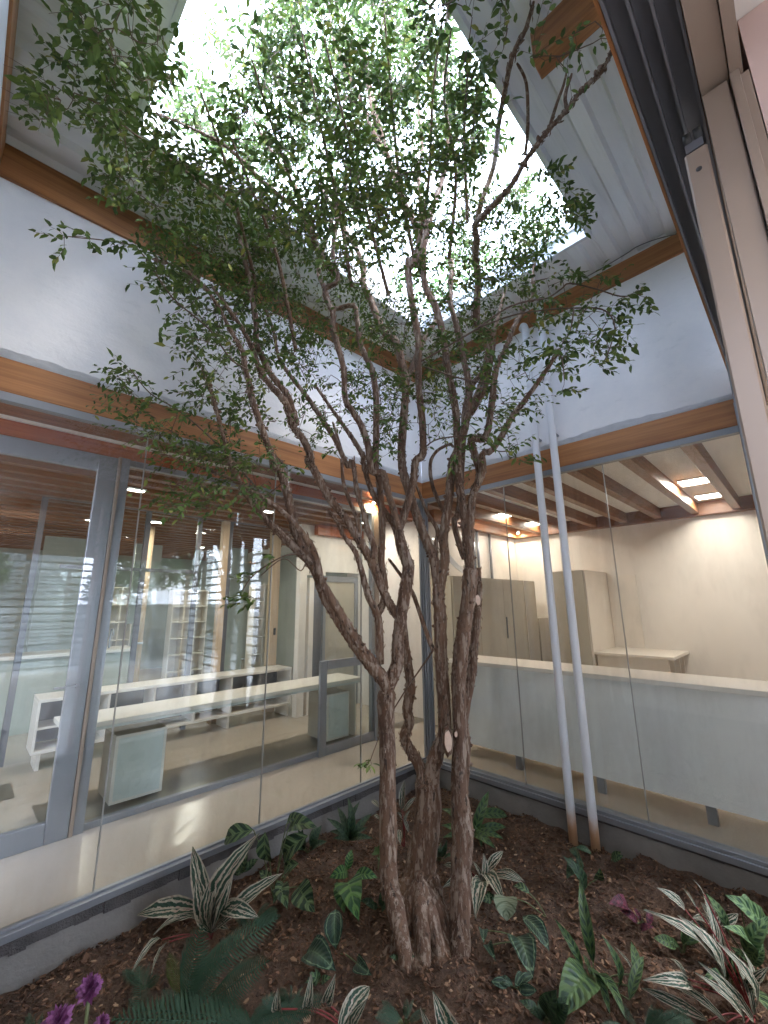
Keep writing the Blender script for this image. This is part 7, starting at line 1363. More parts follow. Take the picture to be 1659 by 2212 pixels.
  (-1.321, -2.188, -0.168, -1.268, -2.313, -0.062, 0.25062217117316743, 'fern'),
  (-1.33, -2.178, -0.17, -1.229, -2.243, -0.13, 0.2580918449343371, 'fern'),
  (-1.357, -2.141, -0.168, -1.337, -2.063, -0.125, 0.3447320429553841, 'fern'),
  (-1.385, -2.135, -0.17, -1.49, -2.047, -0.13, 0.24539282921952432, 'fern'),
  (-1.345, -2.176, -0.16, -1.365, -2.256, -0.035, 0.34570863686968295, 'fern')]),
 ('zebra_leaf_plant', (-0.784, -2.37, -0.2), 'dark zebra leaved plant under the big striped clump at right', None, [(-0.801, -2.401, -0.17, -0.752, -2.491, -0.13, 0.4797614312601242, 'zebra'),
  (-0.816, -2.367, -0.17, -0.812, -2.337, -0.13, 0.4159620494074561, 'zebra'),
  (-0.842, -2.36, -0.17, -0.939, -2.303, -0.13, 0.38526978169871856, 'zebra'),
  (-0.797, -2.382, -0.17, -0.722, -2.403, -0.13, 0.32678973195539274, 'zebra'),
  (-0.797, -2.395, -0.17, -0.796, -2.476, -0.091, 0.4733855082253528, 'zebra'),
  (-0.797, -2.397, -0.17, -0.73, -2.473, -0.13, 0.39366554125534475, 'zebra'),
  (-0.798, -2.378, -0.165, -0.787, -2.397, -0.065, 0.41530403814431527, 'zebra'),
  (-0.787, -2.379, -0.17, -0.814, -2.417, -0.045, 0.4704994008678341, 'zebra'),
  (-0.795, -2.376, -0.17, -0.824, -2.397, -0.061, 0.4352498003430622, 'zebra')]),
 ('rattlesnake_plant', (-0.967, -0.849, -0.2), 'dark small leaved tuft between the two right trunks', None, [(-1.003, -0.855, -0.17, -1.022, -0.786, -0.13, 0.30969092091065803, 'rattle_dark'),
  (-0.976, -0.86, -0.17, -0.942, -0.846, -0.096, 0.2091915785818788, 'rattle_dark'),
  (-0.983, -0.853, -0.17, -1.034, -0.863, -0.059, 0.21008550059167835, 'rattle_dark'),
  (-0.98, -0.874, -0.163, -0.995, -0.939, -0.047, 0.21424837310528322, 'rattle_dark'),
  (-0.974, -0.869, -0.17, -0.907, -0.87, -0.113, 0.2786452653959633, 'rattle_dark'),
  (-0.988, -0.848, -0.17, -1.045, -0.834, -0.064, 0.2847555660822116, 'rattle_dark'),
  (-1.022, -0.864, -0.17, -1.115, -0.838, -0.13, 0.2783061121866872, 'rattle_dark'),
  (-0.987, -0.897, -0.17, -0.953, -0.988, -0.13, 0.2554564614821835, 'rattle_dark')]),
 ('zebra_leaf_plant', (-1.063, -1.328, -0.2), 'small striped plant under the white edged plant right of the trunk', None, [(-1.084, -1.348, -0.17, -1.079, -1.369, -0.114, 0.3404095328649538, 'zebra'),
  (-1.096, -1.338, -0.17, -1.109, -1.309, -0.13, 0.37376949684348526, 'zebra'),
  (-1.096, -1.338, -0.17, -1.112, -1.308, -0.13, 0.39920737139195334, 'zebra'),
  (-1.115, -1.337, -0.17, -1.204, -1.307, -0.13, 0.39386493816170537, 'zebra'),
  (-1.097, -1.34, -0.17, -1.124, -1.323, -0.124, 0.4037483045368675, 'zebra'),
  (-1.101, -1.339, -0.17, -1.135, -1.316, -0.13, 0.3506737421567262, 'zebra'),
  (-1.086, -1.353, -0.17, -1.067, -1.379, -0.13, 0.3343631017854621, 'zebra')]),
 ('rattlesnake_plant', (-1.526, -0.114, -0.2), 'dark bushy plant against the left kerb between the zebra plant and the fern like clump', None, [(-1.544, -0.1, -0.168, -1.575, -0.06, -0.065, 0.33162657962834863, 'rattle_dark'),
  (-1.527, -0.163, -0.17, -1.491, -0.277, -0.093, 0.3177925919661038, 'rattle_dark'),
  (-1.514, -0.132, -0.166, -1.457, -0.175, -0.039, 0.3333498970627903, 'rattle_dark'),
  (-1.558, -0.121, -0.17, -1.586, -0.06, -0.13, 0.34402935744994156, 'rattle_dark'),
  (-1.565, -0.105, -0.167, -1.654, -0.06, -0.084, 0.38603278754783865, 'rattle_dark'),
  (-1.562, -0.117, -0.17, -1.653, -0.072, -0.09, 0.3817827928707057, 'rattle_dark'),
  (-1.529, -0.149, -0.155, -1.41, -0.098, -0.084, 0.3189584614647134, 'rattle_dark'),
  (-1.568, -0.12, -0.17, -1.634, -0.06, -0.13, 0.37996522172984637, 'rattle_dark'),
  (-1.555, -0.117, -0.167, -1.576, -0.06, -0.115, 0.3286991746387946, 'rattle_dark'),
  (-1.536, -0.113, -0.17, -1.595, -0.137, -0.035, 0.39720328408631783, 'rattle_dark')]),
 ('fern', (-2.148, -0.468, -0.2), 'small dark fern right of the cream striped plant', None, [(-2.178, -0.485, -0.17, -2.23, -0.443, -0.13, 0.40028442568499883, 'fern'),
  (-2.137, -0.517, -0.17, -2.085, -0.664, -0.076, 0.33107191452388857, 'fern'),
  (-2.139, -0.526, -0.17, -2.051, -0.632, -0.13, 0.3022043401330357, 'fern'),
  (-2.14, -0.499, -0.17, -2.085, -0.565, -0.085, 0.36216625927187474, 'fern'),
  (-2.156, -0.484, -0.17, -2.194, -0.553, -0.049, 0.31838534510880534, 'fern'),
  (-2.174, -0.482, -0.17, -2.213, -0.427, -0.13, 0.35206016978659577, 'fern'),
  (-2.178, -0.478, -0.161, -2.202, -0.355, -0.117, 0.278130446171609, 'fern'),
  (-2.142, -0.519, -0.17, -2.075, -0.62, -0.115, 0.3976442527397849, 'fern'),
  (-2.138, -0.519, -0.17, -2.079, -0.652, -0.092, 0.35046566294664544, 'fern')]),
 ('fern', (-2.282, -1.07, -0.2), 'dark fern tuft at the bottom edge, third from the left', None, [(-2.323, -1.075, -0.17, -2.42, -1.017, -0.13, 0.2606185908644085, 'fern'),
  (-2.308, -1.078, -0.164, -2.329, -0.995, -0.126, 0.30299569624989897, 'fern'),
  (-2.294, -1.072, -0.169, -2.336, -1.072, -0.055, 0.3134596691551095, 'fern'),
  (-2.301, -1.079, -0.17, -2.337, -1.061, -0.102, 0.34339976597516003, 'fern'),
  (-2.29, -1.077, -0.17, -2.333, -1.122, -0.036, 0.2822209956235914, 'fern'),
  (-2.31, -1.073, -0.17, -2.375, -1.026, -0.11, 0.3380173016660307, 'fern'),
  (-2.313, -1.069, -0.17, -2.408, -1.039, -0.082, 0.35061198135283583, 'fern'),
  (-2.276, -1.105, -0.17, -2.21, -1.169, -0.113, 0.2409005664177251, 'fern'),
  (-2.28, -1.088, -0.17, -2.227, -1.083, -0.115, 0.24599182226343955, 'fern')]),
 ('zebra_leaf_plant', (-2.095, -1.027, -0.2), 'low striped rosette on the bark left of the trunk foot', None, [(-2.12, -1.044, -0.17, -2.167, -1.052, -0.11, 0.40436258854826934, 'zebra'),
  (-2.113, -1.045, -0.17, -2.127, -1.039, -0.12, 0.44423962571564446, 'zebra'),
  (-2.128, -1.049, -0.17, -2.188, -1.054, -0.13, 0.3402981257989226, 'zebra'),
  (-2.124, -1.047, -0.17, -2.172, -1.043, -0.13, 0.4759508049881591, 'zebra'),
  (-2.108, -1.063, -0.17, -2.098, -1.114, -0.13, 0.4003392010807891, 'zebra'),
  (-2.118, -1.044, -0.17, -2.141, -1.027, -0.13, 0.37620632932877196, 'zebra')]),
 ('fern', (-3.049, -0.397, -0.2), 'dark fern tuft in the bottom left corner beside the magenta flowers', None, [(-3.049, -0.426, -0.17, -3.028, -0.421, -0.13, 0.2833001502736781, 'fern'),
  (-3.067, -0.417, -0.17, -3.11, -0.386, -0.13, 0.25485060286010214, 'fern'),
  (-3.052, -0.419, -0.17, -3.061, -0.477, -0.071, 0.2856285674529904, 'fern'),
  (-3.068, -0.422, -0.17, -3.117, -0.412, -0.13, 0.28479294907523794, 'fern'),
  (-3.05, -0.421, -0.17, -3.032, -0.397, -0.13, 0.2856317618221132, 'fern'),
  (-3.044, -0.437, -0.17, -3.018, -0.541, -0.088, 0.29179123167967624, 'fern'),
  (-3.061, -0.415, -0.17, -3.083, -0.369, -0.13, 0.3243456792667048, 'fern'),
  (-3.061, -0.423, -0.163, -3.077, -0.374, -0.119, 0.2953007894914673, 'fern')]),
 ('zebra_leaf_plant', (-1.975, 0.121, -0.2), 'zebra leaved plant by the left kerb, right of the cream striped plant', None, [(-2.003, -0.06, -0.17, -2.07, -0.06, -0.092, 0.4312270636438156, 'zebra'),
  (-2.015, -0.06, -0.17, -2.092, -0.06, -0.13, 0.38813680902763115, 'zebra'),
  (-1.969, -0.06, -0.17, -1.88, -0.06, -0.13, 0.37987771149732047, 'zebra'),
  (-1.972, -0.06, -0.17, -1.907, -0.06, -0.118, 0.3619487561243188, 'zebra'),
  (-1.991, -0.06, -0.17, -1.978, -0.06, -0.13, 0.45011547295037213, 'zebra'),
  (-1.972, -0.06, -0.17, -1.888, -0.06, -0.127, 0.4467951016145104, 'zebra'),
  (-1.974, -0.06, -0.17, -1.962, -0.06, -0.065, 0.4102150327348367, 'zebra'),
  (-2.014, -0.06, -0.17, -2.087, -0.06, -0.13, 0.3207842045707079, 'zebra')]),
 ('rattlesnake_plant', (-1.57, -0.886, -0.2), 'small dark spotted plant touching the left side of the trunk', None, [(-1.609, -0.895, -0.17, -1.665, -0.841, -0.13, 0.29438105198679654, 'rattle_dark'),
  (-1.61, -0.905, -0.17, -1.672, -0.891, -0.13, 0.4147873800256069, 'rattle_dark'),
  (-1.606, -0.905, -0.17, -1.652, -0.888, -0.13, 0.40918112274059115, 'rattle_dark'),
  (-1.611, -0.894, -0.17, -1.674, -0.84, -0.13, 0.3849890067979443, 'rattle_dark'),
  (-1.576, -0.924, -0.17, -1.512, -0.978, -0.13, 0.37138700433903205, 'rattle_dark'),
  (-1.588, -0.921, -0.17, -1.598, -0.992, -0.107, 0.3985082694378776, 'rattle_dark'),
  (-1.589, -0.907, -0.166, -1.588, -0.91, -0.097, 0.30337109243752497, 'rattle_dark')]),
 ('painted_leaf_plant', (-1.526, -1.692, -0.2), 'rosette of dark pale edged leaves on the bark below the oval pair', None, [(-1.529, -1.717, -0.17, -1.451, -1.756, -0.13, 0.3462714357109355, 'rose'),
  (-1.552, -1.696, -0.17, -1.557, -1.656, -0.13, 0.4751139676346834, 'rose'),
  (-1.558, -1.698, -0.17, -1.591, -1.669, -0.13, 0.37799430158954633, 'rose'),
  (-1.545, -1.715, -0.161, -1.472, -1.714, -0.13, 0.4021466314977894, 'rose'),
  (-1.55, -1.699, -0.17, -1.561, -1.677, -0.12, 0.39484779326256586, 'rose'),
  (-1.55, -1.703, -0.17, -1.55, -1.691, -0.13, 0.4200520145857659, 'rose'),
  (-1.541, -1.727, -0.17, -1.517, -1.801, -0.13, 0.46156471212559436, 'rose'),
  (-1.563, -1.692, -0.17, -1.615, -1.638, -0.13, 0.4630274916992382, 'rose')]),
 ('rattlesnake_plant', (-0.704, -2.172, -0.2), 'spotted green plant in front of the small purple leaved plant', None, [(-0.714, -2.189, -0.17, -0.617, -2.22, -0.13, 0.35765580849713935, 'rattle'),
  (-0.725, -2.193, -0.158, -0.617, -2.225, -0.103, 0.30950314539232854, 'rattle'),
  (-0.758, -2.16, -0.17, -0.832, -2.088, -0.13, 0.41999247089478375, 'rattle'),
  (-0.72, -2.18, -0.17, -0.664, -2.181, -0.119, 0.39152313229119146, 'rattle'),
  (-0.748, -2.167, -0.17, -0.787, -2.121, -0.13, 0.31668189648616274, 'rattle'),
  (-0.72, -2.184, -0.17, -0.675, -2.202, -0.114, 0.32145194526474696, 'rattle'),
  (-0.703, -2.191, -0.17, -0.573, -2.234, -0.124, 0.330604363208111, 'rattle'),
  (-0.717, -2.191, -0.169, -0.631, -2.227, -0.13, 0.41092408409847797, 'rattle')]),
 ('variegated_plant', (-0.45, -2.259, -0.2), 'striped plant behind the big striped clump at right', None, [(-0.467, -2.271, -0.17, -0.497, -2.307, -0.071, 0.26611258534243165, 'triostar'),
  (-0.516, -2.248, -0.17, -0.633, -2.187, -0.125, 0.2859300123458721, 'triostar'),
  (-0.498, -2.252, -0.17, -0.616, -2.216, -0.086, 0.2786450587057432, 'triostar'),
  (-0.47, -2.28, -0.17, -0.408, -2.327, -0.13, 0.3589461517610119, 'triostar'),
  (-0.463, -2.264, -0.17, -0.386, -2.256, -0.118, 0.29616635493682353, 'triostar'),
  (-0.456, -2.288, -0.17, -0.386, -2.374, -0.105, 0.30685454967120607, 'triostar'),
  (-0.474, -2.266, -0.162, -0.423, -2.265, -0.09, 0.3427978732713061, 'triostar'),
  (-0.467, -2.258, -0.17, -0.566, -2.263, -0.033, 0.355231064599019, 'triostar')]),
 ('zebra_leaf_plant', (-1.77, -1.217, -0.2), 'small dark striped plant in front of the trunk foot', None, [(-1.792, -1.237, -0.17, -1.798, -1.237, -0.13, 0.3575645955184101, 'zebra'),
  (-1.783, -1.244, -0.17, -1.757, -1.272, -0.13, 0.4733943512646816, 'zebra'),
  (-1.787, -1.25, -0.17, -1.779, -1.299, -0.13, 0.35033970686888805, 'zebra'),
  (-1.799, -1.234, -0.17, -1.833, -1.225, -0.13, 0.4327574904860771, 'zebra'),
  (-1.781, -1.251, -0.17, -1.75, -1.307, -0.13, 0.3608012690183037, 'zebra'),
  (-1.787, -1.25, -0.17, -1.776, -1.302, -0.13, 0.38772724639291534, 'zebra')]),
 ('fern', (-2.671, -0.471, -0.2), 'dark fern left of the large fern, behind the magenta flowers', None, [(-2.673, -0.506, -0.17, -2.663, -0.58, -0.096, 0.28459935709780393, 'fern'),
  (-2.669, -0.513, -0.17, -2.639, -0.597, -0.107, 0.32050590751707964, 'fern'),
  (-2.676, -0.496, -0.166, -2.649, -0.462, -0.12, 0.2729361826479156, 'fern'),
  (-2.688, -0.483, -0.17, -2.747, -0.525, -0.058, 0.33808247198614044, 'fern'),
  (-2.695, -0.48, -0.17, -2.746, -0.406, -0.13, 0.4019258734184331, 'fern'),
  (-2.685, -0.482, -0.17, -2.697, -0.41, -0.13, 0.2882080311785319, 'fern'),
  (-2.692, -0.478, -0.17, -2.753, -0.464, -0.084, 0.28730394473392534, 'fern')]),
 ('zebra_leaf_plant', (-0.168, -1.676, -0.2), 'tiny striped plant on open bark right of the pipes', None, [(-0.202, -1.706, -0.17, -0.183, -1.764, -0.13, 0.33550490442238873, 'zebra'),
  (-0.211, -1.705, -0.17, -0.227, -1.761, -0.13, 0.4435870794873631, 'zebra'),
  (-0.206, -1.699, -0.17, -0.2, -1.734, -0.13, 0.4281419511675437, 'zebra'),
  (-0.197, -1.695, -0.17, -0.154, -1.714, -0.13, 0.3624946786250662, 'zebra'),
  (-0.196, -1.7, -0.17, -0.201, -1.754, -0.106, 0.4276520080161659, 'zebra')]),
]

# ================================================================ THE TREE
tree = thing('garden_tree', 'multi stemmed tree with flaking reddish bark growing through the roof opening', 'tree', (-1.5, -1.25, -.2))
def stem(name, pts, k, n):
    P = catmull([p[:3] for p in pts], k); rad = []
    for i in range(len(pts) - 1):
        for j in range(k): rad.append(pts[i][3] * (1 - j / k) + pts[i + 1][3] * j / k)
    rad.append(pts[-1][3]); rk = random.Random(len(pts) * 7 + int(pts[0][3] * 1e4))
    P2 = []; R2 = []
    for i, (p, r) in enumerate(zip(P, rad)):
        w = r * .05
        P2.append(p + Vector((rk.uniform(-w, w), rk.uniform(-w, w), 0))); R2.append(r * ((1.04 if name == 'trunk' else .92) + rk.uniform(-.045, .045)))
    if len(P2) > 2: R2[-1] *= .7
    return P2, R2
NODES = []
for i, (name, pts) in enumerate(BRANCHES):
    big = pts[0][3] > .03; tw = name == 'twig'
    P, R2 = stem(name, pts, 7 if big else 4, 14)
    nm = {'limb': 'branch', 'stem': 'trunk'}.get(name, name)
    MB().tube(P, R2, 18 if big else (6 if tw else 10), True, .06, i).build(nm, bark_m if pts[0][3] > .008 else twig_m, tree, True)
    for j, (p, r) in enumerate(zip(P, R2)):
        if r < .022 and j % 2 == 0: NODES.append((p, r))
# root flare
rk = random.Random(21); base = Vector((-1.6, -1.22, -.2))
for i, (dx, dy, r0_) in enumerate(((.16, -.05, .05), (-.13, -.13, .05), (-.16, .1, .045), (.08, .18, .05), (.2, .1, .04), (-.02, -.2, .045), (.17, -.19, .04))):
    MB().tube(catmull([(base.x - dx * .1, base.y - dy * .1, .12), (base.x + dx * .35, base.y + dy * .35, -.04), (base.x + dx * .7, base.y + dy * .7, -.17), (base.x + dx * 1.15, base.y + dy * 1.15, -.25)], 5), [r0_ * (min(1, .15 + .22 * k) * 1.1 - .035 * k) for k in range(16)], 12, True, .14, i).build('root', bark_m, tree, True)
# knots and stubs on the bark
kb = MB(); fl = MB(); nk = 0
for name, pts in BRANCHES:
    if pts[0][3] < .018: continue
    P, R2 = stem(name, pts, 7 if pts[0][3] > .03 else 4, 14)
    for j in range(1, len(P) - 1):
        t_ = (P[j + 1] - P[j]).normalized()
        for q in range(5):
            if rk.random() > .6: continue
            o1 = t_.orthogonal().normalized(); o1 = Matrix.Rotation(rk.uniform(0, 6.28), 3, t_) @ o1; r = R2[j]
            c = P[j].lerp(P[j + 1], rk.random()) + o1 * r * .96; L = rk.uniform(.010, .03); w = rk.uniform(.003, .008); sd = t_.cross(o1)
            up = t_ * (1 if rk.random() < .5 else -1)
            lift = L * rk.uniform(.08, .5)
            fl.add([c - sd * w, c + sd * w, c + sd * w * .7 + up * L + o1 * lift, c - sd * w * .7 + up * L + o1 * lift, c + up * L * .5 + o1 * (lift * .7 + .003)], [(0, 1, 4), (1, 2, 4), (2, 3, 4), (3, 0, 4)])
        if rk.random() < .16 and pts[0][3] > .03:
            o1 = Matrix.Rotation(rk.uniform(0, 6.28), 3, t_) @ t_.orthogonal().normalized(); r = R2[j]; c = P[j] + o1 * r * .85
            kb.tube([c, c + o1 * .012, c + o1 * .02], [.012, .009, .003], 7, True, .3, j)
fo = fl.build('bark_flakes', bark_m, tree); tag(fo, kind='stuff'); ko = kb.build('bark_knots', bark_m, tree, True); tag(ko, kind='stuff')
# sawn stubs
def disc_stub(p, n_, r, L, k):
    """slanting saw cut: an upright oval of pale wood on a short stump of bark"""
    n_ = Vector(n_).normalized(); p = Vector(p); up_ = (Vector((0, 0, 1)) - n_ * n_.z).normalized(); sd = up_.cross(n_); M = 18
    def ring(c, s): return [c + sd * math.cos(6.28318 * i / M) * r * s + up_ * math.sin(6.28318 * i / M) * r * k * s * (1 + .08 * math.sin(i * 2.1)) for i in range(M)]
    a_, b_ = ring(p - n_ * L, 1.5), ring(p, 1.12); m_ = MB().add(a_ + b_, [(i, (i + 1) % M, M + (i + 1) % M, M + i) for i in range(M)] + [tuple(range(M, 2 * M))]); m_.build('sawn_stub', bark_m, tree, True)
    c_, d_ = ring(p + n_ * .0005, .97), ring(p + n_ * .004, .93); MB().add(c_ + d_, [(i, (i + 1) % M, M + (i + 1) % M, M + i) for i in range(M)] + [tuple(range(M, 2 * M))]).build('sawn_face', cut_m, tree)
disc_stub(STUB1, (-.75, -.62, .22), .021, .05, 2.6); disc_stub(STUB2, (-.45, -.85, .15), .018, .04, 1.9); disc_stub(STUB3, (-.7, -.6, .1), .009, .03, 1.6)

# crown: twigs join each leaf spray to the nearest wood, then leaves sit along the twigs
rk = random.Random(77)
CL = [(Vector((a / 100, b / 100, c / 100)), d / 100, e / 1000) for a, b, c, d, e in CLUSTERS]
import numpy as np
node_p = [n[0] for n in NODES]; arr = np.array([tuple(p) for p in node_p]); todo = list(range(len(CL))); carr = np.array([tuple(c[0]) for c in CL])
d2 = ((carr[:, None, :] - arr[None, :, :]) ** 2).sum(2); dmin = d2.min(1); imin = d2.argmin(1)
done = np.zeros(len(CL), bool); tw = MB(); extra = []; allp = list(node_p)
for _ in range(len(CL)):
    dm = np.where(done, 1e9, dmin); i = int(dm.argmin()); done[i] = True
    a = allp[imin[i]]; c = CL[i][0]; dist = math.sqrt(dmin[i])
    if dist > .03:
        sag = Vector((rk.uniform(-.06, .06), rk.uniform(-.06, .06), rk.uniform(-.03, .08))) * min(1, dist / .3)
        m1 = a.lerp(c, .35) + sag * .7; m2 = a.lerp(c, .7) + sag
        r1 = min(.0055, .0018 + dist * .006)
        tw.tube([a, m1, m2, c], [r1, r1 * .8, r1 * .65, .0012], 4, False)
        newp = [m1, m2, c]
    else: newp = [c]
    for p in newp:
        allp.append(p); dd = ((carr - np.array(tuple(p))) ** 2).sum(1); up_ = dd < dmin; dmin[up_] = dd[up_]; imin[up_] = len(allp) - 1
LEAFV = [(0, 0, 0), (.3, -.21, .03), (.3, 0, -.01), (.3, .21, .03), (.68, -.17, -.0), (.68, 0, -.05), (.68, .17, -.0), (1, 0, -.14)]
LEAFF = [(0, 2, 1), (0, 3, 2), (1, 2, 5, 4), (2, 3, 6, 5), (4, 5, 7), (5, 6, 7)]
leaves = []      # (matrix, tone)
axis = Vector((-1.6, -1.25, 0))
for c, rad, size in CL:
    out = Vector((c.x - axis.x, c.y - axis.y, .25)); out = out.normalized() if out.length > .05 else Vector((0, 0, 1))
    for s_ in range(3):
        d = (out * .7 + Vector((rk.gauss(0, .7), rk.gauss(0, .7), rk.gauss(-.05, .6)))).normalized(); L = rad * rk.uniform(1.0, 2.0)
        st = c + Vector((rk.gauss(0, .2), rk.gauss(0, .2), rk.gauss(0, .2))) * rad
        mid = st + d * L * .55; end = mid + (d + Vector((0, 0, rk.uniform(-.7, .1)))).normalized() * L * .5
        tw.tube([c, st.lerp(mid, .5), mid, end], [.0014, .0012, .001, .0007], 3, False)
        nl = int(rk.uniform(5, 9)); side = 1
        for k in range(nl):
            q = (k + .6) / nl; p = st.lerp(mid, q / .55) if q < .55 else mid.lerp(end, (q - .55) / .45); side = -side
            dr = (d * .55 + d.cross(Vector((0, 0, 1))).normalized() * side * rk.uniform(.5, 1) + Vector((rk.gauss(0, .25), rk.gauss(0, .25), rk.uniform(-.75, .1)))).normalized()
            nr = (Vector((rk.gauss(0, .45), rk.gauss(0, .45), 1))); nr = (nr - dr * nr.dot(dr)).normalized(); yy = nr.cross(dr)
            sz = size * rk.uniform(.7, 1.3) * (1 if k < nl - 1 else 1.1)
            leaves.append((Matrix(((dr.x * sz, yy.x * sz, nr.x * sz, p.x), (dr.y * sz, yy.y * sz, nr.y * sz, p.y), (dr.z * sz, yy.z * sz, nr.z * sz, p.z), (0, 0, 0, 1))), min(1, max(0, rk.gauss(.42, .27))), sz))
two = tw.build('twigs', twig_m, tree, True); tag(two, kind='stuff')
fwd = rot @ Vector((0, 0, -1)); up3 = rot @ Vector((0, 1, 0)); rt3 = rot @ Vector((1, 0, 0))
def appar(l):
    v = l[0].to_translation() - CAM; z = v.dot(fwd)
    if z < .1 or abs(v.dot(rt3) / z) > .92 or abs(v.dot(up3) / z) > 1.22: return 0
    return l[2] / z
def in_room(p): # keep leaves off walls and roof
    if p.z < 4.1: return -3.68 < p.x < -.04 and -2.72 < p.y < -.04
    if p.z < 4.45: return OX0 + .03 < p.x < OX1 - .03 and OY0 + .03 < p.y < OY1 - .03
    return True
leaves = [l for l in leaves if in_room(l[0].to_translation())]
order = sorted(range(len(leaves)), key=lambda i: -appar(leaves[i])); single = set(order[:300])
V_ = []; F_ = []; T_ = []
for i, (mt, tone, sz) in enumerate(leaves):
    if i in single: continue
    n0 = len(V_); V_ += [tuple(mt @ Vector(p)) for p in LEAFV]; F_ += [tuple(a + n0 for a in f) for f in LEAFF]; T_ += [tone] * 6
lm = MB(); lm.v = V_; lm.f = F_; lo = lm.build('foliage', leaf_m, tree); add_tone(lo.data, T_); tag(lo, kind='stuff')
lp = []
for k in range(6):
    me = bpy.data.meshes.new('leaf'); me.from_pydata(LEAFV, [], LEAFF); me.materials.append(leaf_m); add_tone(me, [.15 + .13 * k] * 6); lp.append(me)
for i in single:
    o = bpy.data.objects.new('leaf', lp[min(5, int(leaves[i][1] * 6))]); COL.objects.link(o); o.parent = tree; o.matrix_local = Matrix.Translation(-ORIGIN[tree.name]) @ leaves[i][0]
print('leaves', len(leaves))

# ================================================================ BED PLANTS
def blade_mesh(name, w, mat, kind='blade', nseg=10, seed=0):
    """unit leaf along +x, arched in z, uv across / along"""
    rk2 = random.Random(seed); V = []; UV = []; F = []
    if kind == 'frond':
        n = 28
        for k in range(n):
            v = k / n; z = .35 * math.sin(v * 2.2) * .35; x = v; ww = w * .62 * math.sin(math.pi * min(1, v * .9 + .12)) ** .7
            for sd in (-1, 1):
                a = len(V); dx = .55 * ww + .02; lw = .5 / n * .62
                V += [(x - lw * .55, 0, z), (x + dx * .5 - lw * .5, sd * ww * .55, z + .015), (x + dx, sd * ww, z - ww * .25 + rk2.uniform(-.01, .01)), (x + dx * .5 + lw * .9, sd * ww * .5, z + .012), (x + lw * .9, 0, z)]
                F.append((a, a + 1, a + 3, a + 4) if sd < 0 else (a, a + 4, a + 3, a + 1)); F.append((a + 1, a + 2, a + 3) if sd < 0 else (a + 1, a + 3, a + 2))
                UV += [(.5, v)] * 5
        a = len(V)
        for k in range(6):
            v = k / 5; z = .35 * math.sin(v * 2.2) * .35; V += [(v, -.006, z - .003), (v, .006, z - .003), (v, 0, z + .006)]; UV += [(.5, v)] * 3
        for k in range(5):
            for q in range(3): b = a + k * 3; F.append((b + q, b + (q + 1) % 3, b + 3 + (q + 1) % 3, b + 3 + q))
    else:
        M = 8; arch = rk2.uniform(.08, .24); wave = .0 if kind == 'round' else .012; ph = rk2.uniform(0, 6)
        for i in range(nseg + 1):
            v = i / nseg
            if kind == 'round': hw = .5 * w * math.sqrt(max(0, 1 - (2 * v - 1) ** 2)) * (1 + .06 * math.sin(v * 26))
            else: hw = .5 * w * (math.sin(math.pi * v ** .85) ** .75) * (1 if v < .8 else (1 - (v - .8) * 1.2))
            if i in (0, nseg): hw = .004
            zc = arch * math.sin(math.pi * v * .9) - .12 * v * v
            for j in range(M + 1):
                u = j / M * 2 - 1
                V.append((v, hw * u, zc + abs(u) * hw * .35 + wave * math.sin(v * 22 + ph + (3 if u > 0 else 0)) * abs(u)))
                UV.append(((u + 1) / 2, v))
        for i in range(nseg):
            for j in range(M): a = i * (M + 1) + j; F.append((a, a + M + 1, a + M + 2, a + 1))
    me = bpy.data.meshes.new(name); me.from_pydata(V, [], F); me.polygons.foreach_set('use_smooth', [True] * len(me.polygons))
    uvl = me.uv_layers.new(name='UVMap')
    for lp_ in me.loops: uvl.data[lp_.index].uv = UV[lp_.vertex_index]
    me.materials.append(mat); return me
cache = {}
rk = random.Random(9)
tocam = (CAM - Vector((-1.6, -1.2, 0))); tocam.z = 0; tocam.normalize()
for name, base, label, group, L in PLANTS:
    b0 = Vector((base[0], base[1], soil_h(base[0], base[1]) - .01)); t = thing(name, label, 'fern' if name == 'fern' else 'plant', b0, group); st = MB()
    for (x0, y0, z0, x1, y1, z1, w, mk) in L:
        p0 = Vector((x0, y0, max(z0, soil_h(x0, y0) + .015))); p1 = Vector((x1, y1, max(z1, soil_h(x1, y1) + .02))); d = p1 - p0; ln = d.length
        if ln < .02: continue
        if mk == 'triostar': w *= 1.15
        elif not mk.startswith('fern') and mk != 'round': w *= 1.1
        kind = 'frond' if mk.startswith('fern') else ('round' if mk == 'round' else 'blade'); q = rk.randrange(3); wq = round(w * 1.0, 2)
        key = (mk, wq, q)
        if key not in cache: cache[key] = blade_mesh('frond' if kind == 'frond' else 'leaf', wq, PM[mk], kind, 10, q)
        o = bpy.data.objects.new('frond' if kind == 'frond' else 'leaf', cache[key]); COL.objects.link(o); o.parent = t
        X = d.normalized(); up = Vector((0, 0, 1)) * (.75) + tocam * .65 + Vector((rk.uniform(-.3, .3), rk.uniform(-.3, .3), 0)); Zx = (up - X * up.dot(X)).normalized(); Y = Zx.cross(X)
        mt = Matrix(((X.x * ln, Y.x * ln, Zx.x * ln, p0.x - b0.x), (X.y * ln, Y.y * ln, Zx.y * ln, p0.y - b0.y), (X.z * ln, Y.z * ln, Zx.z * ln, p0.z - b0.z), (0, 0, 0, 1))); o.matrix_local = mt
        if (p0 - b0).length > .02:
            mid = b0.lerp(p0, .5) + Vector((0, 0, .25 * (p0 - b0).length * .4)); st.tube(catmull([b0, mid, p0], 4), .0032, 5)
        else: st.tube([b0 - Vector((0, 0, .03)), p0], .004, 5)
    if st.v: st.build('stalks', red_stalk if name == 'variegated_plant' else petiole_m, t, True)

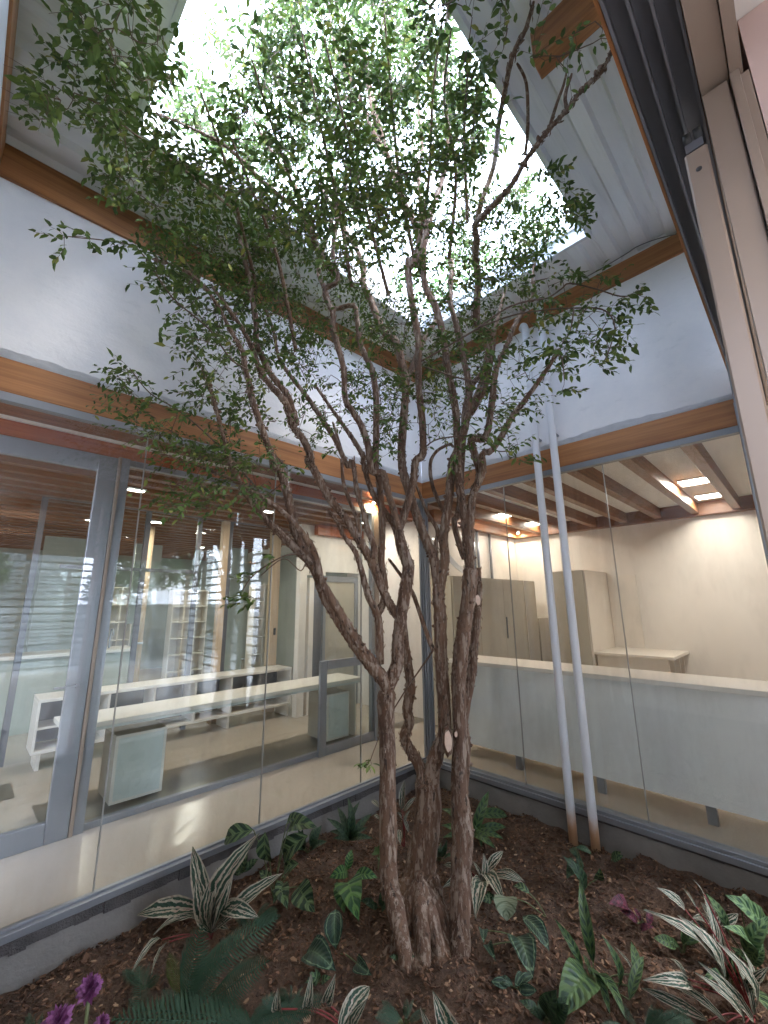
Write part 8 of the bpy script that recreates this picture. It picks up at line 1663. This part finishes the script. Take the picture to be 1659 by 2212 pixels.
# pink flowers at the lower left
def flower(x, y, z, r, label):
    t = thing('pink_flower', label, 'flower', (x, y, soil_h(x, y))); 
    MB().tube(catmull([(x + .02, y, soil_h(x, y) - .01), (x + .01, y + .01, (z - .2) / 2), (x, y, z)], 4), .004, 6).build('stalk', petiole_m, t, True)
    m = MB(); rk3 = random.Random(int(abs(x) * 1000))
    for k in range(46):
        a = k * 2.39996; e = math.asin(-.7 + 1.65 * k / 46); d = Vector((math.cos(a) * math.cos(e), math.sin(a) * math.cos(e), math.sin(e))); s_ = d.orthogonal().normalized(); u_ = d.cross(s_)
        q = r * rk3.uniform(.8, 1.1); c = Vector((x, y, z)); 
        m.add([c, c + d * q * .6 + s_ * r * .26, c + d * q, c + d * q * .6 - s_ * r * .26, c + d * q * .55 + u_ * r * .1], [(0, 1, 4), (1, 2, 4), (2, 3, 4), (3, 0, 4)])
    m.build('petals', petal_m, t)
flower(FL[0][0], FL[0][1], FL[0][2] + .02, .032, 'magenta flower head highest at the lower left edge of the bed')
flower(FL[1][0], FL[1][1], FL[1][2], .032, 'magenta flower head lowest in the bottom left corner')
flower(FL[2][0], FL[2][1], FL[2][2], .018, 'small pink flower head right of the lowest one at the bottom left')

# ================================================================ OUTDOOR TREES seen through the roof opening
def far_tree(x, y, z0, h, r, seed, label):
    rk4 = random.Random(seed); t = thing('leafy_tree', label, 'tree', (x, y, -.45)); MB().tube([(x, y, -.45), (x + .1, y, z0), (x, y + .1, z0 + h * .5)], [.2, .16, .08], 10).build('trunk', bark_m, t, True)
    V = []; F = []; T = []; lobes = [(Vector((x + rk4.uniform(-r, r) * .7, y + rk4.uniform(-r, r) * .7, z0 + rk4.uniform(.1, 1) * h)), r * rk4.uniform(.3, .5)) for _ in range(14)]
    for c, rr_ in lobes:
        for _ in range(650):
            d = Vector((rk4.gauss(0, 1), rk4.gauss(0, 1), rk4.gauss(0, 1))).normalized() * rr_ * rk4.uniform(.6, 1.05); p = c + d; s_ = rk4.uniform(.05, .11)
            a = Vector((rk4.gauss(0, 1), rk4.gauss(0, 1), rk4.gauss(0, .5))).normalized() * s_; b = a.cross(Vector((rk4.gauss(0, 1), rk4.gauss(0, 1), 1))).normalized() * s_ * .45
            n0 = len(V); V += [tuple(p - a), tuple(p + b), tuple(p + a), tuple(p - b)]; F.append((n0, n0 + 1, n0 + 2, n0 + 3)); T.append(min(1, max(0, rk4.gauss(.5, .25))))
    cm_ = MB(); cm_.v = V; cm_.f = F; o = cm_.build('crown', leaf_far, t); add_tone(o.data, T)
far_tree(6.5, 3.8, 5.5, 5.2, 2.6, 1, 'bright green tree outside above the roof behind the crown')
far_tree(3.2, 8.5, 5.5, 5.6, 2.6, 2, 'green tree outside beyond the roof, left of the bright one')
far_tree(-10, -17, 1.5, 4, 2.5, 3, 'tree outside behind the viewer at left'); far_tree(1.5, -15, 1.0, 3.2, 2.0, 4, 'tree outside behind the viewer at right')
far_tree(8, -9, .8, 3.5, 2.0, 6, 'tree outside to the right behind the viewer'); far_tree(-4.2, -18, 1.2, 4, 2.2, 5, 'tree outside behind the viewer in the middle')
